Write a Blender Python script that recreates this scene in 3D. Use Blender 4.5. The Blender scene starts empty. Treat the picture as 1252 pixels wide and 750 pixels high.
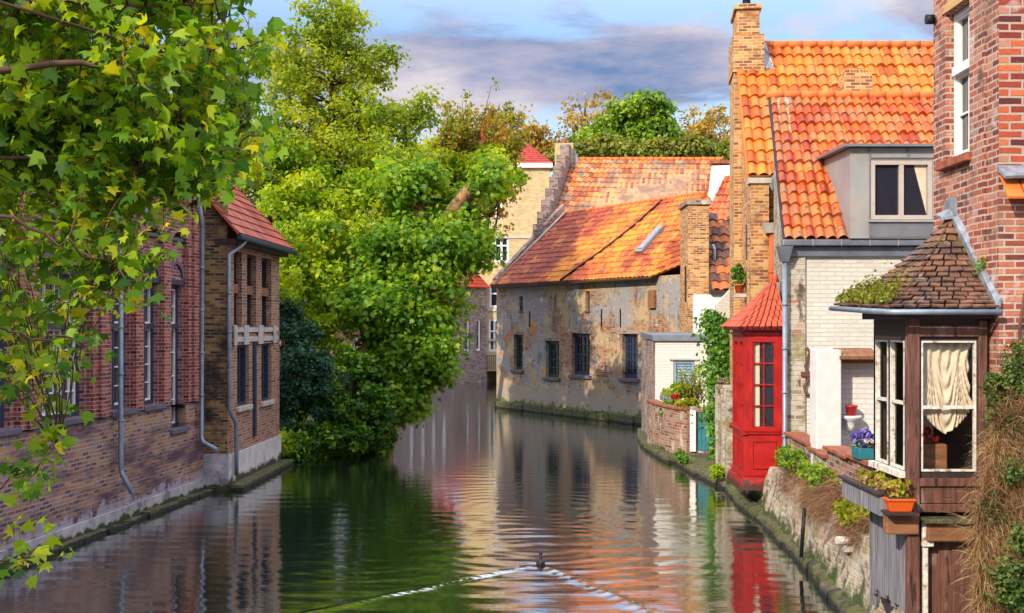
import bpy, math, random
import numpy as np
from mathutils import Vector

# ------------------------------------------------------------------ camera, sky, sun
S = bpy.context.scene
COL = S.collection
F, CH, CX, HY = 1450.0, 4.2, 626.0, 400.0      # focal length and horizon measured on the photograph, eye height over the water
cam_d = bpy.data.cameras.new("camera")
cam = bpy.data.objects.new("camera", cam_d); COL.objects.link(cam)
cam.location = (0, 0, CH); cam.rotation_euler = (math.radians(90), 0, 0)
cam_d.sensor_width = 36; cam_d.lens = 36 * F / 1252; cam_d.shift_y = 25 / 1252
cam_d.clip_start = 0.1; cam_d.clip_end = 3000
S.camera = cam
S.view_settings.view_transform = 'Standard'; S.view_settings.look = 'None'
S.view_settings.exposure = 0.92; S.view_settings.gamma = 1
S.cycles.use_denoising = True
S.cycles.max_bounces = 6; S.cycles.transparent_max_bounces = 12
S.cycles.caustics_reflective = False; S.cycles.caustics_refractive = False
SUN_AZ = math.radians(-142)      # compass bearing of the sun, clockwise from +Y
SUN_EL = math.radians(31)
W = bpy.data.worlds.new("World"); S.world = W; W.use_nodes = True

def nodes_world():
    nt = W.node_tree; nt.nodes.clear(); N = nt.nodes.new; L = nt.links.new
    out = N('ShaderNodeOutputWorld'); bg = N('ShaderNodeBackground'); bg.inputs[1].default_value = 0.15
    sky = N('ShaderNodeTexSky'); sky.sky_type = 'NISHITA'; sky.sun_disc = False
    sky.sun_elevation = SUN_EL; sky.sun_rotation = SUN_AZ; sky.air_density = 1.3; sky.dust_density = 0.6; sky.ozone_density = 2.5
    tc = N('ShaderNodeTexCoord'); mp = N('ShaderNodeMapping'); mp.inputs['Scale'].default_value = (1.0, 1.0, 3.2)
    mp.inputs['Location'].default_value = (4.3, 0.1, 0.3)
    L(tc.outputs['Generated'], mp.inputs[0])
    n1 = N('ShaderNodeTexNoise'); n1.inputs['Scale'].default_value = 3.1; n1.inputs['Detail'].default_value = 9; n1.inputs['Roughness'].default_value = 0.58; n1.inputs['Distortion'].default_value = 0.35
    L(mp.outputs[0], n1.inputs['Vector'])
    r1 = N('ShaderNodeValToRGB'); r1.color_ramp.elements[0].position = 0.455; r1.color_ramp.elements[1].position = 0.53
    L(n1.outputs[0], r1.inputs[0])
    n2 = N('ShaderNodeTexNoise'); n2.inputs['Scale'].default_value = 4.2; n2.inputs['Detail'].default_value = 9; n2.inputs['Roughness'].default_value = 0.62
    mp2 = N('ShaderNodeMapping'); mp2.inputs['Scale'].default_value = (1, 1, 3.4); mp2.inputs['Location'].default_value = (3.2, 0.3, 0.1)
    L(tc.outputs['Generated'], mp2.inputs[0]); L(mp2.outputs[0], n2.inputs['Vector'])
    r2 = N('ShaderNodeValToRGB'); cr = r2.color_ramp
    cr.elements[0].position = 0.40; cr.elements[0].color = (4.9, 4.35, 4.1, 1)
    cr.elements[1].position = 0.66; cr.elements[1].color = (1.1, 1.75, 2.9, 1)
    e = cr.elements.new(0.50); e.color = (3.3, 3.1, 3.5, 1)
    L(n2.outputs[0], r2.inputs[0])
    mx = N('ShaderNodeMix'); mx.data_type = 'RGBA'
    L(r1.outputs[0], mx.inputs[0]); L(sky.outputs[0], mx.inputs[6]); L(r2.outputs[0], mx.inputs[7])
    # unseen bright cloud added overhead to fill the shade; a deeper band of sky near the horizon
    sp = N('ShaderNodeSeparateXYZ'); L(tc.outputs['Generated'], sp.inputs[0])
    mr = N('ShaderNodeMapRange'); mr.inputs[1].default_value = 0.24; mr.inputs[2].default_value = 0.5; L(sp.outputs[2], mr.inputs[0])
    lo = N('ShaderNodeMix'); lo.data_type = 'RGBA'; lo.blend_type = 'MULTIPLY'; lo.inputs[0].default_value = 1.0
    L(mx.outputs[2], lo.inputs[6]); lo.inputs[7].default_value = (0.56, 0.58, 0.66, 1)
    hi = N('ShaderNodeMix'); hi.data_type = 'RGBA'; hi.inputs[0].default_value = 0.7
    L(mx.outputs[2], hi.inputs[6]); hi.inputs[7].default_value = (8.6, 8.6, 9.4, 1)
    fin = N('ShaderNodeMix'); fin.data_type = 'RGBA'; L(mr.outputs[0], fin.inputs[0]); L(lo.outputs[2], fin.inputs[6]); L(hi.outputs[2], fin.inputs[7])
    L(fin.outputs[2], bg.inputs[0]); L(bg.outputs[0], out.inputs[0])
nodes_world()
sun_d = bpy.data.lights.new("sun", 'SUN'); sun_d.energy = 2.9; sun_d.angle = math.radians(0.6); sun_d.color = (1.0, 0.84, 0.62)
sun = bpy.data.objects.new("sun", sun_d); COL.objects.link(sun)
sdir = Vector((math.sin(SUN_AZ) * math.cos(SUN_EL), math.cos(SUN_AZ) * math.cos(SUN_EL), math.sin(SUN_EL)))
sun.rotation_euler = sdir.to_track_quat('Z', 'Y').to_euler(); sun.location = (0, 0, 40)

# ------------------------------------------------------------------ helpers
def PX(x, Y): return (x - CX) * Y / F
def PZ(y, Y): return CH - (y - HY) * Y / F
def P(x, y, Y): return (PX(x, Y), Y, PZ(y, Y))

def tag(o, label, cat, group=None, kind=None):
    if label: o["label"] = label
    if cat: o["category"] = cat
    if group: o["group"] = group
    if kind: o["kind"] = kind
    return o

def thing(name, loc, label, cat, group=None):
    o = bpy.data.objects.new(name, None); COL.objects.link(o)
    o.location = loc; o.empty_display_size = 0.2
    return tag(o, label, cat, group)

def origin_of(o):
    v = Vector((0, 0, 0))
    while o is not None:
        v += Vector(o.location); o = o.parent
    return v

class MB:
    """collects polygons in world metres, links them as one mesh object"""
    def __init__(s): s.v = []; s.f = []; s.uv = {}; s.smooth = set()
    def poly(s, pts, uv=None, smooth=False):
        i = len(s.v); s.v += [tuple(p) for p in pts]; s.f.append(tuple(range(i, i + len(pts))))
        if uv: s.uv[len(s.f) - 1] = uv
        if smooth: s.smooth.add(len(s.f) - 1)
        return s
    def box(s, x0, x1, y0, y1, z0, z1): return WORLD.box(s, x0, x1, z0, z1, -y1, -y0)
    def hexa(s, b, t):      # b, t: 4 bottom and 4 top points, counter-clockwise from above
        i = len(s.v); s.v += [tuple(p) for p in b] + [tuple(p) for p in t]
        s.f += [(i+3, i+2, i+1, i), (i+4, i+5, i+6, i+7)]
        for k in range(4):
            j = (k + 1) % 4; s.f.append((i+k, i+j, i+4+j, i+4+k))
        return s
    def prism(s, pts, vec):
        vec = Vector(vec); a = [Vector(p) for p in pts]; b = [p + vec for p in a]; n = len(a)
        i = len(s.v); s.v += [tuple(p) for p in a] + [tuple(p) for p in b]
        s.f.append(tuple(range(i + n - 1, i - 1, -1))); s.f.append(tuple(range(i + n, i + 2 * n)))
        for k in range(n):
            j = (k + 1) % n; s.f.append((i+k, i+j, i+n+j, i+n+k))
        return s
    def tube(s, path, r, sides=8, cap=True):
        path = [Vector(p) for p in path]; n = len(path)
        rr = r if isinstance(r, (list, tuple)) else [r] * n
        rings = []; prev = None
        for k in range(n):
            d = (path[min(k + 1, n - 1)] - path[max(k - 1, 0)])
            if d.length < 1e-6: d = Vector((0, 0, 1))
            d.normalize()
            ref = prev if prev is not None else (Vector((0, 0, 1)) if abs(d.z) < 0.9 else Vector((1, 0, 0)))
            a = d.cross(ref)
            if a.length < 1e-4: a = d.cross(Vector((1, 0.3, 0)))
            a.normalize(); b = a.cross(d).normalized(); prev = b
            i = len(s.v)
            for q in range(sides):
                t = 2 * math.pi * q / sides
                s.v.append(tuple(path[k] + (a * math.cos(t) + b * math.sin(t)) * rr[k]))
            rings.append(i)
        for k in range(n - 1):
            for q in range(sides):
                q2 = (q + 1) % sides
                s.smooth.add(len(s.f)); s.f.append((rings[k]+q, rings[k]+q2, rings[k+1]+q2, rings[k+1]+q))
        if cap:
            s.f.append(tuple(rings[0] + q for q in range(sides - 1, -1, -1)))
            s.f.append(tuple(rings[-1] + q for q in range(sides)))
        return s
    def lathe(s, c, prof, sides=14):
        rings = []
        for (r, z) in prof:
            rings.append(len(s.v))
            for q in range(sides):
                t = 2 * math.pi * q / sides; s.v.append((c[0] + r * math.cos(t), c[1] + r * math.sin(t), c[2] + z))
        for k in range(len(prof) - 1):
            for q in range(sides):
                q2 = (q + 1) % sides
                s.smooth.add(len(s.f)); s.f.append((rings[k]+q, rings[k]+q2, rings[k+1]+q2, rings[k+1]+q))
        s.f.append(tuple(rings[0] + q for q in range(sides - 1, -1, -1))); s.f.append(tuple(rings[-1] + q for q in range(sides)))
        return s
    def ball(s, c, r, seg=10, sc=(1, 1, 1)):
        prof = []
        rings = []
        for k in range(seg + 1):
            a = math.pi * k / seg; rad = max(math.sin(a), 0.02) * r; z = -math.cos(a) * r
            rings.append(len(s.v))
            for q in range(seg * 2):
                t = math.pi * q / seg; s.v.append((c[0] + rad * math.cos(t) * sc[0], c[1] + rad * math.sin(t) * sc[1], c[2] + z * sc[2]))
        m = seg * 2
        for k in range(seg):
            for q in range(m):
                q2 = (q + 1) % m
                s.smooth.add(len(s.f)); s.f.append((rings[k]+q, rings[k]+q2, rings[k+1]+q2, rings[k+1]+q))
        return s
    def build(s, name, mat, parent=None, bevel=0, label=None):
        o0 = origin_of(parent)
        me = bpy.data.meshes.new(name)
        me.from_pydata([(a - o0.x, b - o0.y, c - o0.z) for a, b, c in s.v], [], s.f)
        uvl = me.uv_layers.new(name="UVMap"); d = uvl.data
        vs = s.v
        for pi, p in enumerate(me.polygons):
            if pi in s.uv:
                for li, uv in zip(p.loop_indices, s.uv[pi]): d[li].uv = uv
                continue
            n = p.normal
            if abs(n.z) > 0.92:
                for li in p.loop_indices:
                    q = vs[me.loops[li].vertex_index]; d[li].uv = (q[0], q[1])
            else:
                h = math.hypot(n.x, n.y); tx, ty = -n.y / h, n.x / h
                for li in p.loop_indices:
                    q = vs[me.loops[li].vertex_index]; d[li].uv = (q[0] * tx + q[1] * ty, q[2] / h)
        if s.smooth:
            fl = [i in s.smooth for i in range(len(s.f))]
            me.polygons.foreach_set("use_smooth", fl)
        me.materials.append(mat)
        o = bpy.data.objects.new(name, me); COL.objects.link(o); o.parent = parent
        if bevel:
            b = o.modifiers.new("bevel", 'BEVEL'); b.width = bevel; b.segments = 2; b.limit_method = 'ANGLE'; b.angle_limit = math.radians(40)
        if label: o["label"] = label
        return o

class Frame:
    """a wall line in plan: u runs along it, d outwards (to the right of the direction)"""
    def __init__(s, p0, p1):
        s.o = Vector((p0[0], p0[1], 0)); e = Vector((p1[0], p1[1], 0)); s.L = (e - s.o).length
        s.U = (e - s.o).normalized(); s.N = Vector((s.U.y, -s.U.x, 0))
    def p(s, u, z, d=0.0):
        q = s.o + s.U * u + s.N * d; return (q.x, q.y, z)
    def box(s, mb, u0, u1, z0, z1, d0, d1):
        b = [s.p(u0, z0, d1), s.p(u1, z0, d1), s.p(u1, z0, d0), s.p(u0, z0, d0)]
        t = [s.p(u0, z1, d1), s.p(u1, z1, d1), s.p(u1, z1, d0), s.p(u0, z1, d0)]
        mb.hexa(b, t); return mb
    def wall(s, mb, u0, u1, z0, z1, holes, thick=0.35, rec=0.25, d=0.0):
        us = sorted(set([u0, u1] + [h[0] for h in holes] + [h[1] for h in holes]))
        zs = sorted(set([z0, z1] + [h[2] for h in holes] + [h[3] for h in holes]))
        for i in range(len(us) - 1):
            for j in range(len(zs) - 1):
                a, b, c, e = us[i], us[i+1], zs[j], zs[j+1]; m, k = (a+b)/2, (c+e)/2
                if any(h[0] < m < h[1] and h[2] < k < h[3] for h in holes): continue
                mb.poly([s.p(a, c, d), s.p(b, c, d), s.p(b, e, d), s.p(a, e, d)])
                mb.poly([s.p(a, e, d-thick), s.p(b, e, d-thick), s.p(b, c, d-thick), s.p(a, c, d-thick)])
        t = d - thick
        mb.poly([s.p(u0, z0, t), s.p(u0, z0, d), s.p(u0, z1, d), s.p(u0, z1, t)]); mb.poly([s.p(u1, z0, d), s.p(u1, z0, t), s.p(u1, z1, t), s.p(u1, z1, d)])
        mb.poly([s.p(u0, z1, d), s.p(u1, z1, d), s.p(u1, z1, t), s.p(u0, z1, t)]); mb.poly([s.p(u0, z0, t), s.p(u1, z0, t), s.p(u1, z0, d), s.p(u0, z0, d)])
        for (a, b, c, e) in holes:
            mb.poly([s.p(a, c, d), s.p(a, c, t), s.p(a, e, t), s.p(a, e, d)]); mb.poly([s.p(b, c, t), s.p(b, c, d), s.p(b, e, d), s.p(b, e, t)])
            mb.poly([s.p(a, c, t), s.p(a, c, d), s.p(b, c, d), s.p(b, c, t)]); mb.poly([s.p(a, e, d), s.p(a, e, t), s.p(b, e, t), s.p(b, e, d)])
        return mb
WORLD = Frame((0, 0), (1, 0))

# ------------------------------------------------------------------ materials
def new_mat(name):
    m = bpy.data.materials.new(name); m.use_nodes = True; nt = m.node_tree; nt.nodes.clear()
    out = nt.nodes.new('ShaderNodeOutputMaterial'); b = nt.nodes.new('ShaderNodeBsdfPrincipled')
    nt.links.new(b.outputs[0], out.inputs[0]); return m, nt, b
def c4(c): return (c[0], c[1], c[2], 1)
class NT:
    def __init__(s, nt): s.nt = nt
    def n(s, t, **k):
        x = s.nt.nodes.new(t)
        for a, b in k.items(): setattr(x, a, b)
        return x
    def l(s, a, b): s.nt.links.new(a, b)
    def mix(s, fac, a, b, mode='MIX'):
        m = s.n('ShaderNodeMix', data_type='RGBA', blend_type=mode)
        for i, v in ((0, fac), (6, a), (7, b)):
            if hasattr(v, 'node'): s.l(v, m.inputs[i])
            elif i == 0: m.inputs[0].default_value = v
            else: m.inputs[i].default_value = c4(v)
        return m.outputs[2]
    def math(s, op, a, b=0.0, c=None):
        m = s.n('ShaderNodeMath', operation=op)
        for i, v in enumerate((a, b, c)):
            if v is None: continue
            if hasattr(v, 'node'): s.l(v, m.inputs[i])
            else: m.inputs[i].default_value = v
        return m.outputs[0]
    def ramp(s, fac, stops):
        r = s.n('ShaderNodeValToRGB'); cr = r.color_ramp
        while len(cr.elements) < len(stops): cr.elements.new(0.5)
        for e, (p, c) in zip(cr.elements, stops): e.position = p; e.color = c4(c) if isinstance(c, (tuple, list)) else (c, c, c, 1)
        s.l(fac, r.inputs[0]); return r.outputs[0]
    def noise(s, vec, scale, detail=5, rough=0.55, dist=0.0):
        x = s.n('ShaderNodeTexNoise'); x.inputs['Scale'].default_value = scale; x.inputs['Detail'].default_value = detail
        x.inputs['Roughness'].default_value = rough; x.inputs['Distortion'].default_value = dist
        if vec is not None: s.l(vec, x.inputs['Vector'])
        return x.outputs[0]
    def mapr(s, v, a, b, c=0.0, d=1.0):
        m = s.n('ShaderNodeMapRange'); s.l(v, m.inputs[0])
        for i, q in enumerate((a, b, c, d)): m.inputs[i + 1].default_value = q
        return m.outputs[0]
    def scaled(s, vec, sc, loc=(0, 0, 0)):
        m = s.n('ShaderNodeMapping'); m.inputs['Scale'].default_value = sc; m.inputs['Location'].default_value = loc; s.l(vec, m.inputs[0]); return m.outputs[0]

def stain_stack(g, col, pos, stains):
    """stains: (colour, noise scale, lo, hi, zlo, zhi) - the noise mask is kept between those heights (fading upwards past zhi)"""
    sep = g.n('ShaderNodeSeparateXYZ'); g.l(pos, sep.inputs[0])
    for k, st in enumerate(stains):
        c, sc, lo, hi = st[:4]
        v = g.scaled(pos, st[6] if len(st) > 6 else (1, 1, 1), (3.7 * k + 1, 1.3 * k, 0.7 * k))
        nz = g.noise(v, sc, 7, 0.62)
        if len(st) > 5 and st[5] is not None:
            z = g.mapr(sep.outputs[2], st[4], st[5], 0.38, -0.38)
            nz = g.math('ADD', nz, z)
        f = g.mapr(nz, lo, hi)
        col = g.mix(f, col, c)
    return col

def brick_mat(name, cols, mortar, bw=0.3, bh=0.09, ms=0.011, stains=(), bump=0.5, rough=0.85, warp=0.012, tint=0.35):
    m, nt, b = new_mat(name); g = NT(nt)
    uvn = g.n('ShaderNodeUVMap'); geo = g.n('ShaderNodeNewGeometry'); pos = geo.outputs['Position']
    wn = g.n('ShaderNodeTexNoise'); wn.inputs['Scale'].default_value = 2.3; wn.inputs['Detail'].default_value = 3; g.l(pos, wn.inputs['Vector'])
    vm = g.n('ShaderNodeVectorMath', operation='MULTIPLY_ADD'); g.l(wn.outputs['Color'], vm.inputs[0]); vm.inputs[1].default_value = (warp * 2,) * 3; g.l(uvn.outputs[0], vm.inputs[2])
    bt = g.n('ShaderNodeTexBrick'); g.l(vm.outputs[0], bt.inputs['Vector'])
    bt.inputs['Color1'].default_value = (0, 0, 0, 1); bt.inputs['Color2'].default_value = (1, 1, 1, 1); bt.inputs['Mortar'].default_value = (0.5, 0.5, 0.5, 1)
    bt.inputs['Scale'].default_value = 1; bt.inputs['Mortar Size'].default_value = ms; bt.inputs['Mortar Smooth'].default_value = 0.25
    bt.inputs['Brick Width'].default_value = bw; bt.inputs['Row Height'].default_value = bh
    n = len(cols)
    fine = g.noise(pos, 22, 4, 0.6)
    fac = g.math('ADD', bt.outputs['Color'], g.math('MULTIPLY', g.math('SUBTRACT', fine, 0.5), 0.35))
    col = g.ramp(fac, [(0.06 + 0.88 * i / max(n - 1, 1), c) for i, c in enumerate(cols)])
    big = g.noise(pos, 0.9, 5, 0.6)
    col = g.mix(tint, col, g.ramp(big, [(0.32, (0.45, 0.42, 0.48)), (0.5, (0.9, 0.9, 0.9)), (0.68, (1.35, 1.2, 1.05))]), 'MULTIPLY')
    mfac = g.math('MULTIPLY', bt.outputs['Fac'], g.mapr(g.noise(pos, 5, 4), 0.3, 0.5, 0.55, 1.0))
    col = g.mix(mfac, col, mortar)
    col = stain_stack(g, col, pos, stains)
    g.l(col, b.inputs['Base Color']); b.inputs['Roughness'].default_value = rough
    h = g.math('ADD', g.math('MULTIPLY', bt.outputs['Fac'], -1.0), g.math('MULTIPLY', g.noise(pos, 35, 5, 0.65), 0.7))
    bp = g.n('ShaderNodeBump'); bp.inputs['Strength'].default_value = bump; bp.inputs['Distance'].default_value = 0.02
    g.l(h, bp.inputs['Height']); g.l(bp.outputs[0], b.inputs['Normal'])
    return m

def plain_mat(name, col, rough=0.6, var=0.25, scale=6, bump=0.15, metal=0.0, stains=(), spec=0.4, stretch=(1, 1, 1), dist=0.01):
    m, nt, b = new_mat(name); g = NT(nt)
    geo = g.n('ShaderNodeNewGeometry'); pos = g.scaled(geo.outputs['Position'], stretch)
    nz = g.noise(pos, scale, 6, 0.6)
    c = g.ramp(nz, [(0.3, tuple(x * (1 - var) for x in col)), (0.7, tuple(min(x * (1 + var), 1) for x in col))])
    c = stain_stack(g, c, geo.outputs['Position'], stains)
    g.l(c, b.inputs['Base Color']); b.inputs['Metallic'].default_value = metal; b.inputs['Specular IOR Level'].default_value = spec
    r = g.mapr(nz, 0.2, 0.8, max(rough - 0.12, 0.02), min(rough + 0.12, 1)); g.l(r, b.inputs['Roughness'])
    if bump:
        bp = g.n('ShaderNodeBump'); bp.inputs['Strength'].default_value = bump; bp.inputs['Distance'].default_value = dist
        g.l(g.noise(pos, scale * 3, 5, 0.65), bp.inputs['Height']); g.l(bp.outputs[0], b.inputs['Normal'])
    return m

def tile_mat(name, cols, weather, wlo=0.5, whi=0.72, half=False, rough=0.6, gap=True, stains=(), wscale=1.2):
    """per-tile colour from the tile grid in the UVs"""
    m, nt, b = new_mat(name); g = NT(nt)
    uv = g.n('ShaderNodeUVMap'); geo = g.n('ShaderNodeNewGeometry'); pos = geo.outputs['Position']
    sp = g.n('ShaderNodeSeparateXYZ'); g.l(uv.outputs[0], sp.inputs[0]); u, v = sp.outputs[0], sp.outputs[1]
    row = g.math('FLOOR', v)
    if half: u = g.math('ADD', u, g.math('MULTIPLY', g.math('FRACT', g.math('MULTIPLY', row, 0.5)), 1.0))
    colm = g.math('FLOOR', u)
    cb = g.n('ShaderNodeCombineXYZ'); g.l(colm, cb.inputs[0]); g.l(row, cb.inputs[1])
    wn = g.n('ShaderNodeTexWhiteNoise', noise_dimensions='2D'); g.l(cb.outputs[0], wn.inputs['Vector'])
    fine = g.noise(pos, 14, 5, 0.65)
    fac = g.math('ADD', wn.outputs['Value'], g.math('MULTIPLY', g.math('SUBTRACT', fine, 0.5), 0.5))
    n = len(cols); c = g.ramp(fac, [(0.05 + 0.9 * i / (n - 1), q) for i, q in enumerate(cols)])
    wz = g.math('ADD', g.noise(pos, wscale, 6, 0.65), g.math('MULTIPLY', wn.outputs['Value'], 0.12))
    c = g.mix(g.mapr(wz, wlo, whi, 0, 0.9), c, weather)
    if gap:
        fu = g.math('FRACT', u); e = g.math('MINIMUM', fu, g.math('SUBTRACT', 1.0, fu))
        c = g.mix(g.mapr(e, 0.0, 0.05, 0.75, 0.0), c, (0.03, 0.015, 0.012))
    c = stain_stack(g, c, pos, stains)
    g.l(c, b.inputs['Base Color']); b.inputs['Roughness'].default_value = rough; b.inputs['Specular IOR Level'].default_value = 0.35
    bp = g.n('ShaderNodeBump'); bp.inputs['Strength'].default_value = 0.35; bp.inputs['Distance'].default_value = 0.01
    g.l(g.noise(pos, 30, 5, 0.7), bp.inputs['Height']); g.l(bp.outputs[0], b.inputs['Normal'])
    return m

def leaf_mat(name, cols, trans=0.45, gloss=0.35):
    """cols: ramp over the leaf's own random number (UV.x) mixed with its clump's (UV.y)"""
    m = bpy.data.materials.new(name); m.use_nodes = True; nt = m.node_tree; nt.nodes.clear(); g = NT(nt)
    out = g.n('ShaderNodeOutputMaterial'); uv = g.n('ShaderNodeUVMap'); sp = g.n('ShaderNodeSeparateXYZ'); g.l(uv.outputs[0], sp.inputs[0])
    f = g.math('ADD', g.math('MULTIPLY', sp.outputs[0], 0.5), g.math('MULTIPLY', sp.outputs[1], 0.5))
    n = len(cols); c = g.ramp(f, [(0.1 + 0.8 * i / (n - 1), q) for i, q in enumerate(cols)])
    b = g.n('ShaderNodeBsdfPrincipled'); g.l(c, b.inputs['Base Color']); b.inputs['Roughness'].default_value = 0.5; b.inputs['Specular IOR Level'].default_value = gloss
    tr = g.n('ShaderNodeBsdfTranslucent'); tc = g.mix(1.0, c, (1.9, 1.5, 0.5), 'MULTIPLY'); g.l(tc, tr.inputs[0])
    ms = g.n('ShaderNodeMixShader'); ms.inputs[0].default_value = trans; g.l(b.outputs[0], ms.inputs[1]); g.l(tr.outputs[0], ms.inputs[2]); g.l(ms.outputs[0], out.inputs[0])
    return m

MOSS = (0.035, 0.06, 0.008); WET = (0.012, 0.014, 0.008)
M = {}
M['brick_infill'] = brick_mat('pink purple brick', [(0.10, 0.02, 0.025), (0.22, 0.06, 0.065), (0.30, 0.10, 0.10), (0.36, 0.17, 0.15)], (0.36, 0.28, 0.29), bw=0.25, bh=0.082, stains=[((0.42, 0.33, 0.34), 3.0, 0.6, 0.75)])
M['brick_red'] = brick_mat('red pier brick', [(0.10, 0.015, 0.012), (0.23, 0.045, 0.035), (0.32, 0.065, 0.045), (0.38, 0.12, 0.075)], (0.38, 0.28, 0.27), bw=0.25, bh=0.082, stains=[((0.10, 0.03, 0.04), 1.4, 0.58, 0.75)])
M['brick_base'] = brick_mat('weathered base brick', [(0.09, 0.05, 0.06), (0.20, 0.10, 0.07), (0.30, 0.18, 0.10), (0.42, 0.25, 0.09), (0.36, 0.12, 0.07), (0.26, 0.20, 0.20)], (0.34, 0.27, 0.28), ms=0.014, bw=0.25, bh=0.082,
    stains=[((0.065, 0.035, 0.06), 0.8, 0.46, 0.62, 0, None, (1, 0.4, 2.2)), ((0.40, 0.24, 0.08), 1.3, 0.60, 0.74), ((0.30, 0.27, 0.34), 3.2, 0.62, 0.72, 0.2, 1.2), (MOSS, 4, 0.62, 0.74, 0.05, 0.5)])
M['brick_dark_yellow'] = brick_mat('dark blotched yellow brick', [(0.03, 0.018, 0.012), (0.12, 0.06, 0.025), (0.28, 0.16, 0.05), (0.36, 0.20, 0.06), (0.16, 0.07, 0.04)], (0.24, 0.18, 0.12), bw=0.24, bh=0.08,
    stains=[((0.02, 0.014, 0.014), 1.3, 0.5, 0.64), ((0.3, 0.28, 0.30), 3, 0.55, 0.7, 0.3, 1.1)])  # near-black blotches spread at random over the yellow brick
M['brick_annex'] = brick_mat('buff annex brick', [(0.12, 0.05, 0.035), (0.28, 0.13, 0.08), (0.36, 0.20, 0.12), (0.32, 0.10, 0.05)], (0.38, 0.31, 0.26), bw=0.24, bh=0.08, stains=[((0.40, 0.34, 0.30), 2.2, 0.6, 0.75)])
M['brick_golden'] = brick_mat('golden orange brick', [(0.25, 0.07, 0.03), (0.45, 0.17, 0.05), (0.55, 0.27, 0.08), (0.60, 0.36, 0.14)], (0.46, 0.34, 0.22), stains=[((0.28, 0.22, 0.16), 1.6, 0.56, 0.7)])
M['brick_orange'] = brick_mat('orange brick', [(0.18, 0.06, 0.03), (0.40, 0.15, 0.05), (0.50, 0.24, 0.07), (0.52, 0.34, 0.14)], (0.50, 0.40, 0.24), bw=0.25, bh=0.085, stains=[((0.22, 0.10, 0.05), 2.2, 0.56, 0.68)])
M['brick_near'] = brick_mat('bright red and orange hand made brick', [(0.09, 0.015, 0.014), (0.24, 0.03, 0.018), (0.38, 0.06, 0.025), (0.52, 0.13, 0.035), (0.40, 0.20, 0.14)], (0.38, 0.30, 0.25), bw=0.31, bh=0.1, ms=0.016, bump=0.8,
    stains=[((0.48, 0.42, 0.40), 2.2, 0.60, 0.74), ((0.12, 0.06, 0.06), 5, 0.62, 0.78)])
M['brick_near_side'] = brick_mat('pale red brick', [(0.13, 0.03, 0.025), (0.30, 0.06, 0.035), (0.42, 0.12, 0.06), (0.46, 0.22, 0.15)], (0.44, 0.36, 0.31), bw=0.26, bh=0.085, ms=0.015, bump=0.8,
    stains=[((0.50, 0.42, 0.38), 2.6, 0.57, 0.70), ((0.12, 0.06, 0.05), 3, 0.54, 0.70), ((0.16, 0.11, 0.09), 1.1, 0.54, 0.70, 0, None, (1, 1, 0.4))])  # side wall brick, coloured paler than the front brick
M['brick_ruined'] = brick_mat('crumbling brick with plaster', [(0.10, 0.015, 0.014), (0.26, 0.04, 0.03), (0.34, 0.07, 0.04)], (0.36, 0.30, 0.24), bw=0.34, bh=0.12, ms=0.02, bump=1.0,
    stains=[((0.42, 0.35, 0.24), 2.3, 0.47, 0.56), ((0.60, 0.56, 0.52), 3.4, 0.58, 0.68), ((0.07, 0.05, 0.04), 3, 0.62, 0.76)])
M['brick_grey'] = brick_mat('grey plaster peeling off brick', [(0.12, 0.05, 0.03), (0.30, 0.12, 0.05), (0.38, 0.20, 0.10), (0.28, 0.19, 0.15)], (0.34, 0.27, 0.20), bh=0.085, bw=0.26,
    stains=[((0.28, 0.27, 0.28), 0.42, 0.46, 0.52), ((0.42, 0.31, 0.19), 0.8, 0.50, 0.58), ((0.44, 0.17, 0.05), 0.7, 0.60, 0.65), ((0.09, 0.085, 0.09), 1.5, 0.58, 0.68, 0, None, (1, 1, 0.35)), ((0.50, 0.46, 0.40), 4.5, 0.60, 0.68), ((0.10, 0.085, 0.08), 6.5, 0.58, 0.68, 0, None, (1, 1, 0.5)), ((0.36, 0.30, 0.25), 2.0, 0.54, 0.62, 0.4, 2.4), ((0.10, 0.12, 0.02), 2.5, 0.58, 0.72, 0.1, 1.2)], tint=0.6, bump=0.9)
M['brick_far'] = brick_mat('grey mauve brick', [(0.10, 0.06, 0.06), (0.24, 0.16, 0.15), (0.30, 0.23, 0.2)], (0.32, 0.28, 0.27), stains=[((0.36, 0.32, 0.31), 0.9, 0.55, 0.68), ((0.08, 0.05, 0.06), 0.6, 0.56, 0.7)])
M['brick_yellow_far'] = brick_mat('pale yellow brick', [(0.40, 0.30, 0.14), (0.50, 0.39, 0.20), (0.55, 0.44, 0.24)], (0.5, 0.42, 0.28), tint=0.15, bump=0.2)
M['brick_white'] = brick_mat('white painted brick', [(0.53, 0.53, 0.49), (0.57, 0.57, 0.53), (0.61, 0.61, 0.57)], (0.46, 0.455, 0.42), bh=0.095, bw=0.33, ms=0.012, tint=0.12, bump=0.55, stains=[((0.45, 0.43, 0.36), 1.6, 0.63, 0.8)])
M['brick_white2'] = brick_mat('white limewashed brick', [(0.60, 0.61, 0.61), (0.64, 0.65, 0.65), (0.68, 0.69, 0.69)], (0.52, 0.53, 0.53), bh=0.1, bw=0.33, ms=0.012, tint=0.1, bump=0.5, stains=[((0.5, 0.47, 0.40), 1.5, 0.64, 0.78)])
M['brick_garden'] = brick_mat('old garden wall brick', [(0.12, 0.05, 0.035), (0.30, 0.11, 0.07), (0.36, 0.20, 0.14), (0.25, 0.2, 0.16)], (0.36, 0.32, 0.28), bump=0.9,
    stains=[((0.50, 0.47, 0.43), 2.4, 0.54, 0.64), ((0.08, 0.06, 0.05), 2.2, 0.58, 0.72), (MOSS, 3, 0.66, 0.76, 0.1, 0.9)])
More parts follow.
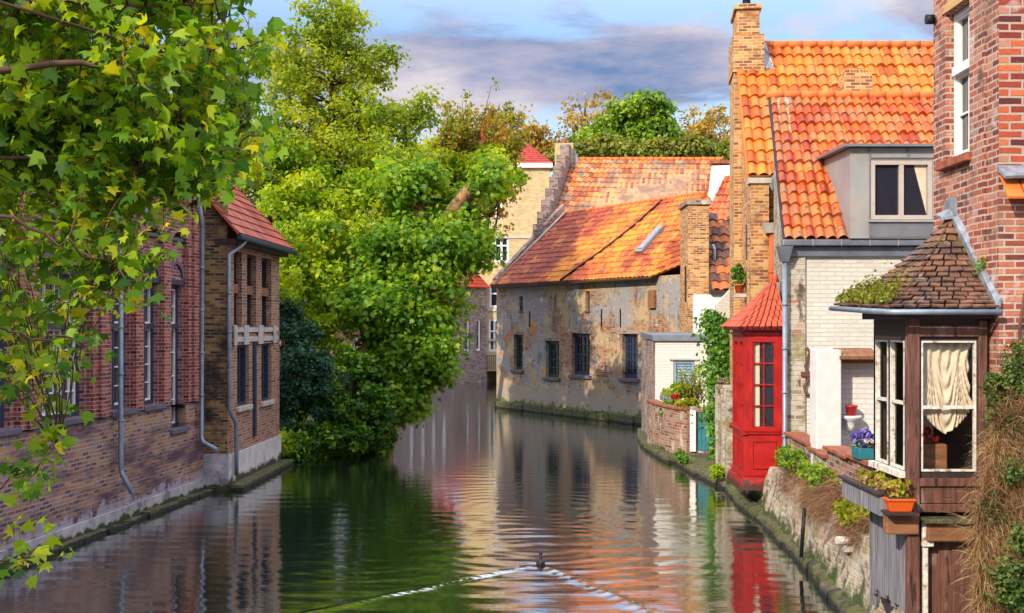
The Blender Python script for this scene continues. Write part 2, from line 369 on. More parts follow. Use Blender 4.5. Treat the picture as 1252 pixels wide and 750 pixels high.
M['stone_wall'] = brick_mat('whitish rubble canal wall', [(0.22, 0.16, 0.12), (0.36, 0.31, 0.25), (0.5, 0.46, 0.40), (0.34, 0.14, 0.09)], (0.42, 0.39, 0.33), bw=0.3, bh=0.11, ms=0.022, warp=0.03, bump=1.0,
    stains=[((0.46, 0.43, 0.37), 1.7, 0.46, 0.58), ((0.12, 0.09, 0.06), 2.6, 0.54, 0.64), ((0.24, 0.21, 0.09), 1.8, 0.52, 0.64), ((0.08, 0.06, 0.05), 4.5, 0.58, 0.66, 0, None, (1, 1, 0.4)), (MOSS, 2.5, 0.54, 0.68, 0.0, 1.0), (WET, 2, 0.5, 0.6, -0.1, 0.28)])
M['bank_rubble'] = plain_mat('earthy rubble', (0.24, 0.19, 0.14), 0.95, 0.5, 4, 1.0, stains=[((0.42, 0.38, 0.33), 2.4, 0.6, 0.7), ((0.05, 0.06, 0.02), 1.8, 0.5, 0.62), ((0.07, 0.045, 0.03), 3, 0.5, 0.6)], dist=0.06)
M['ledge'] = plain_mat('mossy wet canal ledge', (0.10, 0.085, 0.06), 0.8, 0.6, 5, 1.0, stains=[((0.09, 0.11, 0.015), 2.6, 0.46, 0.58), ((0.03, 0.045, 0.008), 5, 0.5, 0.6), ((0.010, 0.010, 0.008), 2, 0.40, 0.52, -0.02, 0.15)], dist=0.05)
M['plinth'] = plain_mat('grey lime plinth', (0.36, 0.34, 0.37), 0.85, 0.35, 2.5, 0.6, stains=[((0.09, 0.07, 0.10), 1.6, 0.52, 0.68), ((0.03, 0.045, 0.01), 2.5, 0.48, 0.6, 0.0, 0.35)], dist=0.03)
M['white_plinth'] = plain_mat('white plaster plinth', (0.55, 0.54, 0.56), 0.8, 0.2, 3, 0.4, stains=[((0.28, 0.26, 0.3), 1.8, 0.58, 0.72), ((0.05, 0.05, 0.03), 2.5, 0.5, 0.64, 0.05, 0.6)])
M['white_plaster'] = plain_mat('white plaster', (0.62, 0.64, 0.67), 0.8, 0.08, 4, 0.25, stains=[((0.5, 0.5, 0.5), 2.2, 0.64, 0.8)])
M['white_chimney'] = plain_mat('whitewash', (0.78, 0.76, 0.70), 0.8, 0.1, 3, 0.3)
M['zinc'] = plain_mat('blue grey zinc', (0.17, 0.20, 0.26), 0.42, 0.2, 2.5, 0.08, metal=0.35, spec=0.5)
M['zinc_pale'] = plain_mat('pale zinc cladding', (0.33, 0.35, 0.37), 0.45, 0.10, 1.5, 0.05, metal=0.25, spec=0.5, stains=[((0.42, 0.38, 0.33), 1.1, 0.5, 0.7)])
M['zinc_seam'] = plain_mat('zinc seam', (0.22, 0.24, 0.28), 0.4, 0.1, 2, 0.05, metal=0.4)
M['lead'] = plain_mat('lead flashing', (0.24, 0.27, 0.33), 0.45, 0.4, 7, 0.6, metal=0.3)
M['pipe'] = plain_mat('grey pipe', (0.20, 0.25, 0.32), 0.45, 0.25, 5, 0.1, metal=0.3)
M['navy'] = plain_mat('navy window paint', (0.02, 0.035, 0.075), 0.45, 0.3, 6, 0.1)
M['white_paint'] = plain_mat('white window paint', (0.78, 0.78, 0.78), 0.5, 0.08, 8, 0.08)
M['worn_white'] = plain_mat('peeling white paint', (0.62, 0.60, 0.56), 0.7, 0.25, 14, 0.4, stains=[((0.22, 0.12, 0.08), 9, 0.55, 0.66)])
M['green_paint'] = plain_mat('dark green window paint', (0.012, 0.05, 0.04), 0.5, 0.3, 6, 0.1)
M['taupe'] = plain_mat('taupe window frame', (0.42, 0.38, 0.36), 0.5, 0.08, 5, 0.05)
M['red_paint'] = plain_mat('glossy red paint', (0.36, 0.009, 0.009), 0.42, 0.25, 3, 0.1, spec=0.45, stains=[((0.15, 0.006, 0.01), 2.2, 0.55, 0.72, 0, None, (3, 3, 0.4)), ((0.36, 0.04, 0.035), 1.2, 0.58, 0.72), ((0.06, 0.02, 0.015), 5, 0.58, 0.7, 0.55, 1.1)])
M['red_paint_light'] = plain_mat('red paint edge', (0.36, 0.012, 0.012), 0.35, 0.1, 4, 0.05)
M['blue_shutter'] = plain_mat('light blue shutter paint', (0.20, 0.33, 0.50), 0.5, 0.12, 6, 0.1)
M['teal'] = plain_mat('teal door paint', (0.02, 0.16, 0.22), 0.5, 0.25, 4, 0.1)
M['wood_old'] = plain_mat('weathered reddish timber', (0.13, 0.055, 0.042), 0.75, 0.55, 9, 0.9, stretch=(1.6, 1.6, 0.22), stains=[((0.30, 0.22, 0.2), 5, 0.58, 0.7, 0, None, (1, 1, 0.25)), ((0.02, 0.01, 0.01), 7, 0.58, 0.66, 0, None, (1, 1, 0.2))], dist=0.02)
M['wood_dark'] = plain_mat('dark timber', (0.035, 0.022, 0.024), 0.7, 0.4, 8, 0.5, stretch=(1, 1, 0.3))
M['wood_grey'] = plain_mat('grey weathered boards', (0.20, 0.20, 0.24), 0.8, 0.5, 10, 0.8, stretch=(2.5, 2.5, 0.15), stains=[((0.05, 0.04, 0.05), 5, 0.55, 0.66, 0, None, (3, 3, 0.15)), ((0.5, 0.5, 0.53), 4, 0.62, 0.7, 0, None, (3, 3, 0.2))])
M['wood_brown'] = plain_mat('brown sawn timber', (0.22, 0.10, 0.05), 0.75, 0.4, 8, 0.6, stretch=(0.3, 1, 2))
M['bark'] = plain_mat('tree bark', (0.085, 0.055, 0.035), 0.9, 0.5, 6, 1.0, stretch=(1, 1, 0.4), dist=0.05, stains=[((0.03, 0.05, 0.012), 2, 0.52, 0.66)])
M['bark_pale'] = plain_mat('pale stripped bark', (0.30, 0.16, 0.07), 0.85, 0.4, 4, 0.8, stretch=(1, 1, 0.4), dist=0.05, stains=[((0.08, 0.05, 0.03), 2, 0.52, 0.62)])
M['twig'] = plain_mat('brown twig', (0.09, 0.045, 0.03), 0.8, 0.3, 10, 0.3)
M['earth'] = plain_mat('dark damp soil', (0.045, 0.032, 0.018), 0.95, 0.5, 3, 1.0, stains=[((0.03, 0.055, 0.012), 0.8, 0.45, 0.6)], dist=0.06)
M['paving'] = plain_mat('grey paving', (0.2, 0.18, 0.16), 0.9, 0.3, 2, 0.4)
M['iron'] = plain_mat('black iron', (0.015, 0.015, 0.017), 0.5, 0.3, 8, 0.2, metal=0.5)
M['rust'] = plain_mat('rusty iron', (0.12, 0.05, 0.03), 0.8, 0.4, 9, 0.4)
M['terracotta'] = plain_mat('terracotta', (0.50, 0.10, 0.025), 0.7, 0.2, 6, 0.2)
M['orange_plastic'] = plain_mat('orange plastic', (0.62, 0.10, 0.015), 0.4, 0.1, 6, 0.05)
M['red_pot'] = plain_mat('red glazed pot', (0.45, 0.012, 0.012), 0.3, 0.1, 5, 0.03)
M['curtain'] = plain_mat('cream linen', (0.60, 0.52, 0.40), 0.9, 0.12, 5, 0.2)
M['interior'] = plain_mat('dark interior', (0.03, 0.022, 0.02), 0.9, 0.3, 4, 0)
M['duck'] = plain_mat('black plumage', (0.012, 0.011, 0.013), 0.6, 0.3, 20, 0.2)
M['bill'] = plain_mat('pale bill', (0.6, 0.5, 0.4), 0.5, 0.1, 5, 0)
M['stone_pale'] = plain_mat('pale dressed stone', (0.46, 0.43, 0.41), 0.8, 0.2, 4, 0.4, stains=[((0.16, 0.14, 0.15), 2, 0.6, 0.75)])
M['sill_dark'] = plain_mat('dark blue stone sill', (0.10, 0.09, 0.13), 0.7, 0.3, 4, 0.3)
M['coping'] = plain_mat('red brown coping tiles', (0.27, 0.085, 0.045), 0.75, 0.4, 5, 0.6, stains=[((0.30, 0.24, 0.22), 3, 0.6, 0.7), ((0.07, 0.04, 0.03), 3, 0.58, 0.72)], dist=0.02)
M['mortar'] = plain_mat('mortar fillet', (0.45, 0.40, 0.36), 0.9, 0.3, 6, 0.5)

M['pan_orange'] = tile_mat('bright orange pantiles', [(0.36, 0.075, 0.015), (0.54, 0.14, 0.018), (0.64, 0.20, 0.025), (0.58, 0.24, 0.04)], (0.34, 0.16, 0.06), 0.54, 0.74, gap=False, stains=[((0.10, 0.05, 0.03), 6, 0.60, 0.70), ((0.45, 0.40, 0.28), 9, 0.66, 0.74)])
M['pan_orange2'] = tile_mat('orange red pantiles', [(0.30, 0.04, 0.015), (0.47, 0.09, 0.018), (0.57, 0.14, 0.022), (0.54, 0.20, 0.05)], (0.30, 0.13, 0.07), 0.52, 0.70, gap=False, stains=[((0.09, 0.035, 0.03), 5, 0.58, 0.70), ((0.42, 0.34, 0.25), 9, 0.64, 0.73)])
M['pan_back'] = tile_mat('speckled old pantiles', [(0.22, 0.06, 0.03), (0.42, 0.11, 0.03), (0.55, 0.18, 0.04), (0.60, 0.32, 0.10), (0.30, 0.22, 0.16)], (0.20, 0.12, 0.09), 0.52, 0.68, gap=False)
M['pan_grey_house'] = tile_mat('patchy orange and maroon pantiles', [(0.42, 0.10, 0.02), (0.56, 0.19, 0.02), (0.64, 0.27, 0.03)], (0.24, 0.035, 0.02), 0.56, 0.66, gap=False, wscale=0.45)
M['pan_shade_maroon'] = tile_mat('maroon pantiles', [(0.20, 0.028, 0.018), (0.28, 0.045, 0.022), (0.36, 0.07, 0.025), (0.30, 0.04, 0.02)], (0.55, 0.18, 0.03), 0.60, 0.70, gap=False, wscale=0.8)  # tree shade coloured into the tiles, orange flecks for dappled sun
M['pan_dark'] = tile_mat('dark brown pantiles', [(0.06, 0.03, 0.03), (0.14, 0.06, 0.04), (0.30, 0.09, 0.03)], (0.42, 0.13, 0.03), 0.55, 0.62, gap=False)
M['tile_red'] = tile_mat('red flat tiles', [(0.26, 0.03, 0.022), (0.38, 0.055, 0.03), (0.46, 0.09, 0.05)], (0.42, 0.14, 0.09), 0.55, 0.75, half=True)
M['tile_far_red'] = tile_mat('deep red far tiles', [(0.30, 0.02, 0.015), (0.40, 0.04, 0.02)], (0.25, 0.03, 0.02), 0.55, 0.75, half=True)
M['tile_bay'] = plain_mat('salmon red shingle', (0.46, 0.085, 0.04), 0.7, 0.3, 3.5, 0.4, stains=[((0.30, 0.05, 0.035), 2.2, 0.5, 0.7)])
M['tile_oriel'] = plain_mat('brown lichened clay tile', (0.17, 0.085, 0.055), 0.85, 0.5, 3.0, 0.9, stains=[((0.08, 0.05, 0.045), 2.4, 0.48, 0.6), ((0.26, 0.22, 0.17), 3.4, 0.58, 0.68), ((0.14, 0.12, 0.015), 2.0, 0.60, 0.72)], dist=0.02)

def glass_dark():
    m, nt, b = new_mat('dark window glass'); g = NT(nt)
    b.inputs['Base Color'].default_value = (0.016, 0.02, 0.034, 1); b.inputs['Roughness'].default_value = 0.05; b.inputs['Specular IOR Level'].default_value = 0.9
    geo = g.n('ShaderNodeNewGeometry'); bp = g.n('ShaderNodeBump'); bp.inputs['Strength'].default_value = 0.25; bp.inputs['Distance'].default_value = 0.02
    g.l(g.noise(geo.outputs['Position'], 2.2, 2), bp.inputs['Height']); g.l(bp.outputs[0], b.inputs['Normal']); return m
M['glass'] = glass_dark()
def glass_clear():
    m = bpy.data.materials.new('clear window glass'); m.use_nodes = True; nt = m.node_tree; nt.nodes.clear(); g = NT(nt)
    out = g.n('ShaderNodeOutputMaterial'); t = g.n('ShaderNodeBsdfTransparent'); gl = g.n('ShaderNodeBsdfGlossy'); gl.inputs['Roughness'].default_value = 0.03
    ms = g.n('ShaderNodeMixShader'); ms.inputs[0].default_value = 0.07; g.l(t.outputs[0], ms.inputs[1]); g.l(gl.outputs[0], ms.inputs[2]); g.l(ms.outputs[0], out.inputs[0]); return m
M['glass_clear'] = glass_clear()
def water_mat():
    m, nt, b = new_mat('canal water'); g = NT(nt)
    b.inputs['Base Color'].default_value = (0.010, 0.016, 0.010, 1); b.inputs['Roughness'].default_value = 0.035
    b.inputs['IOR'].default_value = 2.1; b.inputs['Specular IOR Level'].default_value = 0.75
    geo = g.n('ShaderNodeNewGeometry'); pos = geo.outputs['Position']
    a = g.noise(g.scaled(pos, (0.55, 1.9, 1)), 3.2, 4, 0.55)
    c = g.noise(g.scaled(pos, (0.8, 2.0, 1), (3, 5, 0)), 11, 3, 0.5)
    patch = g.mapr(g.noise(g.scaled(pos, (0.5, 0.18, 1)), 0.7, 2), 0.4, 0.62, 0.25, 1.0)
    h = g.math('ADD', a, g.math('MULTIPLY', g.math('MULTIPLY', c, patch), 0.35))
    bp = g.n('ShaderNodeBump'); bp.inputs['Strength'].default_value = 0.20; bp.inputs['Distance'].default_value = 0.02
    g.l(h, bp.inputs['Height']); g.l(bp.outputs[0], b.inputs['Normal'])
    gl = g.n('ShaderNodeBsdfGlossy'); gl.inputs['Color'].default_value = (0.92, 0.94, 0.96, 1); gl.inputs['Roughness'].default_value = 0.03; g.l(bp.outputs[0], gl.inputs['Normal'])
    ms = g.n('ShaderNodeMixShader'); ms.inputs[0].default_value = 0.42; g.l(b.outputs[0], ms.inputs[1]); g.l(gl.outputs[0], ms.inputs[2])
    g.l(ms.outputs[0], [n for n in nt.nodes if n.type == 'OUTPUT_MATERIAL'][0].inputs[0]); return m
M['water'] = water_mat()

# leaf palettes
M['leaf_plane'] = leaf_mat('plane leaf', [(0.02, 0.085, 0.010), (0.07, 0.19, 0.012), (0.15, 0.32, 0.014), (0.26, 0.42, 0.02), (0.48, 0.48, 0.025)], 0.5)
M['leaf_olive'] = leaf_mat('olive yellow leaf', [(0.09, 0.14, 0.012), (0.19, 0.26, 0.016), (0.31, 0.37, 0.02), (0.46, 0.44, 0.03)], 0.5)
M['leaf_lime'] = leaf_mat('lime green leaf', [(0.08, 0.19, 0.010), (0.18, 0.34, 0.012), (0.32, 0.46, 0.016), (0.50, 0.56, 0.024)], 0.5)
M['leaf_sycamore'] = leaf_mat('fresh green leaf', [(0.035, 0.13, 0.012), (0.10, 0.25, 0.016), (0.20, 0.37, 0.02), (0.36, 0.48, 0.03)], 0.5)
M['leaf_dark'] = leaf_mat('dark blue green leaf', [(0.010, 0.048, 0.032), (0.024, 0.096, 0.056), (0.048, 0.144, 0.064)], 0.3)
M['leaf_ivy'] = leaf_mat('ivy leaf', [(0.017, 0.072, 0.012), (0.051, 0.160, 0.017), (0.116, 0.290, 0.022), (0.232, 0.406, 0.029)], 0.35)
M['leaf_shoot'] = leaf_mat('reddish shoot leaf', [(0.068, 0.108, 0.016), (0.176, 0.230, 0.016), (0.297, 0.270, 0.020), (0.432, 0.203, 0.041)], 0.4)
M['leaf_far'] = leaf_mat('far green leaf', [(0.057, 0.133, 0.011), (0.133, 0.266, 0.015), (0.266, 0.399, 0.023)], 0.3)
M['leaf_gold'] = leaf_mat('yellow brown leaf', [(0.182, 0.130, 0.026), (0.338, 0.247, 0.039), (0.468, 0.351, 0.065)], 0.35)
M['leaf_hedge'] = leaf_mat('olive hedge leaf', [(0.080, 0.096, 0.013), (0.160, 0.192, 0.016), (0.256, 0.288, 0.032)], 0.3)
M['dry_grass'] = leaf_mat('dry straw', [(0.10, 0.06, 0.03), (0.26, 0.17, 0.09), (0.44, 0.31, 0.17), (0.62, 0.50, 0.32)], 0.4, 0.2)
M['red_grass'] = leaf_mat('reddish dry stems', [(0.10, 0.05, 0.035), (0.22, 0.12, 0.08), (0.34, 0.22, 0.14)], 0.3, 0.2)
M['leaf_tall'] = leaf_mat('yellow green leaf', [(0.07, 0.14, 0.012), (0.17, 0.28, 0.016), (0.30, 0.41, 0.02), (0.44, 0.48, 0.03)], 0.5)
M['leaf_weed'] = leaf_mat('dull green weed leaf', [(0.02, 0.05, 0.012), (0.05, 0.11, 0.02), (0.10, 0.17, 0.03), (0.20, 0.20, 0.06)], 0.3)
M['petal_blue'] = leaf_mat('blue violet petal', [(0.03, 0.02, 0.30), (0.08, 0.04, 0.45), (0.3, 0.25, 0.6)], 0.3)
M['petal_red'] = leaf_mat('red petal', [(0.4, 0.01, 0.03), (0.55, 0.02, 0.05)], 0.3)
M['petal_white'] = leaf_mat('white petal', [(0.6, 0.6, 0.65), (0.7, 0.7, 0.72)], 0.3)
M['petal_lilac'] = leaf_mat('lilac petal', [(0.25, 0.15, 0.3), (0.4, 0.3, 0.42)], 0.3)

# ------------------------------------------------------------------ leaves and branches
rng = np.random.default_rng(11)
R = random.Random(5)
DIAMOND = np.array([(0, -0.5, 0), (0.36, 0.02, 0.07), (0, 0.5, -0.04), (-0.36, 0.02, 0.07)])
MAPLE = np.array([(0, -0.42, 0), (0.20, -0.34, 0.02), (0.52, -0.22, -0.04), (0.34, -0.02, 0.03), (0.56, 0.22, -0.06), (0.22, 0.18, 0.03), (0.14, 0.34, 0.02), (0, 0.62, -0.10),
                  (-0.14, 0.34, 0.02), (-0.22, 0.18, 0.03), (-0.56, 0.22, -0.06), (-0.34, -0.02, 0.03), (-0.52, -0.22, -0.04), (-0.20, -0.34, 0.02)])
MAPLE_CURL = MAPLE * np.array([1, 1, 0.0]) + np.stack([np.zeros(14), np.zeros(14), -0.55 * MAPLE[:, 0] ** 2 - 0.35 * (MAPLE[:, 1] - 0.1) ** 2 * np.sign(MAPLE[:, 1]) + MAPLE[:, 2] * 0.8], 1)
IVY = np.array([(0, -0.4, 0), (0.42, -0.25, -0.03), (0.28, 0.08, 0.04), (0, 0.5, -0.05), (-0.28, 0.08, 0.04), (-0.42, -0.25, -0.03)])

def leaf_object(name, mat, parent, pts, size, clump, shape=DIAMOND, normals=None, up=0.5, droop=0.0, jitter=0.35, spread=1.0, label=None):
    """pts (n,3) world; size mean; clump (n,) random of the clump; one mesh of n small leaves"""
    n = len(pts); k = len(shape)
    nr = rng.normal(size=(n, 3)) * spread
    if normals is not None: nr = nr * 0.55 + normals
    nr[:, 2] += up
    nr /= np.linalg.norm(nr, axis=1)[:, None] + 1e-9
    t = rng.normal(size=(n, 3)); t[:, 2] -= droop
    t -= (t * nr).sum(1)[:, None] * nr; t /= np.linalg.norm(t, axis=1)[:, None] + 1e-9
    bta = np.cross(nr, t)
    sz = size * (1 + jitter * rng.uniform(-1, 1, n))
    sh = shape[None, :, :] * sz[:, None, None]
    v = pts[:, None, :] + sh[:, :, 0:1] * bta[:, None, :] + sh[:, :, 1:2] * t[:, None, :] + sh[:, :, 2:3] * nr[:, None, :]
    uv = np.repeat(np.stack([rng.uniform(0, 1, n), clump], 1), k, 0)
    return raw_mesh(name, mat, parent, v.reshape(-1, 3), k, uv, label)

def raw_mesh(name, mat, parent, v, k, uv, label=None):
    o0 = np.array(origin_of(parent)); v = v - o0; nf = len(v) // k
    me = bpy.data.meshes.new(name); me.vertices.add(len(v)); me.vertices.foreach_set("co", v.astype(np.float32).ravel())
    me.loops.add(len(v)); me.loops.foreach_set("vertex_index", np.arange(len(v), dtype=np.int32))
    me.polygons.add(nf); me.polygons.foreach_set("loop_start", np.arange(0, len(v), k, dtype=np.int32))
    me.update(calc_edges=True)
    ul = me.uv_layers.new(name="UVMap"); ul.data.foreach_set("uv", uv.astype(np.float32).ravel())
    me.materials.append(mat); me.validate()
    o = bpy.data.objects.new(name, me); COL.objects.link(o); o.parent = parent
    if label: o["label"] = label
    return o

def clumps_in(blobs):
    """blobs: (cx,cy,cz, rx,ry,rz, count) -> clump centres biased to the shell"""
    out = []
    for (cx, cy, cz, rx, ry, rz, n) in blobs:
        d = rng.normal(size=(n, 3)); d /= np.linalg.norm(d, axis=1)[:, None]
        r = rng.uniform(0.0, 1, n) ** 0.45
        out.append(np.array([cx, cy, cz]) + d * r[:, None] * np.array([rx, ry, rz]))
    return np.concatenate(out)

def crown(parent, name, mat, blobs, per, rc, size, shape=DIAMOND, up=0.5, droop=0.2, label=None):
    c = clumps_in(blobs); n = len(c)
    cr = rng.uniform(0, 1, n); rr = rc * rng.uniform(0.6, 1.3, n)
    idx = np.repeat(np.arange(n), per)
    d = rng.normal(size=(len(idx), 3)); d /= np.linalg.norm(d, axis=1)[:, None]
    rad = rng.uniform(0, 1, len(idx)) ** 0.5
    off = d * (rad * rr[idx])[:, None] * np.array([1, 1, 0.62]) + rng.normal(size=d.shape) * rc * 0.22
    pts = c[idx] + off
    leaf_object(name, mat, parent, pts, size, cr[idx], shape, normals=d * 0.8, up=up, droop=droop, label=label)
    return c

def limb(mb, a, b, r0, r1, sag=0.1, n=5, sides=6):
    a, b = Vector(a), Vector(b); L = (b - a).length; pts = []; rs = []
    off = Vector((R.uniform(-1, 1), R.uniform(-1, 1), R.uniform(-0.3, 1))) * L * sag
    for i in range(n + 1):
        t = i / n; pts.append(a.lerp(b, t) + off * math.sin(math.pi * t) + Vector((R.uniform(-1, 1), R.uniform(-1, 1), R.uniform(-1, 1))) * L * 0.015 * (0 < i < n)); rs.append(r0 + (r1 - r0) * t)
    mb.tube(pts, rs, sides); return pts

def branch_out(mb, spine, clumps, r=0.05, every=1):
    """a limb from the nearest lower spine point to every clump"""
    sp = [Vector(p) for p in spine]
    for i, c in enumerate(clumps):
        if i % every: continue
        c = Vector(c); best = min(sp, key=lambda q: (q - c).length + max(0, q.z - c.z + 0.3) * 2)
        limb(mb, best, c, r, r * 0.25, 0.12, 4, 4)

# ------------------------------------------------------------------ roofs
def pantile(parent, name, mat, e0, e1, r0, r1, tw=0.24, th=0.36, amp=0.035, step=0.03, ns=6, label=None, wob=0.012):
    e0, e1, r0, r1 = map(Vector, (e0, e1, r0, r1))
    n = (e1 - e0).cross(r0 - e0).normalized()
    if n.z < 0: n = -n
    Lu = max((e1 - e0).length, (r1 - r0).length); Lv = ((r0 - e0).length + (r1 - e1).length) / 2
    nc = max(int(round(Lu / tw)), 1); nr = max(int(round(Lv / th)), 1)
    vs = []; fs = []; uv = []
    cols = nc * ns + 1
    prof = []
    for i in range(cols):
        s = (i % ns) / ns if i < nc * ns else 0.0
        # pantile profile: broad hump with a sharp valley
        prof.append(math.sin(math.pi * min(s / 0.72, 1.0)) * 1.0 - (0.9 * math.sin(math.pi * (s - 0.72) / 0.28) if s > 0.72 else 0))
    for rrow in range(nr):
        for sub in range(3):
            fv = (0.0, 0.5, 1.0)[sub]; t = (rrow + fv) / nr
            wrow = math.sin(rrow * 7.1) * 0.3
            for i in range(cols):
                s = i / (cols - 1)
                jit = wob * (math.sin(i // ns * 12.9 + rrow * 78.2) + math.sin(i // ns * 4.1 - rrow * 3.7)) * 0.5
                p = (e0.lerp(e1, s)).lerp(r0.lerp(r1, s), t) + n * (amp * prof[i] + step * (1 - fv) + jit)
                vs.append(p)
    mb = MB(); mb.v = [tuple(p) for p in vs]
    for rrow in range(nr):
        for sub in range(2):
            b0 = (rrow * 3 + sub) * cols
            for i in range(cols - 1):
                mb.smooth.add(len(mb.f)); k = len(mb.f)
                mb.f.append((b0 + i, b0 + i + 1, b0 + cols + i + 1, b0 + cols + i))
                c0 = i // ns + 0.02 + 0.96 * (i % ns) / ns; c1 = i // ns + 0.02 + 0.96 * (i % ns + 1) / ns; v0 = rrow + (0.02, 0.5)[sub]; v1 = rrow + (0.5, 0.98)[sub]
                mb.uv[k] = [(c0, v0), (c1, v0), (c1, v1), (c0, v1)]
        if rrow < nr - 1:      # little riser under the overlapping row
            b0 = (rrow * 3 + 2) * cols; b1 = (rrow * 3 + 3) * cols
            for i in range(cols - 1):
                c = i // ns + 0.5; mb.poly([mb.v[b0 + i], mb.v[b0 + i + 1], mb.v[b1 + i + 1], mb.v[b1 + i]], uv=[(c, rrow + 1.1)] * 4)
    # front lip at the eave and an underside board
    k = len(mb.v)
    mb.poly([e0 - n * 0.04, r0 - n * 0.04, r1 - n * 0.04, e1 - n * 0.04], uv=[(0.5, 0.5)] * 4)
    for a, b in ((e0, e1), (e1, r1), (r1, r0), (r0, e0)):
        mb.poly([a - n * 0.04, b - n * 0.04, b + n * 0.012, a + n * 0.012], uv=[(0.5, 0.5)] * 4)
    return mb.build(name, mat, parent, label=label)

def ridge(parent, a, b, r=0.09, mat='terracotta_ridge', seg=0.4, name='ridge'):
    a, b = Vector(a), Vector(b); L = (b - a).length; n = max(int(L / seg), 1); mb = MB()
    for i in range(n):
        p = a.lerp(b, i / n); q = a.lerp(b, (i + 1) / n + 0.03 / L); dz = R.uniform(-0.006, 0.006)
        mb.tube([p + Vector((0, 0, dz)), q + Vector((0, 0, dz))], [r * 1.12, r * 0.98], 10)
    return mb.build(name, M[mat], parent)
M['terracotta_ridge'] = plain_mat('orange ridge tile', (0.58, 0.15, 0.03), 0.65, 0.3, 2.5, 0.3)

def shingle_rings(parent, name, mat, rings, tw=0.2, thick=0.02, jitter=0.012, label=None, lift=0.03):
    """rows of separate small tiles: rings = list of polylines (same number of corners) from the eave up to the apex"""
    mb = MB(); nr = len(rings) - 1
    for k in range(nr):
        lo, hi = [Vector(p) for p in rings[k]], [Vector(p) for p in rings[k + 1]]
        for s in range(len(lo) - 1):
            a, b, c, d = lo[s], lo[s+1], hi[s+1], hi[s]
            L = (b - a).length; n = (b - a).cross(d - a)
            if n.length < 1e-6: n = (b - a).cross(c - a)
            n.normalize()
            if n.z < 0: n = -n
            m = max(int(round(L / tw)), 1); off = 0.5 * (k % 2)
            ts = sorted(set([0.0, 1.0] + [min(max((i + off) / m, 0), 1) for i in range(m + 1)]))
            for i in range(len(ts) - 1):
                t0, t1 = ts[i], ts[i+1]
                if t1 - t0 < 0.12 / m: continue
                g = 0.012 / max(L, 0.1)
                j = R.uniform(-jitter, jitter); j2 = R.uniform(-jitter, jitter)
                p0 = a.lerp(b, t0 + g); p1 = a.lerp(b, t1 - g); q1 = d.lerp(c, t1 - g); q0 = d.lerp(c, t0 + g)
                e = (p0 - q0) * (0.10 + R.uniform(-0.04, 0.06))
                p0 = p0 + e + n * (lift + j); p1 = p1 + e + n * (lift + j2); q0 = q0 + n * (0.004 + j * 0.3); q1 = q1 + n * (0.004 + j2 * 0.3)
                mb.hexa([p0 - n * thick, p1 - n * thick, q1 - n * thick, q0 - n * thick], [p0, p1, q1, q0])
    return mb.build(name, mat, parent, label=label)

def flat_tiles(parent, name, mat, e0, e1, r0, r1, tw=0.2, th=0.2, step=0.022, label=None):
    return pantile(parent, name, mat, e0, e1, r0, r1, tw, th, 0.0, step, 1, label, 0.0)

# ------------------------------------------------------------------ windows
def window(parent, f, u0, u1, z0, z1, d=-0.14, cols=2, rows=4, frame='navy', bars='white_paint', fw=0.07, bw=0.022, transom=None, sill=None, glass='glass', mull=None, name='window', label=None):
    fm = MB(); t = 0.05
    f.box(fm, u0, u0 + fw, z0, z1, d - t, d + t); f.box(fm, u1 - fw, u1, z0, z1, d - t, d + t)
    f.box(fm, u0 + fw, u1 - fw, z1 - fw, z1, d - t, d + t); f.box(fm, u0 + fw, u1 - fw, z0, z0 + fw, d - t, d + t)
    if transom: f.box(fm, u0 + fw, u1 - fw, transom - 0.06, transom + 0.06, d - t, d + t + 0.05)
    for m_ in (mull or []): f.box(fm, m_ - fw * 0.55, m_ + fw * 0.55, z0 + fw, z1 - fw, d - t - 0.002, d + t - 0.006)
    w = fm.build(name, M[frame], parent, label=label)
    cells = []; us = [u0 + fw] + [q for m_ in (mull or []) for q in (m_ - fw * 0.55, m_ + fw * 0.55)] + [u1 - fw]
    zs = [(z0 + fw, (transom - 0.06) if transom else z1 - fw)] + ([(transom + 0.06, z1 - fw)] if transom else [])
    for a, b in zip(us[0::2], us[1::2]):
        for j, (c, e) in enumerate(zs): cells.append((a, b, c, e, j))
    bm = MB()
    for (a, b, c, e, j) in cells:
        rw = rows if j == 0 else max(1, rows // 2); 
        if bars:
            s = bw * 1.6
            f.box(bm, a, a + s, c, e, d - 0.03, d + 0.02); f.box(bm, b - s, b, c, e, d - 0.03, d + 0.02)
            f.box(bm, a + s, b - s, e - s, e, d - 0.03, d + 0.02); f.box(bm, a + s, b - s, c, c + s, d - 0.03, d + 0.02)
            for i in range(1, cols): u = a + (b - a) * i / cols; f.box(bm, u - bw / 2, u + bw / 2, c + s, e - s, d - 0.028, d + 0.014)
            for i in range(1, rw): z = c + (e - c) * i / rw; f.box(bm, a + s, b - s, z - bw / 2, z + bw / 2, d - 0.027, d + 0.012)
    if bm.f: bm.build('glazing_bars', M[bars], w)
    gm = MB(); f.box(gm, u0 + 0.02, u1 - 0.02, z0 + 0.02, z1 - 0.02, d - 0.045, d - 0.032)
    gm.build('pane', M[glass], w)
    if sill:
        sm = MB(); f.box(sm, u0 - 0.06, u1 + 0.06, z0 - 0.09, z0 - 0.003, d - 0.05, 0.07); sm.build('sill', M[sill], w, bevel=0.01)
    return w

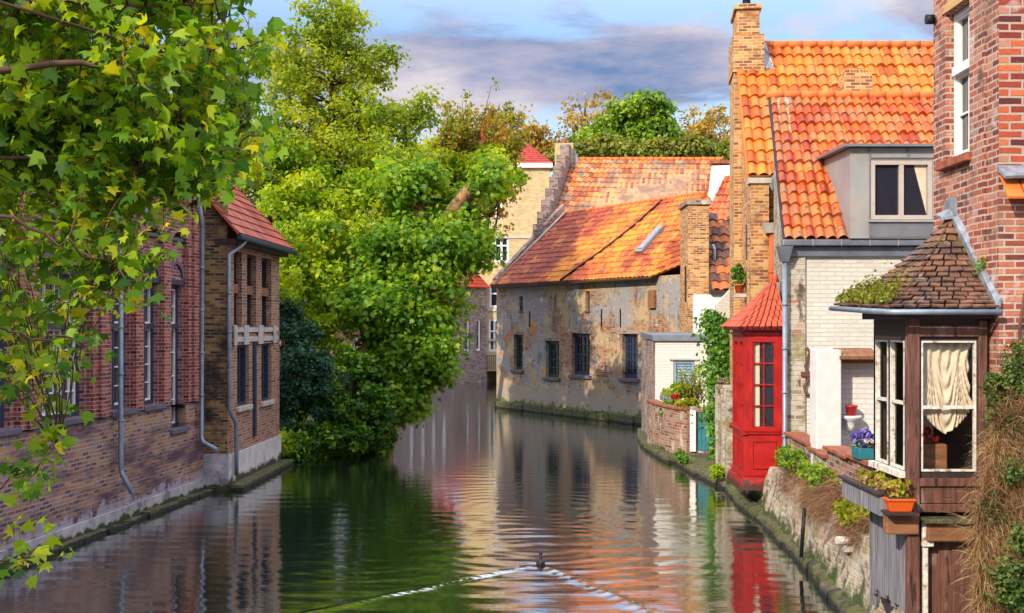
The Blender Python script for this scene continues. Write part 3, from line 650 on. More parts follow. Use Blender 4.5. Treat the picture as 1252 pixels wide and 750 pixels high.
def downpipe(parent, pts, r=0.05, mat='pipe', clips=True):
    mb = MB(); mb.tube(pts, r, 10)
    if clips:
        for a, b in zip(pts[:-1], pts[1:]):
            a, b = Vector(a), Vector(b)
            if abs(a.z - b.z) > 1.2:
                k = int(abs(a.z - b.z) / 1.1)
                for i in range(1, k + 1):
                    q = a.lerp(b, i / (k + 1)); mb.tube([q - Vector((0, 0, 0.025)), q + Vector((0, 0, 0.025))], r * 1.22, 10)
    return mb.build('downpipe', M[mat], parent)

# ================================================================== SETTING
XE = [(-20, 4.6), (10, 4.6), (17.4, 4.73), (21, 4.98), (24, 5.16), (25.4, 5.22), (27, 5.22), (28.6, 5.27), (30.4, 5.42), (33.3, 5.1), (36.5, 4.95), (41, 4.72), (44, 4.86), (47, 5.15)]
def edge_r(Y):
    for (a, xa), (b, xb) in zip(XE[:-1], XE[1:]):
        if a <= Y <= b: return xa + (xb - xa) * (Y - a) / (b - a)
    return XE[-1][1]
# ground: left bank, right bank and far land, one sheet out to the horizon
gm = MB()
left_edge = [(-9.6, -30), (-9.9, 10), (-9.2, 17.5), (-8.35, 30.2), (-7.6, 30.6), (-7.5, 35.9), (-7.3, 37), (-5.6, 39.3), (-5.0, 42), (-6.7, 50), (-7.2, 61), (-6.6, 76), (-4.9, 87), (-1.4, 92.5), (2.6, 93)]
gl = [(x, y, 0.55 if 36 < y < 62 else 1.0) for x, y in left_edge]
far_l = [(-1500, -30, 1.0), (-1500, 2600, 1.0), (2.6, 2600, 1.0)]
def sheet(edge, outer):
    pts = [Vector(p) for p in edge]; o = [Vector(p) for p in outer]
    n = len(pts)
    for a, b, c, d in zip(pts[:-1], pts[1:], o[:-1], o[1:]): gm.poly([a, c, d, b])
    for a, b in zip(pts[:-1], pts[1:]): gm.poly([a, b, (b.x, b.y, -1.2), (a.x, a.y, -1.2)])
sheet(gl, [(-1500, y if i < 14 else 2600, 1.0) for i, (x, y, z) in enumerate(gl)])
right_edge = [(6.2, -30), (6.2, 10), (6.2, 17), (5.9, 19), (6.1, 25.8), (6.3, 26.6), (6.5, 28.5), (6.6, 31), (6.6, 37), (6.4, 41), (6.4, 47), (6.2, 50.6), (-0.2, 62.3), (2.6, 93)]
sheet([(x, y, 1.0) for x, y in right_edge], [(1500, y if i < 13 else 2600, 1.0) for i, (x, y) in enumerate(right_edge)])
gm.poly([(2.6, 93, 1.0), (2.6, 2600, 1.0), (1500, 2600, 1.0)])
g0 = gm.build('ground', M['paving']); tag(g0, 'grey paved ground behind the canal houses', None, kind='structure')
bed = MB(); bed.poly([(-60, -40, -1.15), (60, -40, -1.15), (60, 140, -1.15), (-60, 140, -1.15)])
tag(bed.build('canal_bed', M['earth']), 'muddy bed under the canal water', None, kind='structure')

# water: a real swell with the wake of the coot and its rings in the mesh
DUCK = (PX(661, 20.95), 20.95)
def water_mesh():
    ys = [2.0]
    while ys[-1] < 110:
        ys.append(ys[-1] + max(0.02, ys[-1] * ys[-1] * 0.00011))
    ys = np.array(ys); xs = np.concatenate([np.linspace(-14, -10, 5), np.linspace(-9.9, 6.6, 150), np.linspace(7, 14, 6)])
    X, Y = np.meshgrid(xs, ys)
    Z = np.zeros_like(X)
    r2 = np.random.default_rng(3)
    for i in range(16):
        lam = r2.uniform(0.16, 0.9); th = r2.normal(math.pi / 2, 0.55); ph = r2.uniform(0, 6.28)
        Z += 0.0013 * lam * (0.6 + 0.7 * np.sin(X * 0.5 + i) * np.sin(Y * 0.35 + 2 * i)) * np.sin(2 * math.pi * (X * math.cos(th) * 0.7 + Y * math.sin(th)) / lam + ph)
    fade = np.clip(1.2 - Y / 60, 0.25, 1); Z *= fade
    dx, dy = X - DUCK[0], DUCK[1] - Y        # the coot swims away from the bridge; the wake opens towards it
    # two arms of the V
    for sgn, k in ((-1, 0.98), (1, 0.43)):
        s = dx * sgn; along = np.clip(dy, 0, None)
        dist = s - along * k
        Z += np.where(dy > 0.0, 0.034 * np.exp(-((dist + 0.02 * np.sin(along * 4.3)) / 0.06) ** 2) * np.exp(-along * 0.06) * np.clip(along * 4, 0, 1), 0)
        Z += np.where(dy > 0.0, 0.008 * np.sin(dist * 26) * np.exp(-(dist / 0.35) ** 2) * np.exp(-along * 0.2), 0)
    rr = np.sqrt((dx * 0.9) ** 2 + (dy + 1.6) ** 2)
    Z += 0.0022 * np.sin(rr * 2 * math.pi / 0.42) * np.exp(-((rr - 1.5) / 2.3) ** 2)
    rr2 = np.sqrt((X - PX(640, 25)) ** 2 + (Y - 27.5) ** 2)
    Z += 0.0020 * np.sin(rr2 * 2 * math.pi / 0.5) * np.exp(-((rr2 - 2) / 2.5) ** 2)
    rr3 = np.sqrt((X + 2.6) ** 2 + (Y - 21.5) ** 2)
    Z += 0.0013 * np.sin(rr3 * 2 * math.pi / 0.36) * np.exp(-((rr3 - 1.0) / 1.9) ** 2)
    ny, nx = X.shape
    v = np.stack([X, Y, Z], -1).reshape(-1, 3)
    i = np.arange(nx - 1)[None, :] + nx * np.arange(ny - 1)[:, None]
    q = np.stack([i, i + 1, i + nx + 1, i + nx], -1).reshape(-1)
    me = bpy.data.meshes.new('water'); me.vertices.add(len(v)); me.vertices.foreach_set('co', v.astype(np.float32).ravel())
    me.loops.add(len(q)); me.loops.foreach_set('vertex_index', q.astype(np.int32)); nf = len(q) // 4
    me.polygons.add(nf); me.polygons.foreach_set('loop_start', np.arange(0, len(q), 4, dtype=np.int32)); me.polygons.foreach_set('use_smooth', np.ones(nf, bool))
    me.update(calc_edges=True); me.materials.append(M['water'])
    o = bpy.data.objects.new('water', me); COL.objects.link(o); return o
tag(water_mesh(), 'dark green canal water with fine ripples and a wake', None, kind='structure')

# ================================================================== LEFT BRICK BUILDING
WL = Frame((-9.92, 10.0), (-10.88 + 0.096 * 30.2, 30.2))
uY = lambda Y: (Y - 10) * 1.0046
lb = thing('canal_house', (-9.5, 20, 0), 'long purple red brick building with tall navy windows rising straight from the canal', 'house')
bays = [(12.6, 14.6, 3), (16.2, 18.1, 3), (19.0, 20.95, 3), (21.92, 23.82, 3), (24.9, 25.98, 1), (26.56, 27.56, 1), (28.15, 29.08, 0)]
holes = []
for (a, b, k) in bays:
    z0 = 2.42 if k else 1.76
    holes.append((uY(a), uY(b), z0, 5.22))
    holes.append((uY(a) + 0.12, uY(b) - 0.12, 6.35, 7.75))
mb = MB(); WL.wall(mb, 1.0, uY(30.25), 2.3, 9.2, [h for h in holes if h[2] > 2] + [(uY(28.15), uY(29.08), 2.3, 5.22)], 0.4)
mb.build('wall', M['brick_infill'], lb)
mb = MB(); WL.wall(mb, 1.0, uY(30.25), 0.32, 2.3, [(uY(28.15), uY(29.08), 1.76, 2.3)], 0.55, d=0.10); mb.build('wall', M['brick_base'], lb, label='sooty yellow and purple brick base of the wall')
mb = MB()
us = [1.0] + [uY(28.05), uY(29.2), uY(30.25)]
for a, b in ((1.0, uY(28.08)), (uY(29.16), uY(30.25))):      # sloping brick-on-edge offset over the base
    mb.prism([WL.p(a, 2.302, 0.005), WL.p(a, 2.302, 0.13), WL.p(a, 2.36, 0.005 + 0.02)], WL.U * (b - a))
mb.build('string_course', M['sill_dark'], lb)
mb = MB(); WL.box(mb, 1.0, uY(30.3), -0.5, 0.34, -0.3, 0.16); mb.build('plinth', M['plinth'], lb)
mb = MB()
for i in range(20):
    a = 1.0 + i * 1.02; WL.box(mb, a, a + 1.0, -0.5, 0.09 + R.uniform(-0.02, 0.03), 0.16, 0.34 + R.uniform(-0.03, 0.05))
mb.build('ledge', M['ledge'], lb, bevel=0.02)
# brick piers with arches springing between them
pe = [(11.0, 12.45), (14.75, 16.05), (18.25, 18.88), (21.08, 21.80), (23.93, 24.78), (26.05, 26.46), (27.64, 28.06), (29.16, 29.95)]
for (a, b) in pe:
    mb = MB(); WL.box(mb, uY(a), uY(b), 2.36, 8.95, 0.002, 0.13); w = (b - a)
    if w > 0.5:
        WL.box(mb, uY(a) + w * 0.3, uY(b) - w * 0.3, 2.36, 8.95, 0.131, 0.2)
    mb.build('pier', M['brick_red'], lb)
for (a, b), (c, d) in zip(pe[:-1], pe[1:]):
    u0, u1 = uY(b), uY(c); mid = (u0 + u1) / 2; r = (u1 - u0) / 2; n = 12; zc = 5.95; rise = min(r, 0.55)
    mb = MB()
    prev = None
    for i in range(n + 1):
        t = math.pi * i / n; pt = (mid - r * math.cos(t), zc + rise * math.sin(t))
        if prev:
            mb.prism([WL.p(prev[0], prev[1], 0.003), WL.p(pt[0], pt[1], 0.003), WL.p(pt[0], 6.78, 0.003), WL.p(prev[0], 6.78, 0.003)], WL.N * 0.118)
        prev = pt
    mb.build('arch', M['brick_red'], lb)
    # small relieving arch of bricks on edge over the window head
    mb = MB(); r2_ = r * 0.82; prev = None
    for i in range(11):
        t = math.pi * (0.12 + 0.76 * i / 10); c_, s_ = math.cos(t), math.sin(t)
        o_ = (mid - r2_ * c_ * 1.0, 5.2 + 0.52 * s_ * 1.0); q_ = (mid - (r2_ + 0.09) * c_, 5.2 + 0.61 * s_)
        if prev: mb.prism([WL.p(*prev[0], 0.003), WL.p(*o_, 0.003), WL.p(*q_, 0.003), WL.p(*prev[1], 0.003)], WL.N * 0.05)
        prev = (o_, q_)
    mb.build('arch', M['sill_dark'], lb)
for (a, b, k) in bays:
    u0, u1 = uY(a), uY(b)
    z0 = 2.42 if k else 1.76
    ml = [u0 + (u1 - u0) * i / (3 if k == 3 else 2) for i in range(1, 3 if k == 3 else 2)]
    window(lb, WL, u0 + 0.01, u1 - 0.01, z0 + 0.01, 5.21, -0.16, 2 if k == 3 else 1, 4, transom=4.22, mull=ml, fw=0.085, sill=None, bw=0.026, name='window' if k else 'door', label=None if k else 'tall narrow navy door with glazed lights above the water')
    sm = MB(); WL.box(sm, u0 - 0.1, u1 + 0.1, z0 - 0.11, z0 - 0.002, -0.2, 0.17); sm.build('sill', M['sill_dark'], lb, bevel=0.01)
    hm = MB(); WL.box(hm, u0 - 0.06, u1 + 0.06, 5.225, 5.34, -0.1, 0.05); hm.build('lintel', M['navy'], lb)
    window(lb, WL, u0 + 0.13, u1 - 0.13, 6.36, 7.74, -0.16, 2, 3, fw=0.07, sill='sill_dark')
mb = MB(); WL.box(mb, 0.8, uY(30.4), 9.2, 9.42, -0.45, 0.28); WL.box(mb, 0.8, uY(30.4), 9.0, 9.2, -0.3, 0.15); mb.build('cornice', M['brick_red'], lb)
flat_tiles(lb, 'roof', M['tile_red'], WL.p(0.8, 9.43, 0.3), WL.p(uY(30.4), 9.43, 0.3), WL.p(0.8, 11.2, -5.5), WL.p(uY(30.4), 11.2, -5.5), 0.3, 0.3)
mb = MB(); WL.box(mb, 1.0, uY(30.25), 0.0, 9.19, -9.0, -8.6); WL.box(mb, 1.0, 1.3, 0.0, 9.18, -8.6, -0.41); WL.box(mb, uY(30.25) - 0.3, uY(30.25) - 0.01, 0.0, 9.18, -8.6, -0.41)
mb.prism([WL.p(1.0, 9.2, -8.8), WL.p(1.0, 9.2, -0.3), WL.p(1.0, 10.95, -5.3)], WL.U * (uY(30.25) - 1.05)); mb.build('wall', M['brick_far'], lb)
downpipe(lb, [WL.p(uY(24.96), 9.1, 0.26), WL.p(uY(24.96), 1.25, 0.26), WL.p(uY(24.96), 1.1, 0.29), WL.p(uY(24.75), 0.72, 0.62)], 0.052)
downpipe(lb, [WL.p(uY(29.4), 7.35, 0.3), WL.p(uY(29.75), 6.75, 0.26), WL.p(uY(29.8), 1.42, 0.22), WL.p(uY(29.75), 1.3, 0.3), WL.p(uY(29.55), 1.14, 0.72)], 0.055)
downpipe(lb, [WL.p(uY(15.4), 9.1, 0.26), WL.p(uY(15.4), 1.25, 0.26), WL.p(uY(15.2), 0.9, 0.6)], 0.052)

# ------------------------------------------------------------------ annex with the red roof
AF = Frame((-8.12, 30.30), (-7.30, 30.42)); AS = Frame((-7.30, 30.42), (-7.10, 36.2))
an = thing('canal_annex', (-7.9, 33, 0), 'narrow waterside brick annex with a red tiled roof and open loggia', 'house')
LA = AS.L
mb = MB(); AF.box(mb, 0, AF.L, 0.95, 6.35, -0.3, 0.0); mb.build('wall', M['brick_dark_yellow'], an, label='dark blotched yellow brick end wall')
mb = MB(); AF.box(mb, -0.0, AF.L - 0.003, 6.352, 7.5, -0.3, -0.005)
mb.build('wall', M['brick_dark_yellow'], an)
mb = MB(); AF.box(mb, 0, AF.L + 0.02, -0.5, 0.95, -0.32, 0.03); mb.build('plinth', M['plinth'], an)
# side wall: two lower windows, slot, three tall loggia openings
lo = [(0.95, 2.15, 2.08, 3.72), (3.55, 4.75, 2.05, 3.72)]; up = [(0.62, 1.42, 4.2, 6.2), (1.95, 2.95, 4.2, 6.2), (3.6, 4.75, 4.2, 6.2)]
mb = MB(); AS.wall(mb, 0.003, LA, 0.9, 6.34, lo + up, 0.3); mb.build('wall', M['brick_annex'], an)
mb = MB(); AS.wall(mb, 0.02, LA + 0.05, -0.5, 0.9, [], 0.35, d=0.05); mb.build('plinth', M['white_plinth'], an)
mb = MB(); AS.box(mb, -0.02, LA + 0.12, -0.5, 0.16, 0.05, 0.4); mb.build('ledge', M['ledge'], an, bevel=0.03)
mb = MB(); AS.box(mb, 0.5, LA - 0.3, 3.80, 3.94, 0.001, 0.04); AS.box(mb, 0.5, LA - 0.3, 4.06, 4.19, 0.001, 0.05)
for a, b in ((0.45, 0.7), (1.45, 1.9), (3.0, 3.5), (4.78, 5.1)): AS.box(mb, a, b, 3.72, 4.25, 0.0415, 0.075)
mb.build('string_course', M['stone_pale'], an)
for (a, b, c, e) in lo:
    window(an, AS, a + .01, b - .01, c + .01, e - .01, -0.14, 1, 1, frame='navy', bars=None, mull=[(a + b) / 2], fw=0.07)
    mb = MB(); AS.box(mb, a - 0.12, b + 0.12, c - 0.13, c - 0.003, -0.1, 0.09); mb.build('sill', M['stone_pale'], an, bevel=0.01)
for (a, b, c, e) in up:
    window(an, AS, a + .01, b - .01, c + .01, e - .01, -0.2, 1, 1, frame='wood_dark', bars=None, transom=5.22, fw=0.05)
    mb = MB(); AS.box(mb, a + 0.02, b - 0.02, 5.1, 5.34, -0.149, -0.08); mb.build('rail', M['wood_brown'], an)
mb = MB(); AS.box(mb, 2.55, 2.78, 1.15, 3.78, 0.002, 0.06); mb.build('shutter', M['navy'], an)
mb = MB(); AS.box(mb, -0.1, LA + 0.3, 6.34, 6.46, -0.3, 0.22); mb.build('fascia', M['wood_dark'], an)
mb = MB(); AS.box(mb, -0.25, LA + 0.5, 6.43, 6.56, 0.3, 0.46); mb.build('gutter', M['navy'], an, bevel=0.03)
ez = 6.58
E0, E1 = AS.p(-0.3, ez, 0.38), AS.p(LA + 0.42, ez, 0.38); R0, R1 = (-8.75, 30.15, 8.66), (-8.60, 36.5, 8.62)
flat_tiles(an, 'roof', M['tile_red'], E0, E1, R0, R1, 0.36, 0.36, 0.03)
flat_tiles(an, 'roof', M['tile_red'], (-10.2, 36.6, 6.9), (-10.3, 30.15, 6.9), R1, R0, 0.36, 0.36, 0.03)
ridge(an, R0, R1, 0.07, 'tile_ridge_red' if 'tile_ridge_red' in M else 'coping')
mb = MB(); mb.prism([AS.p(LA - 0.02, 0.2, -0.01), AS.p(LA - 0.02, 6.45, -0.01), (-8.6, 36.1, 8.45), (-9.9, 36.1, 7.2), (-9.9, 36.1, 0.2)], (0, -0.25, 0)); mb.build('wall', M['brick_annex'], an)
mb = MB(); AS.box(mb, 0, LA, 0.2, 6.3, -2.8, -2.6); mb.build('wall', M['brick_annex'], an)
downpipe(an, [AS.p(0.35, 6.45, 0.38), AS.p(0.25, 6.3, 0.3), AS.p(-0.12, 6.05, 0.08), AS.p(-0.12, 2.1, 0.08), AS.p(0.05, 1.9, 0.12), AS.p(0.3, 1.75, 0.14), AS.p(0.35, 1.5, 0.14), AS.p(0.35, 0.35, 0.14)], 0.055)

# ================================================================== GREY HOUSE IN THE BEND
GA = Frame((-0.66, 62.0), (6.89, 48.6))
gh = thing('canal_house', (3, 57, 0), 'low grey plastered brick house with an orange tile roof, maroon shade coloured into its left, at the bend', 'house')
LG = GA.L
def gx(x):      # where the wall line crosses a sight line
    k = (x - CX) / F; return (k * 62.0 + 0.66) / (GA.U.x - k * GA.U.y)
gw = []
for (xa, xb, za, zb, c_, r_, fr) in ((628, 639, 2.02, 3.82, 2, 4, 'green_paint'), (667, 683.5, 1.75, 3.52, 3, 4, 'green_paint'), (699, 721, 1.95, 3.9, 4, 4, 'navy'), (760.5, 779.5, 1.95, 3.9, 4, 5, 'navy')):
    gw.append((gx(xa), gx(xb), za, zb, c_, r_, fr))
small = [(gx(635), gx(639), 5.0, 5.75), (gx(716), gx(721), 4.95, 5.85)]
mb = MB(); GA.wall(mb, 0, LG, 0.3, 6.35, [w[:4] for w in gw] + small, 0.45, 0.25); mb.build('wall', M['brick_grey'], gh)
for (a, b, c, e, cc, rr_, fr) in gw:
    window(gh, GA, a + .01, b - .01, c + .01, e - .01, -0.22, cc, rr_, frame=fr, bars=fr, fw=0.08, bw=0.05)
    mb = MB(); GA.box(mb, a - 0.15, b + 0.15, c - 0.14, c - 0.003, -0.1, 0.12); mb.build('sill', M['sill_dark'], gh, bevel=0.01)
    mb = MB(); GA.box(mb, a - 0.12, b + 0.12, e + 0.003, e + 0.14, -0.1, 0.03); mb.build('lintel', M['brick_far'], gh)
for (a, b, c, e) in small: window(gh, GA, a + .005, b - .005, c + .01, e - .01, -0.2, 1, 1, bars=None, fw=0.05, sill='sill_dark')
mb = MB()
for a, zt in ((gx(655), 0.9), (gx(696), 0.8), (gx(728), 0.6)): pass
for i in range(16):
    a = i * LG / 16; GA.box(mb, a, a + LG / 16 - 0.02, -0.5, 0.34 + R.uniform(-0.03, 0.04), -0.2, 0.30 + R.uniform(-0.04, 0.05))
mb.build('ledge', M['ledge'], gh, bevel=0.04)
for xx in (648, 759, 736): 
    a = gx(xx); mb = MB(); GA.box(mb, a - 0.02, a + 0.02, 4.2, 5.0, 0.0, 0.05); mb.build('wall_anchor', M['iron'], gh)
a = gx(799); mb = MB(); GA.box(mb, a - 0.22, a + 0.22, 5.0, 5.75, 0.001, 0.14); mb.build('hoist_box', M['wood_brown'], gh)
W4 = -GA.N * 4.0
ge0, ge1 = Vector(GA.p(-0.25, 6.38, 0.45)), Vector(GA.p(13.95, 6.30, 0.45))
gr0, gr1 = Vector(GA.p(0.1, 10.3, -4.0)), Vector(GA.p(12.0, 10.25, -4.0))
pantile(gh, 'roof', M['pan_shade_maroon'], ge0, ge0.lerp(ge1, 0.36), gr0, gr0.lerp(gr1, 0.44), 0.3, 0.40, 0.045, 0.035, 4, label='left third of the roof, tree shade put into its maroon tile colour')
pantile(gh, 'roof', M['pan_grey_house'], ge0.lerp(ge1, 0.36), ge1, gr0.lerp(gr1, 0.44), gr1, 0.3, 0.40, 0.045, 0.035, 4)
q = Vector(GA.p(14.9, 7.6, -3.0))
pantile(gh, 'roof', M['pan_grey_house'], ge1, q, gr1, gr1 + Vector((0.05, -0.03, 0)), 0.3, 0.4, 0.04, 0.035, 4)
mb = MB(); mb.prism([GA.p(0, 0.3, -0.02), GA.p(0, 6.4, -0.02), GA.p(0, 10.25, -4.05), GA.p(0, 6.4, -8.1), GA.p(0, 0.3, -8.1)], -GA.U * 0.35)
mb.build('gable', M['brick_grey'], gh)
mb = MB(); mb.prism([GA.p(-0.02, 6.5, 0.15), GA.p(-0.02, 6.75, 0.15), GA.p(-0.02, 10.85, -4.05), GA.p(-0.02, 10.5, -4.05)], -GA.U * 0.42); mb.build('verge_parapet', M['brick_garden'], gh, label='ragged brick parapet along the roof verge')
mb = MB(); mb.tube([GA.p(0.2, 6.52, 0.35), GA.p(0.28, 10.42, -3.95)], 0.06, 6); mb.build('mortar_fillet', M['mortar'], gh)
pantile(gh, 'roof', M['pan_grey_house'], GA.p(12.0, 6.4, -8.2), GA.p(0, 6.4, -8.2), gr1, gr0, 0.3, 0.4, 0.04, 0.03, 3)
ridge(gh, gr0, gr1, 0.10)
mb = MB(); GA.box(mb, 0, LG, 0.3, 6.3, -8.2, -7.9); GA.box(mb, LG - 0.3, LG, 0.3, 6.33, -7.9, -0.46); mb.build('wall', M['brick_grey'], gh)
mb = MB(); GA.box(mb, -0.2, 13.9, 6.22, 6.36, 0.05, 0.42); mb.build('eave_board', M['wood_dark'], gh)
# rooflight and the dark lead valley
def on_roof(s, t, h=0.06):
    p = ge0.lerp(ge1, s).lerp(gr0.lerp(gr1, s), t); n = (ge1 - ge0).cross(gr0 - ge0).normalized(); return p + (n if n.z > 0 else -n) * h
mb = MB(); mb.hexa([on_roof(.835, .28, 0.0), on_roof(.875, .28, 0.0), on_roof(.90, .58, 0.0), on_roof(.86, .58, 0.0)], [on_roof(.835, .28, .17), on_roof(.875, .28, .17), on_roof(.90, .58, .17), on_roof(.86, .58, .17)])
sk = mb.build('rooflight', M['zinc_seam'], gh)
mb = MB(); mb.hexa([on_roof(.842, .31, .172), on_roof(.872, .31, .172), on_roof(.892, .55, .172), on_roof(.862, .55, .172)], [on_roof(.842, .31, .19), on_roof(.872, .31, .19), on_roof(.892, .55, .19), on_roof(.862, .55, .19)]); mb.build('pane', M['lead'], sk)
mb = MB(); mb.tube([on_roof(.50, .0, .07), on_roof(.62, .4, .07), on_roof(.70, .72, .07), on_roof(.745, .97, .07)], 0.055, 6); mb.build('flashing', M['iron'], gh)

# ------------------------------------------------------------------ taller house behind, stepped gable
bh = thing('back_house', (8, 68, 1), 'large house behind with speckled orange pantile roof and stepped gable', 'house')
b0, b1 = Vector((1.6, 63.2, 8.2)), Vector((10.2, 63.2, 7.2)); c0, c1 = Vector((3.55, 70, 14.1)), Vector((12.4, 70, 14.1))
pantile(bh, 'roof', M['pan_back'], b0, b1 + Vector((1.2, 0, 0)), c0, c1, 0.34, 0.5, 0.055, 0.045, 4)
pantile(bh, 'roof', M['pan_back'], (12.6, 77, 7.2), (3.5, 77, 7.2), c1, c0, 0.45, 0.6, 0.05, 0.04, 2)
ridge(bh, c0, c1, 0.12)
mb = MB(); mb.hexa([(1.7, 63.4, 0.9), (11.6, 63.4, 0.9), (12.4, 76.8, 0.9), (3.4, 76.8, 0.9)], [(1.7, 63.4, 7.4), (11.6, 63.4, 7.0), (12.4, 76.8, 7.1), (3.4, 76.8, 7.1)]); mb.build('wall', M['brick_far'], bh)
mb = MB(); n = 8
for i in range(n):       # stepped parapet that climbs along the verge
    t = (i + 0.5) / n; p = b0.lerp(c0, i / n); q2 = b0.lerp(c0, (i + 1) / n)
    x = (p.x + q2.x) / 2
    mb.hexa([(p.x - 0.5, p.y, 0.9), (p.x + 0.05, p.y, 0.9), (q2.x + 0.05, q2.y, 0.9), (q2.x - 0.5, q2.y, 0.9)], [(p.x - 0.5, p.y, q2.z + 0.75), (p.x + 0.0, p.y, q2.z + 0.75), (q2.x + 0.0, q2.y, q2.z + 0.75), (q2.x - 0.5, q2.y, q2.z + 0.75)])
mb.build('stepped_gable', M['brick_far'], bh)
mb = MB(); mb.box(c0.x - 1.0, c0.x + 0.05, 69.6, 70.8, 12, 15.0); mb.build('chimney', M['brick_yellow_far'], bh)
mb = MB(); mb.prism([(c0.x + 0.02, 69.7, 13.5), (c0.x + 0.45, 69.7, 13.9), (c0.x + 0.1, 69.7, 14.7)], (0, 0.1, 0)); mb.build('flashing', M['lead'], bh)
mb = MB(); mb.tube([(c0.x - 0.45, 70.2, 15.0), (c0.x - 0.45, 70.2, 15.35)], 0.16, 8); mb.build('chimney_pot', M['coping'], bh)
mb = MB(); mb.prism([(9.35, 55.6, 6.2), (8.9, 55.6, 9.2), (9.3, 55.6, 10.6), (9.42, 55.6, 11.75), (10.9, 55.6, 11.85), (10.9, 55.6, 6.2)], (0, 0.5, 0))
wc = mb.build('white_gable', M['white_chimney']); tag(wc, 'bright whitewashed gable stub rising behind the brick chimney wall', 'gable wall')
mb = MB(); mb.box(9.35, 10.95, 55.5, 56.2, 11.86, 12.0); mb.build('coping', M['coping'], wc)

# ------------------------------------------------------------------ yellow house and far wall
YF = Frame((-1.9, 91.0), (2.9, 91.0))
yh = thing('yellow_house', (1, 95, 1), 'tall pale yellow brick house with white windows at the canal end', 'house')
yo = []
for (xa, xb, ya, yb) in ((604, 622, 288, 321), (598.5, 619, 349, 376), (597.5, 611.5, 390, 430), (598, 614, 236, 268)):
    yo.append((PX(xa, 91) + 1.9, PX(xb, 91) + 1.9, PZ(yb, 91), PZ(ya, 91)))
mb = MB(); YF.wall(mb, 0, 4.8, 0.8, 16.4, yo, 0.4, 0.2); mb.build('wall', M['brick_yellow_far'], yh)
for (a, b, c, e) in yo: window(yh, YF, a + .01, b - .01, c + .01, e - .01, -0.12, 1, 1, frame='white_paint', bars=None, transom=c + (e - c) * 0.62, mull=[(a + b) / 2], fw=0.14)
for z in (11.0, 5.4, 3.1):
    mb = MB(); YF.box(mb, 0, 4.8, z, z + 0.18, 0.001, 0.08); mb.build('string_course', M['stone_pale'], yh)
mb = MB(); YF.box(mb, -0.2, 5.0, 16.4, 16.75, -0.3, 0.3); mb.build('cornice', M['white_paint'], yh)
mb = MB(); YF.box(mb, 4.55, 4.8, 0.8, 16.39, -9, -0.41); YF.box(mb, 0, 0.25, 0.8, 16.39, -9, -0.41); mb.build('wall', M['brick_yellow_far'], yh)
flat_tiles(yh, 'roof', M['tile_far_red'], YF.p(-0.2, 16.76, 0.3), YF.p(5.0, 16.76, 0.3), YF.p(1.5, 19.4, -3.5), YF.p(2.4, 19.4, -3.5), 0.4, 0.4)
mb = MB(); mb.prism([YF.p(5.0, 16.77, 0.3), YF.p(5.0, 16.77, -8), YF.p(2.4, 19.4, -3.5)], (-0.05, 0, 0)); mb.build('roof', M['tile_far_red'], yh)
mb = MB()
for i in range(9): mb.tube([(-1.85 + i * 0.14, 90.6, 1.0), (-1.85 + i * 0.14, 90.6, 2.0)], 0.02, 5)
mb.tube([(-1.9, 90.6, 2.0), (-0.7, 90.6, 2.0)], 0.03, 6); rl = mb.build('railing', M['iron']); tag(rl, 'small black railing on the quay below the yellow house', 'railing')
FW = Frame((-7.6, 76.0), (-4.2, 88.0)); FW2 = Frame((-4.2, 88.0), (-1.9, 90.8))
fw_ = thing('far_house', (-5, 83, 0), 'grey mauve brick house with blocked white window recesses behind the leaning tree', 'house')
rec = [(3.0, 3.9, 2.6, 5.0), (5.2, 6.1, 2.6, 5.0), (7.4, 8.3, 2.6, 5.0), (9.6, 10.6, 2.6, 5.2)]
mb = MB(); FW.wall(mb, 0, FW.L, 0, 7.2, rec, 0.4); mb.build('wall', M['brick_far'], fw_)
for r_ in rec:
    mb = MB(); FW.box(mb, r_[0], r_[1], r_[2], r_[3], -0.22, -0.1); mb.build('blind_window', M['white_plaster'], fw_)
rec2 = [(1.0, 1.6, 2.4, 4.8), (2.4, 2.9, 2.4, 4.8)]
mb = MB(); FW2.wall(mb, 0, FW2.L, 0, 7.2, rec2, 0.4); mb.build('wall', M['brick_far'], fw_)
for r_ in rec2: window(fw_, FW2, *r_, -0.15, 1, 2, frame='white_paint', fw=0.1)
flat_tiles(fw_, 'roof', M['tile_far_red'], FW.p(0, 7.2, 0.3), FW.p(FW.L, 7.2, 0.3), FW.p(0, 11, -4), FW.p(FW.L, 11, -4), 0.4, 0.4)
flat_tiles(fw_, 'roof', M['tile_far_red'], FW2.p(0, 7.2, 0.3), FW2.p(FW2.L, 7.2, 0.3), FW2.p(-1, 11, -4), FW2.p(FW2.L, 11, -4), 0.4, 0.4)
mb = MB(); FW.box(mb, 0, FW.L, 0, 7.1, -8, -7.6); FW.box(mb, 0, 0.3, 0, 7.1, -7.6, -0.41); mb.build('wall', M['brick_far'], fw_)
RF = Frame((-9.6, 64.0), (-7.7, 75.9))
rh = thing('red_house', (-10, 70, 0), 'low red painted waterside house with white windows mostly hidden by trees', 'house')
rr = [(1.2, 2.2, 1.6, 3.6), (3.6, 4.6, 1.6, 3.6), (6.0, 7.0, 1.6, 3.6), (8.4, 9.4, 1.6, 3.6)]
mb = MB(); RF.wall(mb, 0, RF.L - .02, 0, 6.0, rr, 0.4); mb.build('wall', M['brick_red'], rh)
for r_ in rr: window(rh, RF, *r_, -0.1, 2, 3, frame='white_paint', fw=0.14)
flat_tiles(rh, 'roof', M['tile_far_red'], RF.p(0, 6, 0.3), RF.p(RF.L, 6, 0.3), RF.p(0, 9, -4), RF.p(RF.L, 9, -4), 0.4, 0.4)
mb = MB(); RF.box(mb, 0, RF.L - .02, 0, 5.9, -8, -7.6); RF.box(mb, 0, 0.3, 0, 5.9, -7.6, -0.41); mb.build('wall', M['brick_far'], rh)
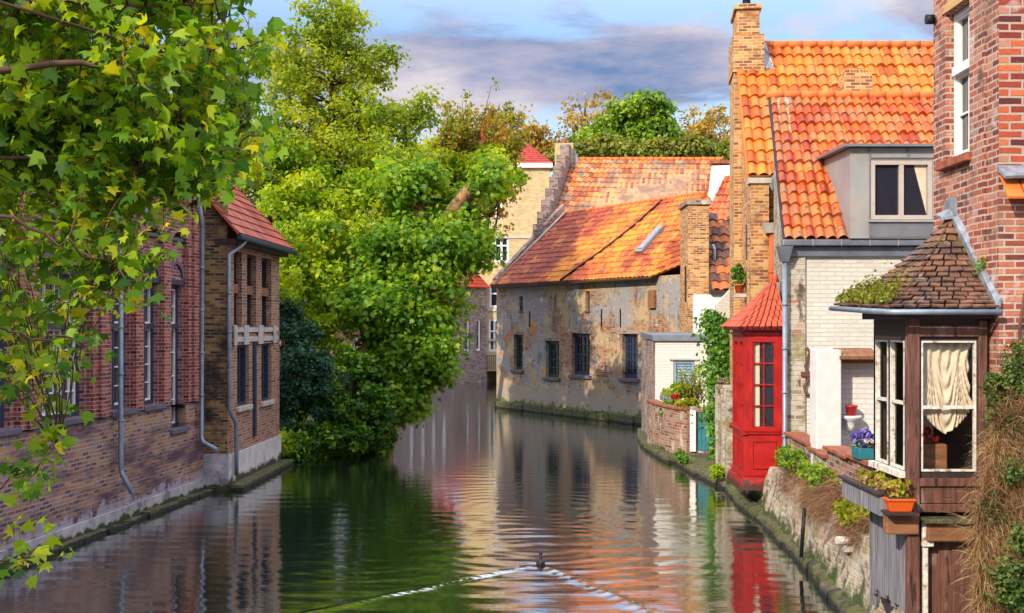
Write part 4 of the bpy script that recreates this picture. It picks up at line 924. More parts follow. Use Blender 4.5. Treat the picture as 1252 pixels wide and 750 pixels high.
# far red roofs glimpsed over the trees
mb = MB(); th_ = thing('turreted_house', (-1.5, 112, 1), 'distant red tiled roof just showing above the treetops', 'house')
mb.hexa([(-4.5, 106, 1), (1.5, 106, 1), (1.5, 116, 1), (-4.5, 116, 1)], [(-4.5, 106, 18.8), (1.5, 106, 18.8), (1.5, 116, 18.8), (-4.5, 116, 18.8)]); mb.build('wall', M['brick_yellow_far'], th_)
mb = MB(); mb.prism([(-4.7, 105.8, 18.8), (1.7, 105.8, 18.8), (-1.8, 105.8, 24.0)], (0, 10.4, 0)); mb.build('roof', M['tile_far_red'], th_)

# ================================================================== RIGHT BANK
# canal-side retaining wall: a lumpy sloping wall from a mossy ledge up to the parapets
def canal_wall(name, Ya, Yb, top, mat, label, step=0.3, topx=None):
    t = thing(name, (edge_r(Ya), Ya, 0), label, 'canal wall')
    n = max(int((Yb - Ya) / step), 1); prof = [(-0.0, -0.5), (0.13, 0.12), (0.20, 0.5), (0.27, 0.8), (0.34, 1.0)]
    rows = []
    for i in range(n + 1):
        Y = Ya + (Yb - Ya) * i / n; x = edge_r(Y); zt = top(Y); xt = topx(Y) if topx else x + 0.45
        row = []
        for k in range(7):
            s = k / 6; z = -0.5 + (zt + 0.5) * s; xx = x + 0.13 + (xt - x - 0.13) * (max(0, s - 0.15) / 0.85)
            b = 0.05 if 0 < k < 6 else 0.015
            row.append((xx + R.uniform(-b, b), Y + R.uniform(-b, b), z))
        row.append((xt + 0.6, Y, zt)); rows.append(row)
    mb = MB()
    for a, b in zip(rows[:-1], rows[1:]):
        for k in range(7): mb.poly([b[k], a[k], a[k+1], b[k+1]], smooth=True)
    mb.build('wall', M[mat], t)
    mb = MB(); Y = Ya
    while Y < Yb - 0.05:
        L = min(R.uniform(0.5, 1.0), Yb - Y); x0, x1 = edge_r(Y), edge_r(Y + L); j = R.uniform(-0.04, 0.04); h = 0.14 + R.uniform(-0.03, 0.05)
        mb.hexa([(x0 + 0.04 + j, Y, -0.5), (x0 + 0.3, Y, -0.5), (x1 + 0.3, Y + L - 0.005, -0.5), (x1 + 0.04 + j, Y + L - 0.005, -0.5)],
                [(x0 + 0.09 + j, Y, h), (x0 + 0.3, Y, h + 0.1), (x1 + 0.3, Y + L - 0.005, h + 0.1), (x1 + 0.09 + j, Y + L - 0.005, h)]); Y += L
    mb.build('ledge', M['ledge'], t, bevel=0.03); return t
canal_wall('canal_wall', 14.9, 25.9, lambda Y: 1.15, 'stone_wall', 'whitish rubble canal wall with moss and hanging weeds in front of the white house', topx=lambda Y: edge_r(Y) + 0.40)
canal_wall('canal_wall', 25.9, 30.6, lambda Y: 0.5 if Y < 28.8 else 1.0, 'stone_wall', 'rough stone foot of the wall below the red bay window', topx=lambda Y: edge_r(Y) + 0.45)
fw0 = thing('canal_wall', (5.6, 33, 0), 'pale crumbling wall between the ivy and the red bay window', 'canal wall')
mb = MB(); f_ = Frame((5.68, 33.2), (5.55, 30.4))
for i in range(10):
    f_.box(mb, f_.L * i / 10, f_.L * (i + 1) / 10, -0.4, 2.35 + 0.25 * math.sin(i * 1.7), -0.5, 0.0 + 0.04 * math.sin(i * 2.3))
mb.build('wall', M['stone_wall'], fw0)
mb = MB(); Y = 30.6
while Y < 36.4:
    x0, x1 = edge_r(Y), edge_r(Y + 0.7); mb.hexa([(x0, Y, -0.5), (5.9, Y, -0.5), (5.9, Y + .69, -0.5), (x1, Y + .69, -0.5)], [(x0 + 0.05 + R.uniform(-.05, .05), Y, 0.18), (5.9, Y, 0.36), (5.9, Y + .69, 0.36), (x1 + 0.05 + R.uniform(-.05, .05), Y + .69, 0.18)]); Y += 0.7
mb.build('ledge', M['ledge'], fw0, bevel=0.04)

# ------------------------------------------------------------------ white painted house with zinc dormer
wh = thing('white_house', (8, 27, 1), 'white painted brick house with orange pantiles, zinc dormer and red bay window', 'house')
WF = Frame((6.02, 26.0), (11.5, 26.0)); WS = Frame((6.62, 30.0), (6.02, 26.0))
mb = MB(); WF.box(mb, 0, 5.48, 0.9, 6.0, -0.35, 0); mb.build('wall', M['brick_white'], wh)
mb = MB(); mb.prism([WS.p(0, 0.2, 0), WS.p(WS.L - 0.001, 0.2, 0), WS.p(WS.L - 0.001, 6.0, 0), WS.p(0, 10.0, 0)], -WS.N * 0.4)
mb.build('gable', M['stone_wall'], wh, label='narrow rubble gable flank in shadow')
mb = MB(); mb.prism([(11.1, 26.01, 0.9), (11.1, 26.01, 6.0), (11.1, 30, 9.9), (11.1, 30, 0.9)], (0.35, 0, 0)); mb.box(6.7, 11.1, 30.0, 30.3, 0.9, 9.8); mb.build('wall', M['brick_white'], wh)
we0, we1, wr0, wr1 = (5.93, 25.78, 6.10), (11.6, 25.78, 6.10), (6.54, 30.05, 10.02), (11.6, 30.05, 10.02)
pantile(wh, 'roof', M['pan_orange2'], we0, we1, wr0, wr1, 0.232, 0.43, 0.05, 0.055, 8, wob=0.02)
ridge(wh, (6.45, 30.05, 10.07), (11.6, 30.05, 10.07), 0.10)
mb = MB(); mb.prism([(5.9, 25.8, 5.95), (5.9, 25.8, 6.14), (6.5, 30.05, 10.08), (6.5, 30.05, 9.86)], (0.05, 0, 0)); mb.build('bargeboard', M['wood_dark'], wh)
mb = MB(); WF.box(mb, -0.14, 5.5, 5.97, 6.10, 0.10, 0.26); WF.box(mb, -0.04, 5.48, 5.74, 5.96, 0.002, 0.10); mb.build('gutter', M['zinc'], wh, bevel=0.02)
mb = MB()
for i in range(9): u = 0.5 + i * 0.62; WF.box(mb, u, u + 0.02, 5.965, 6.105, 0.262, 0.268)
mb.build('gutter_seam', M['zinc_pale'], wh)
hp = MB(); hp.hexa([(5.86, 25.78, 5.62), (6.02, 25.78, 5.62), (6.02, 25.94, 5.62), (5.86, 25.94, 5.62)], [(5.78, 25.70, 5.96), (6.10, 25.70, 5.96), (6.10, 25.98, 5.96), (5.78, 25.98, 5.96)]); hp.build('hopper', M['zinc'], wh)
downpipe(wh, [(5.95, 25.86, 5.65), (5.95, 25.86, 0.85), (5.92, 25.84, 0.68), (5.62, 25.7, 0.34)], 0.055)
# dormer
mb = MB(); DF = Frame((7.33, 25.70), (11.1, 25.70)); wx0, wx1 = PX(1064, 25.7) - 7.33, PX(1140, 25.7) - 7.33; wz0, wz1 = PZ(269, 25.7), PZ(196, 25.7)
DF.wall(mb, 0, 3.8, 6.12, 8.08, [(wx0, wx1, wz0, wz1), (wx1 + 0.5, wx1 + 1.7, wz0, wz1)], 0.2)
dm = mb.build('dormer', M['zinc_pale'], wh, label='zinc clad box dormer with a two light window')
for cx_ in (7.331, 10.99):
    mb = MB(); mb.prism([(cx_, 25.71, 6.12), (cx_, 25.71, 8.08), (cx_, 28.3, 8.12), (cx_, 26.0, 6.12)], (0.1, 0, 0)); mb.build('cheek', M['zinc_pale'], dm)
mb = MB(); mb.hexa([(7.16, 25.52, 8.09), (11.3, 25.52, 8.09), (11.3, 28.5, 8.15), (7.16, 28.5, 8.15)], [(7.16, 25.52, 8.15), (11.3, 25.52, 8.15), (11.3, 28.5, 8.21), (7.16, 28.5, 8.21)]); mb.build('dormer_roof', M['zinc_seam'], dm)
mb = MB()
for u in (0.42, 1.25, 2.05, 2.9): DF.box(mb, u - 0.012, u + 0.012, 7.87 if u > 0.5 else 6.15, 8.07, 0.001, 0.03)
DF.box(mb, 0.43, 3.78, 7.85, 7.875, 0.001, 0.028); mb.build('seam', M['zinc_seam'], dm)
mb = MB(); DF.box(mb, 0.43, 3.78, 6.15, wz0 - 0.05, 0.001, 0.02); mb.build('apron', M['zinc_seam'], dm)
for a, b in ((wx0, wx1), (wx1 + 0.5, wx1 + 1.7)):
    window(dm, DF, a + .01, b - .01, wz0 + .01, wz1 - .01, -0.03, 1, 1, frame='taupe', bars=None, mull=[(a + b) / 2], fw=0.09)
mb = MB(); DF.box(mb, wx0 - 0.05, wx1 + 0.05, wz0 - 0.05, wz0 - 0.001, 0.0, 0.07); mb.build('sill', M['zinc_pale'], dm)
mb = MB()
for j in range(12):
    a = wx1 - 0.11 - 0.022 * j; mb.poly([DF.p(a - 0.022, wz0 + 0.12 + 0.085 * (j + 1), -0.057), DF.p(a, wz0 + 0.12 + 0.085 * j, -0.057 - 0.003 * (j % 2)), DF.p(a, wz1 - 0.1, -0.057 - 0.003 * (j % 2)), DF.p(a - 0.022, wz1 - 0.1, -0.057)])
mb.build('blind', M['curtain'], dm)
# iron and brick anchor on the front
mb = MB(); mb.tube([WF.p(.42, 3.75, .06), WF.p(.50, 3.65, .06), WF.p(.40, 3.35, .06), WF.p(.47, 3.05, .06), WF.p(.37, 2.9, .06), WF.p(.42, 2.72, .06), WF.p(.52, 2.7, .06)], 0.035, 8)
WF.box(mb, 0.30, 0.56, 3.12, 3.22, 0.001, 0.10); mb.build('wall_anchor', M['rust'], wh)

# red bay window on the flank of the white house
A_, B_, C_, D_ = (6.10, 26.55), (5.20, 26.62), (5.27, 28.35), (6.30, 28.40)
b1f, b2f, b3f = Frame(B_, A_), Frame(C_, B_), Frame(D_, C_)
mb = MB()
o1 = [(0.20, 0.70, 1.95, 3.86)]; o2 = [(0.22, 0.80, 1.95, 3.86), (0.98, 1.56, 1.95, 3.86)]; o3 = [(0.25, 0.80, 1.95, 3.86)]
b1f.wall(mb, 0, b1f.L, 0.62, 4.14, o1, 0.12); b2f.wall(mb, 0, b2f.L, 0.62, 4.14, o2, 0.12); b3f.wall(mb, 0, b3f.L, 0.62, 4.14, o3, 0.12)
mb.poly([(A_[0], A_[1], 0.63), (B_[0], B_[1], 0.63), (C_[0], C_[1], 0.63), (D_[0], D_[1], 0.63)])
bay = mb.build('bay_window', M['red_paint'], wh, label='glossy red bay window overhanging the canal')
mb = MB()
for f_, ov in ((b1f, 0.0), (b2f, 0.0), (b3f, 0.0)):
    for z, h, d in ((1.80, 0.05, 0.045), (1.86, 0.03, 0.075), (0.86, 0.05, 0.05), (4.02, 0.06, 0.05)):
        f_.box(mb, -d * 0.0, f_.L + 0.0, z, z + h, 0.002, d)
for (px_, py_) in (B_, C_):
    mb.box(px_ - 0.06, px_ + 0.06, py_ - 0.06, py_ + 0.06, 1.78, 1.91)
mb.build('moulding', M['red_paint_light'], bay)
mb = MB()
def ring(z, g): return [(A_[0] + 0.02, A_[1] - g, z), (D_[0], D_[1] + g, z), (C_[0] - g, C_[1] + g, z), (B_[0] - g, B_[1] - g, z)]
for z0, z1, g0, g1 in ((0.80, 0.88, 0.03, 0.02), (0.70, 0.80, 0.09, 0.06), (0.55, 0.70, 0.13, 0.10)): mb.hexa(ring(z0, g0), ring(z1, g1))
mb.build('base_moulding', M['red_paint'], bay)
for f_, os_ in ((b1f, o1), (b2f, o2), (b3f, o3)):
    for (a, b, c, e) in os_:
        mb = MB(); t = 0.03
        f_.box(mb, a, a + t, c, e, -0.10, -0.03); f_.box(mb, b - t, b, c, e, -0.10, -0.03); f_.box(mb, (a + b) / 2 - 0.014, (a + b) / 2 + 0.014, c, e, -0.095, -0.045)
        for i in range(0, 5): z = c + (e - c) * i / 4; f_.box(mb, a + t, b - t, max(c, z - 0.014), min(e, z + 0.014), -0.094, -0.044)
        for s_ in (0, 1):       # rounded top corners
            xx = a if s_ == 0 else b; dx = 0.16 if s_ == 0 else -0.16
            mb.prism([f_.p(xx, e, -0.09), f_.p(xx + dx, e, -0.09), f_.p(xx + dx * 0.35, e - 0.045, -0.09), f_.p(xx, e - 0.14, -0.09)], f_.N * 0.05)
        mb.build('glazing_bars', M['red_paint'], bay)
        mb = MB(); f_.box(mb, a - 0.01, b + 0.01, c - 0.01, e + 0.01, -0.115, -0.105); mb.build('pane', M['glass'], bay)
        mb = MB(); f_.box(mb, a + 0.03, a + (b - a) * 0.33, c, e, -0.103, -0.100); mb.build('blind', M['curtain'], bay)
        # raised panel mouldings below
        mb = MB(); pa, pb, pc, pd = a - 0.02, b + 0.02, 1.02, 1.66
        for (q0, q1, q2, q3) in ((pa, pb, pd - 0.03, pd), (pa, pb, pc, pc + 0.03), (pa, pa + 0.03, pc + 0.03, pd - 0.03), (pb - 0.03, pb, pc + 0.03, pd - 0.03)): f_.box(mb, q0, q1, q2, q3, 0.002, 0.028)
        mb.build('panel', M['red_paint_light'], bay)
apex = Vector((6.12, 27.55, 5.36))
eave = [Vector((6.14, 26.38, 4.2)), Vector((5.06, 26.44, 4.2)), Vector((5.13, 28.52, 4.2)), Vector((6.36, 28.56, 4.2))]
rings = []
for k in range(10):
    t = k / 9; zt = (t ** 1.0) * 1.0; flare = 0.10 * (1 - t) ** 3
    rings.append([apex.lerp(Vector((e.x + (e.x - apex.x) * flare, e.y + (e.y - apex.y) * flare, e.z)), 1 - t * 0.97) + Vector((0, 0, 0 if t > 0.15 else 0.02)) for e in eave])
shingle_rings(bay, 'bay_roof', M['tile_bay'], rings, 0.13, 0.012, 0.004, lift=0.013)
mb = MB(); mb.poly([e + Vector((0, 0, 0.0)) for e in eave]);
for a, b in zip(eave[:-1], eave[1:]): mb.poly([a, b, apex - Vector((0, 0, 0.05))])
mb.build('bay_roof', M['wood_dark'], bay)
mb = MB(); mb.hexa([e - Vector((0, 0, 0.07)) for e in (eave[0], eave[3], eave[2], eave[1])], [e + Vector((0, 0, -0.003)) for e in (eave[0], eave[3], eave[2], eave[1])]); mb.build('cornice', M['red_paint'], bay)
mb = MB(); mb.tube([apex + Vector((0, 0, -0.12)), apex + Vector((0, 0, 0.06))], [0.09, 0.05], 8); mb.build('finial', M['tile_bay'], bay)
mb = MB(); mb.prism([(5.45, 26.7, 0.54), (6.2, 26.7, 0.54), (6.2, 26.7, 0.1)], (0, 1.5, 0)); mb.build('corbel', M['stone_pale'], wh)

# ------------------------------------------------------------------ golden gable house
go = thing('gable_house', (8, 34, 1), 'tall golden brick house with bright orange pantiles and a chimney on its gable', 'house')
GS = Frame((7.0, 38.0), (6.2, 30.9)); GFr = Frame((6.2, 30.9), (12.5, 30.9))
mb = MB()
gp = lambda Y, z, d=0.0: GS.p((38.0 - Y) / (38.0 - 30.9) * GS.L, z, d)
mb.prism([gp(38, 0.3), gp(30.9, 0.3), gp(30.9, 8.05), gp(34.05, 12.0), gp(34.9, 12.0), gp(38, 8.05)], -GS.N * 0.4); mb.build('gable', M['brick_golden'], go)
mb = MB(); GFr.wall(mb, 0.0, 6.2, 0.9, 8.0, [], 0.35, d=0.004); GFr.box(mb, 5.9, 6.2, 0.9, 7.9, -7, -0.4); mb.build('wall', M['brick_golden'], go)
mb = MB(); mb.box(7.5, 12.4, 37.6, 38.0, 0.9, 8.0); mb.build('wall', M['brick_golden'], go)
u33 = (38.0 - 35.2) / 7.1 * GS.L; u35 = (38.0 - 33.5) / 7.1 * GS.L
mb = MB(); GS.box(mb, u33, u35, 0.4, 11.4, 0.003, 0.22); mb.build('chimney_breast', M['brick_orange'], go)
mb = MB(); GS.box(mb, u33 - 0.05, u35 + 0.05, 11.4, 12.45, -0.62, 0.26); GS.box(mb, u33 + 0.1, u35 - 0.1, 12.45, 13.2, -0.5, 0.14); GS.box(mb, u33 + 0.02, u35 - 0.02, 13.2, 13.34, -0.56, 0.2)
ch = mb.build('chimney', M['brick_orange'], go)
mb = MB(); c_ = GS.p((u33 + u35) / 2, 13.34, -0.2); mb.lathe(c_, [(0.22, 0), (0.13, 0.1), (0.11, 0.36), (0.18, 0.40), (0.16, 0.48), (0.10, 0.52), (0.12, 0.8), (0.05, 0.9)], 12); mb.build('chimney_pot', M['iron'], ch)
oe0, oe1, or0, or1 = (6.12, 30.72, 8.12), (12.6, 30.72, 8.12), (6.45, 34.2, 12.28), (12.6, 34.2, 12.28)
pantile(go, 'roof', M['pan_orange'], oe0, oe1, or0, or1, 0.30, 0.46, 0.055, 0.055, 8, wob=0.02)
pantile(go, 'roof', M['pan_orange'], (12.6, 38.2, 8.0), (7.0, 38.2, 8.0), or1, or0, 0.4, 0.6, 0.06, 0.05, 3)
ridge(go, (7.1, 34.2, 12.34), (12.6, 34.2, 12.34), 0.11)
mb = MB(); mb.prism([(7.08, 33.5, 11.45), (7.42, 33.5, 11.40), (7.30, 33.75, 11.9), (7.28, 34.0, 12.25), (7.1, 34.0, 12.3)], (0, -0.04, 0.08)); mb.build('flashing', M['lead'], go)
mb = MB(); mb.prism([(6.06, 30.7, 7.98), (6.06, 30.7, 8.2), (6.42, 34.2, 12.34), (6.42, 34.2, 12.1)], (0.06, 0, 0)); mb.build('verge_tile', M['terracotta_ridge'], go)
mb = MB(); mb.box(6.16, 6.62, 30.55, 30.88, 0.5, 7.9); mb.build('pier', M['brick_orange'], go)
mb = MB(); mb.box(6.10, 6.68, 30.49, 30.87, 7.9, 8.04); mb.build('corbel', M['stone_pale'], go)
mb = MB(); mb.prism([(6.62, 30.5, 7.85), (6.85, 30.5, 8.35), (6.75, 30.5, 8.0), (6.7, 30.5, 7.7)], (0, 0.3, 0)); mb.build('flashing', M['lead'], go)
mb = MB(); mb.hexa([(6.5, 30.2, 6.6), (6.86, 30.2, 6.6), (6.86, 30.5, 6.6), (6.5, 30.5, 6.6)], [(6.42, 30.12, 6.85), (6.94, 30.12, 6.85), (6.94, 30.52, 6.85), (6.42, 30.52, 6.85)]); mb.build('hopper', M['stone_pale'], go)
downpipe(go, [(6.66, 30.33, 6.6), (6.62, 30.33, 4.6)], 0.08, 'terracotta')
# small windows and a slot in the gable
mb = MB(); GS.box(mb, GS.L - 0.85, GS.L - 0.45, 6.0, 6.9, 0.003, 0.04); mb.build('window', M['navy'], go)
# stub chimney between the two roofs
sc_ = MB(); sc_.hexa([(8.65, 31.0, 9.0), (9.5, 31.0, 9.0), (9.5, 31.6, 9.0), (8.65, 31.6, 9.0)], [(8.70, 31.05, 10.85), (9.42, 31.05, 10.85), (9.42, 31.6, 10.85), (8.70, 31.6, 10.85)])
k = len(sc_.v)
for i in range(8): a = 8.74 + i * 0.085; sc_.box(a, a + 0.075, 31.1, 31.5, 10.855, 10.93 + 0.05 * math.sin(i * 0.42 + 0.3) + R.uniform(0, 0.03))
stub = sc_.build('stub_chimney', M['brick_orange']); stub.location = (0, 0, 0); tag(stub, 'squat crumbling brick chimney stub between the two orange roofs', 'chimney')

# ------------------------------------------------------------------ chimney wall, dark tiled outhouse, white shed, garden wall
cw = thing('chimney_wall', (7.3, 47, 1), 'tall orange brick chimney wall standing above the white shed', 'chimney')
mb = MB(); mb.hexa([(6.9, 46.5, 0.8), (7.72, 46.5, 0.8), (7.85, 48.6, 0.8), (6.9, 48.6, 0.8)], [(6.9, 46.5, 9.0), (7.72, 46.5, 9.0), (7.85, 48.6, 9.0), (6.9, 48.6, 9.0)]); mb.build('stack', M['brick_orange'], cw)
mb = MB(); mb.box(6.82, 7.80, 46.42, 48.65, 9.0, 9.2); mb.build('cap', M['brick_garden'], cw)
mb = MB(); mb.box(6.885, 6.898, 46.9, 47.3, 5.2, 6.6); mb.build('slot', M['iron'], cw)
ot = thing('outhouse', (8.4, 48, 1), 'white walled outhouse with a mottled dark pantile roof between brick walls', 'house')
mb = MB(); mb.box(7.0, 9.2, 45.6, 45.95, 0.9, 5.45); mb.box(9.2, 9.5, 45.6, 50, 0.9, 5.4); mb.build('wall', M['white_plaster'], ot)
mb = MB(); mb.box(7.62, 9.4, 45.45, 45.65, 5.46, 5.6); mb.build('gutter', M['wood_dark'], ot)
pantile(ot, 'roof', M['pan_dark'], (7.74, 45.7, 5.62), (9.6, 45.7, 5.62), (7.74, 49.2, 8.9), (9.6, 49.2, 8.9), 0.34, 0.5, 0.06, 0.05, 5)
mb = MB(); mb.hexa([(7.95, 46.9, 6.85), (8.05, 46.9, 6.85), (8.05, 47.2, 7.1), (7.95, 47.2, 7.1)], [(7.95, 46.85, 7.3), (8.05, 46.85, 7.3), (8.05, 47.15, 7.5), (7.95, 47.15, 7.5)]); mb.build('vent', M['lead'], ot)
pantile(ot, 'roof', M['pan_orange2'], (7.9, 50.5, 8.3), (10.2, 50.5, 8.3), (9.6, 53.5, 11.0), (10.4, 53.5, 11.0), 0.34, 0.5, 0.06, 0.05, 4, label='small orange pantile slope behind')

sh = thing('garden_shed', (5.8, 42, 1), 'low white shed with dark brick flank, zinc roof edge and blue shuttered door', 'shed')
SF = Frame((4.95, 41.0), (6.75, 40.7)); SS = Frame((5.05, 46.2), (4.95, 41.0))
mb = MB(); SF.wall(mb, 0, SF.L, 0.9, 3.72, [(0.62, 1.35, 1.2, 3.05)], 0.25); mb.build('wall', M['brick_white2'], sh)
mb = MB(); SS.wall(mb, 0, SS.L, -0.4, 3.72, [(3.2, 3.75, 2.2, 3.3)], 0.25); mb.build('wall', M['brick_far'], sh, label='dark brick flank facing the canal')
mb = MB(); SS.box(mb, 3.2, 3.75, 2.2, 3.3, -0.2, -0.12); mb.build('shutter', M['wood_dark'], sh)
mb = MB(); SF.box(mb, -0.08, SF.L + 0.1, 3.722, 3.92, -0.3, 0.10); mb.hexa([(4.9, 41.1, 3.73), (6.8, 40.9, 3.73), (6.9, 46.2, 3.8), (5.0, 46.2, 3.8)], [(4.9, 41.1, 3.9), (6.8, 40.9, 3.9), (6.9, 46.2, 4.0), (5.0, 46.2, 4.0)]); mb.build('roof_edge', M['zinc'], sh)
mb = MB(); SF.box(mb, 0.63, 0.72, 1.2, 3.04, -0.12, -0.03); SF.box(mb, 1.25, 1.34, 1.2, 3.04, -0.12, -0.03); SF.box(mb, 0.72, 1.25, 2.94, 3.04, -0.12, -0.03); SF.box(mb, 0.72, 1.25, 1.2, 2.94, -0.12, -0.10)
dd = mb.build('door', M['blue_shutter'], sh)
mb = MB()
for i in range(16):
    z = 1.35 + i * 0.1; mb.prism([SF.p(0.75, z, -0.095), SF.p(0.75, z + 0.075, -0.095), SF.p(0.75, z, -0.055)], SF.U * 0.47)
mb.build('louvre', M['blue_shutter'], dd)
mb = MB(); SF.box(mb, 0.5, 1.5, 3.06, 3.12, 0.002, 0.06); mb.build('lintel', M['stone_pale'], sh)

gw_ = thing('garden_wall', (4.9, 38, 0), 'curved old brick garden wall between the white shed and the golden gable', 'wall')
pts = [(4.93, 41.0), (4.98, 39.6), (5.15, 38.2), (5.35, 37.3), (5.6, 36.6)]
mb = MB(); cp = MB()
for a, b in zip(pts[:-1], pts[1:]):
    f_ = Frame(a, b); f2 = Frame(b, a)
    f2.box(mb, -0.02, f2.L, -0.5, 1.62, -0.25, 0); f2.box(cp, -0.03, f2.L, 1.622, 1.70, -0.3, 0.06)
mb.build('wall', M['brick_garden'], gw_); cp.build('coping', M['coping'], gw_, bevel=0.01)
mb = MB(); Y = 36.5
while Y < 46.5:
    x0, x1 = edge_r(Y), edge_r(Y + 0.8); mb.hexa([(x0 - 0.22, Y, -0.5), (x0 + 0.5, Y, -0.5), (x1 + 0.5, Y + .78, -0.5), (x1 - 0.22, Y + .78, -0.5)], [(x0 - 0.18 + R.uniform(-.05, .05), Y, 0.2), (x0 + 0.5, Y, 0.26), (x1 + 0.5, Y + .78, 0.26), (x1 - 0.18 + R.uniform(-.05, .05), Y + .78, 0.2)]); Y += 0.8
mb.build('ledge', M['ledge'], gw_, bevel=0.04)
# set-back wall with the teal door under the ivy
TF = Frame((5.45, 36.3), (6.9, 35.6))
mb = MB(); TF.wall(mb, 0, TF.L, 0.2, 1.75, [(0.22, 0.72, 0.42, 1.6)], 0.3); mb.build('wall', M['brick_garden'], gw_)
mb = MB(); TF.box(mb, 0.225, 0.715, 0.42, 1.595, -0.12, -0.06)
for i in range(4): TF.box(mb, 0.24 + i * 0.12, 0.34 + i * 0.12, 0.44, 1.58, -0.0595, -0.045)
td = mb.build('door', M['teal'], gw_, label='teal plank water door')
mb = MB(); TF.box(mb, 0.02, 0.2, 0.4, 1.65, 0.002, 0.08); mb.build('jamb', M['white_paint'], gw_)
mb = MB(); TF.box(mb, 0.0, 1.0, 0.1, 0.36, 0.0, 0.35); mb.build('step', M['ledge'], gw_, bevel=0.02)
# limewashed wall behind the ivy
mb = MB(); mb.hexa([(6.25, 36.4, 0.8), (6.95, 36.4, 0.8), (6.95, 36.7, 0.8), (6.25, 36.7, 0.8)], [(6.28, 36.4, 4.9), (6.95, 36.4, 5.6), (6.95, 36.7, 5.6), (6.28, 36.7, 4.9)])
lw = mb.build('garden_wall', M['brick_white']); tag(lw, 'tall narrow cream limewashed wall piece overgrown by ivy', 'wall')

# ------------------------------------------------------------------ parapet and white courtyard wall
pp = [(5.98, 25.75), (5.86, 23.3), (5.74, 21.6), (5.66, 19.9), (5.60, 17.2)]
tops = [1.86, 1.80, 1.98, 2.02]
pw = thing('parapet_wall', (5.8, 21, 1), 'stepped brick parapet with reddish coping running along the canal terrace', 'wall')
for i, (a, b) in enumerate(zip(pp[:-1], pp[1:])):
    f_ = Frame(a, b); mb = MB(); f_.box(mb, 0.003, f_.L, 0.85, tops[i], -0.26, 0.0); mb.build('wall', M['brick_garden' if i != 1 else 'stone_wall'], pw)
    cp = MB(); n = int(f_.L / 0.3)
    for k in range(n): f_.box(cp, k * f_.L / n, (k + 1) * f_.L / n - 0.012, tops[i] + 0.002, tops[i] + 0.06 + R.uniform(-0.008, 0.012), -0.34, 0.07 + R.uniform(-0.01, 0.02))
    cp.build('coping', M['coping'], pw, bevel=0.008)
cwall = thing('courtyard_wall', (6.5, 23.1, 1), 'white plastered courtyard wall with a small tiled canopy', 'wall')
mb = MB(); mb.box(5.88, 9.5, 23.2, 23.4, 0.9, 3.78); mb.build('wall', M['brick_white2'], cwall)
mb = MB(); mb.box(5.84, 6.32, 22.75, 23.19, 0.9, 3.76); mb.build('pier', M['white_plaster'], cwall, bevel=0.02)
mb = MB()
for i in range(4): a = 6.28 + i * 0.19; mb.hexa([(a, 22.72, 3.58), (a + 0.18, 22.72, 3.58), (a + 0.18, 23.2, 3.72), (a, 23.2, 3.72)], [(a, 22.72, 3.64), (a + 0.18, 22.72, 3.64), (a + 0.18, 23.2, 3.79), (a, 23.2, 3.79)])
mb.box(6.32, 7.1, 22.9, 23.19, 3.50, 3.57); mb.build('canopy', M['wood_brown'], cwall)
mb = MB(); mb.lathe((6.58, 23.0, 2.18), [(0.03, 0), (0.07, 0.1), (0.09, 0.2), (0.2, 0.26), (0.2, 0.3)], 12); mb.box(6.5, 6.66, 23.05, 23.19, 2.2, 2.45); mb.build('bracket', M['white_plaster'], cwall)

def pot(c, r, h, mat, name='flower_pot', label='', square=False, parent=None):
    mb = MB(); mb.lathe(c, [(r * 0.72, 0), (r * 0.95, h * 0.8), (r * 1.05, h * 0.81), (r * 1.08, h), (r * 0.94, h), (r * 0.9, h * 0.86)], 16)
    o = mb.build(name, M[mat]); tag(o, label, 'flower pot'); return o
pot((6.58, 23.0, 2.482), 0.115, 0.2, 'red_pot', label='small red flower pot on the white bracket of the courtyard wall')

def tuft(name, label, cat, mat, c, rad, n, size, shape=DIAMOND, up=0.4, group=None, kind=None, per=8, rc=0.08):
    t = thing(name, c, label, cat, group)
    crown(t, 'foliage', mat, [(c[0], c[1], c[2] + rad[2] * 0.6, rad[0], rad[1], rad[2], max(n // per, 1))], per, rc, size, shape, up); return t
# pansies in a teal pot on the parapet
mb = MB(); mb.box(5.52, 5.78, 18.85, 19.3, 2.085, 2.27); pb = mb.build('flower_trough', M['teal'], bevel=0.015); tag(pb, 'dark teal trough on the parapet coping', 'planter')
t = tuft('pansy', 'blue violet and white pansies in the teal trough on the parapet', 'flowers', M['leaf_sycamore'], (5.66, 19.08, 2.26), (0.2, 0.32, 0.14), 260, 0.06)
crown(t, 'blossom', M['petal_blue'], [(5.66, 19.08, 2.42, 0.24, 0.34, 0.15, 60)], 4, 0.04, 0.085, DIAMOND, 0.3)
crown(t, 'blossom', M['petal_white'], [(5.72, 18.9, 2.38, 0.15, 0.16, 0.1, 10)], 4, 0.03, 0.08, DIAMOND, 0.3)

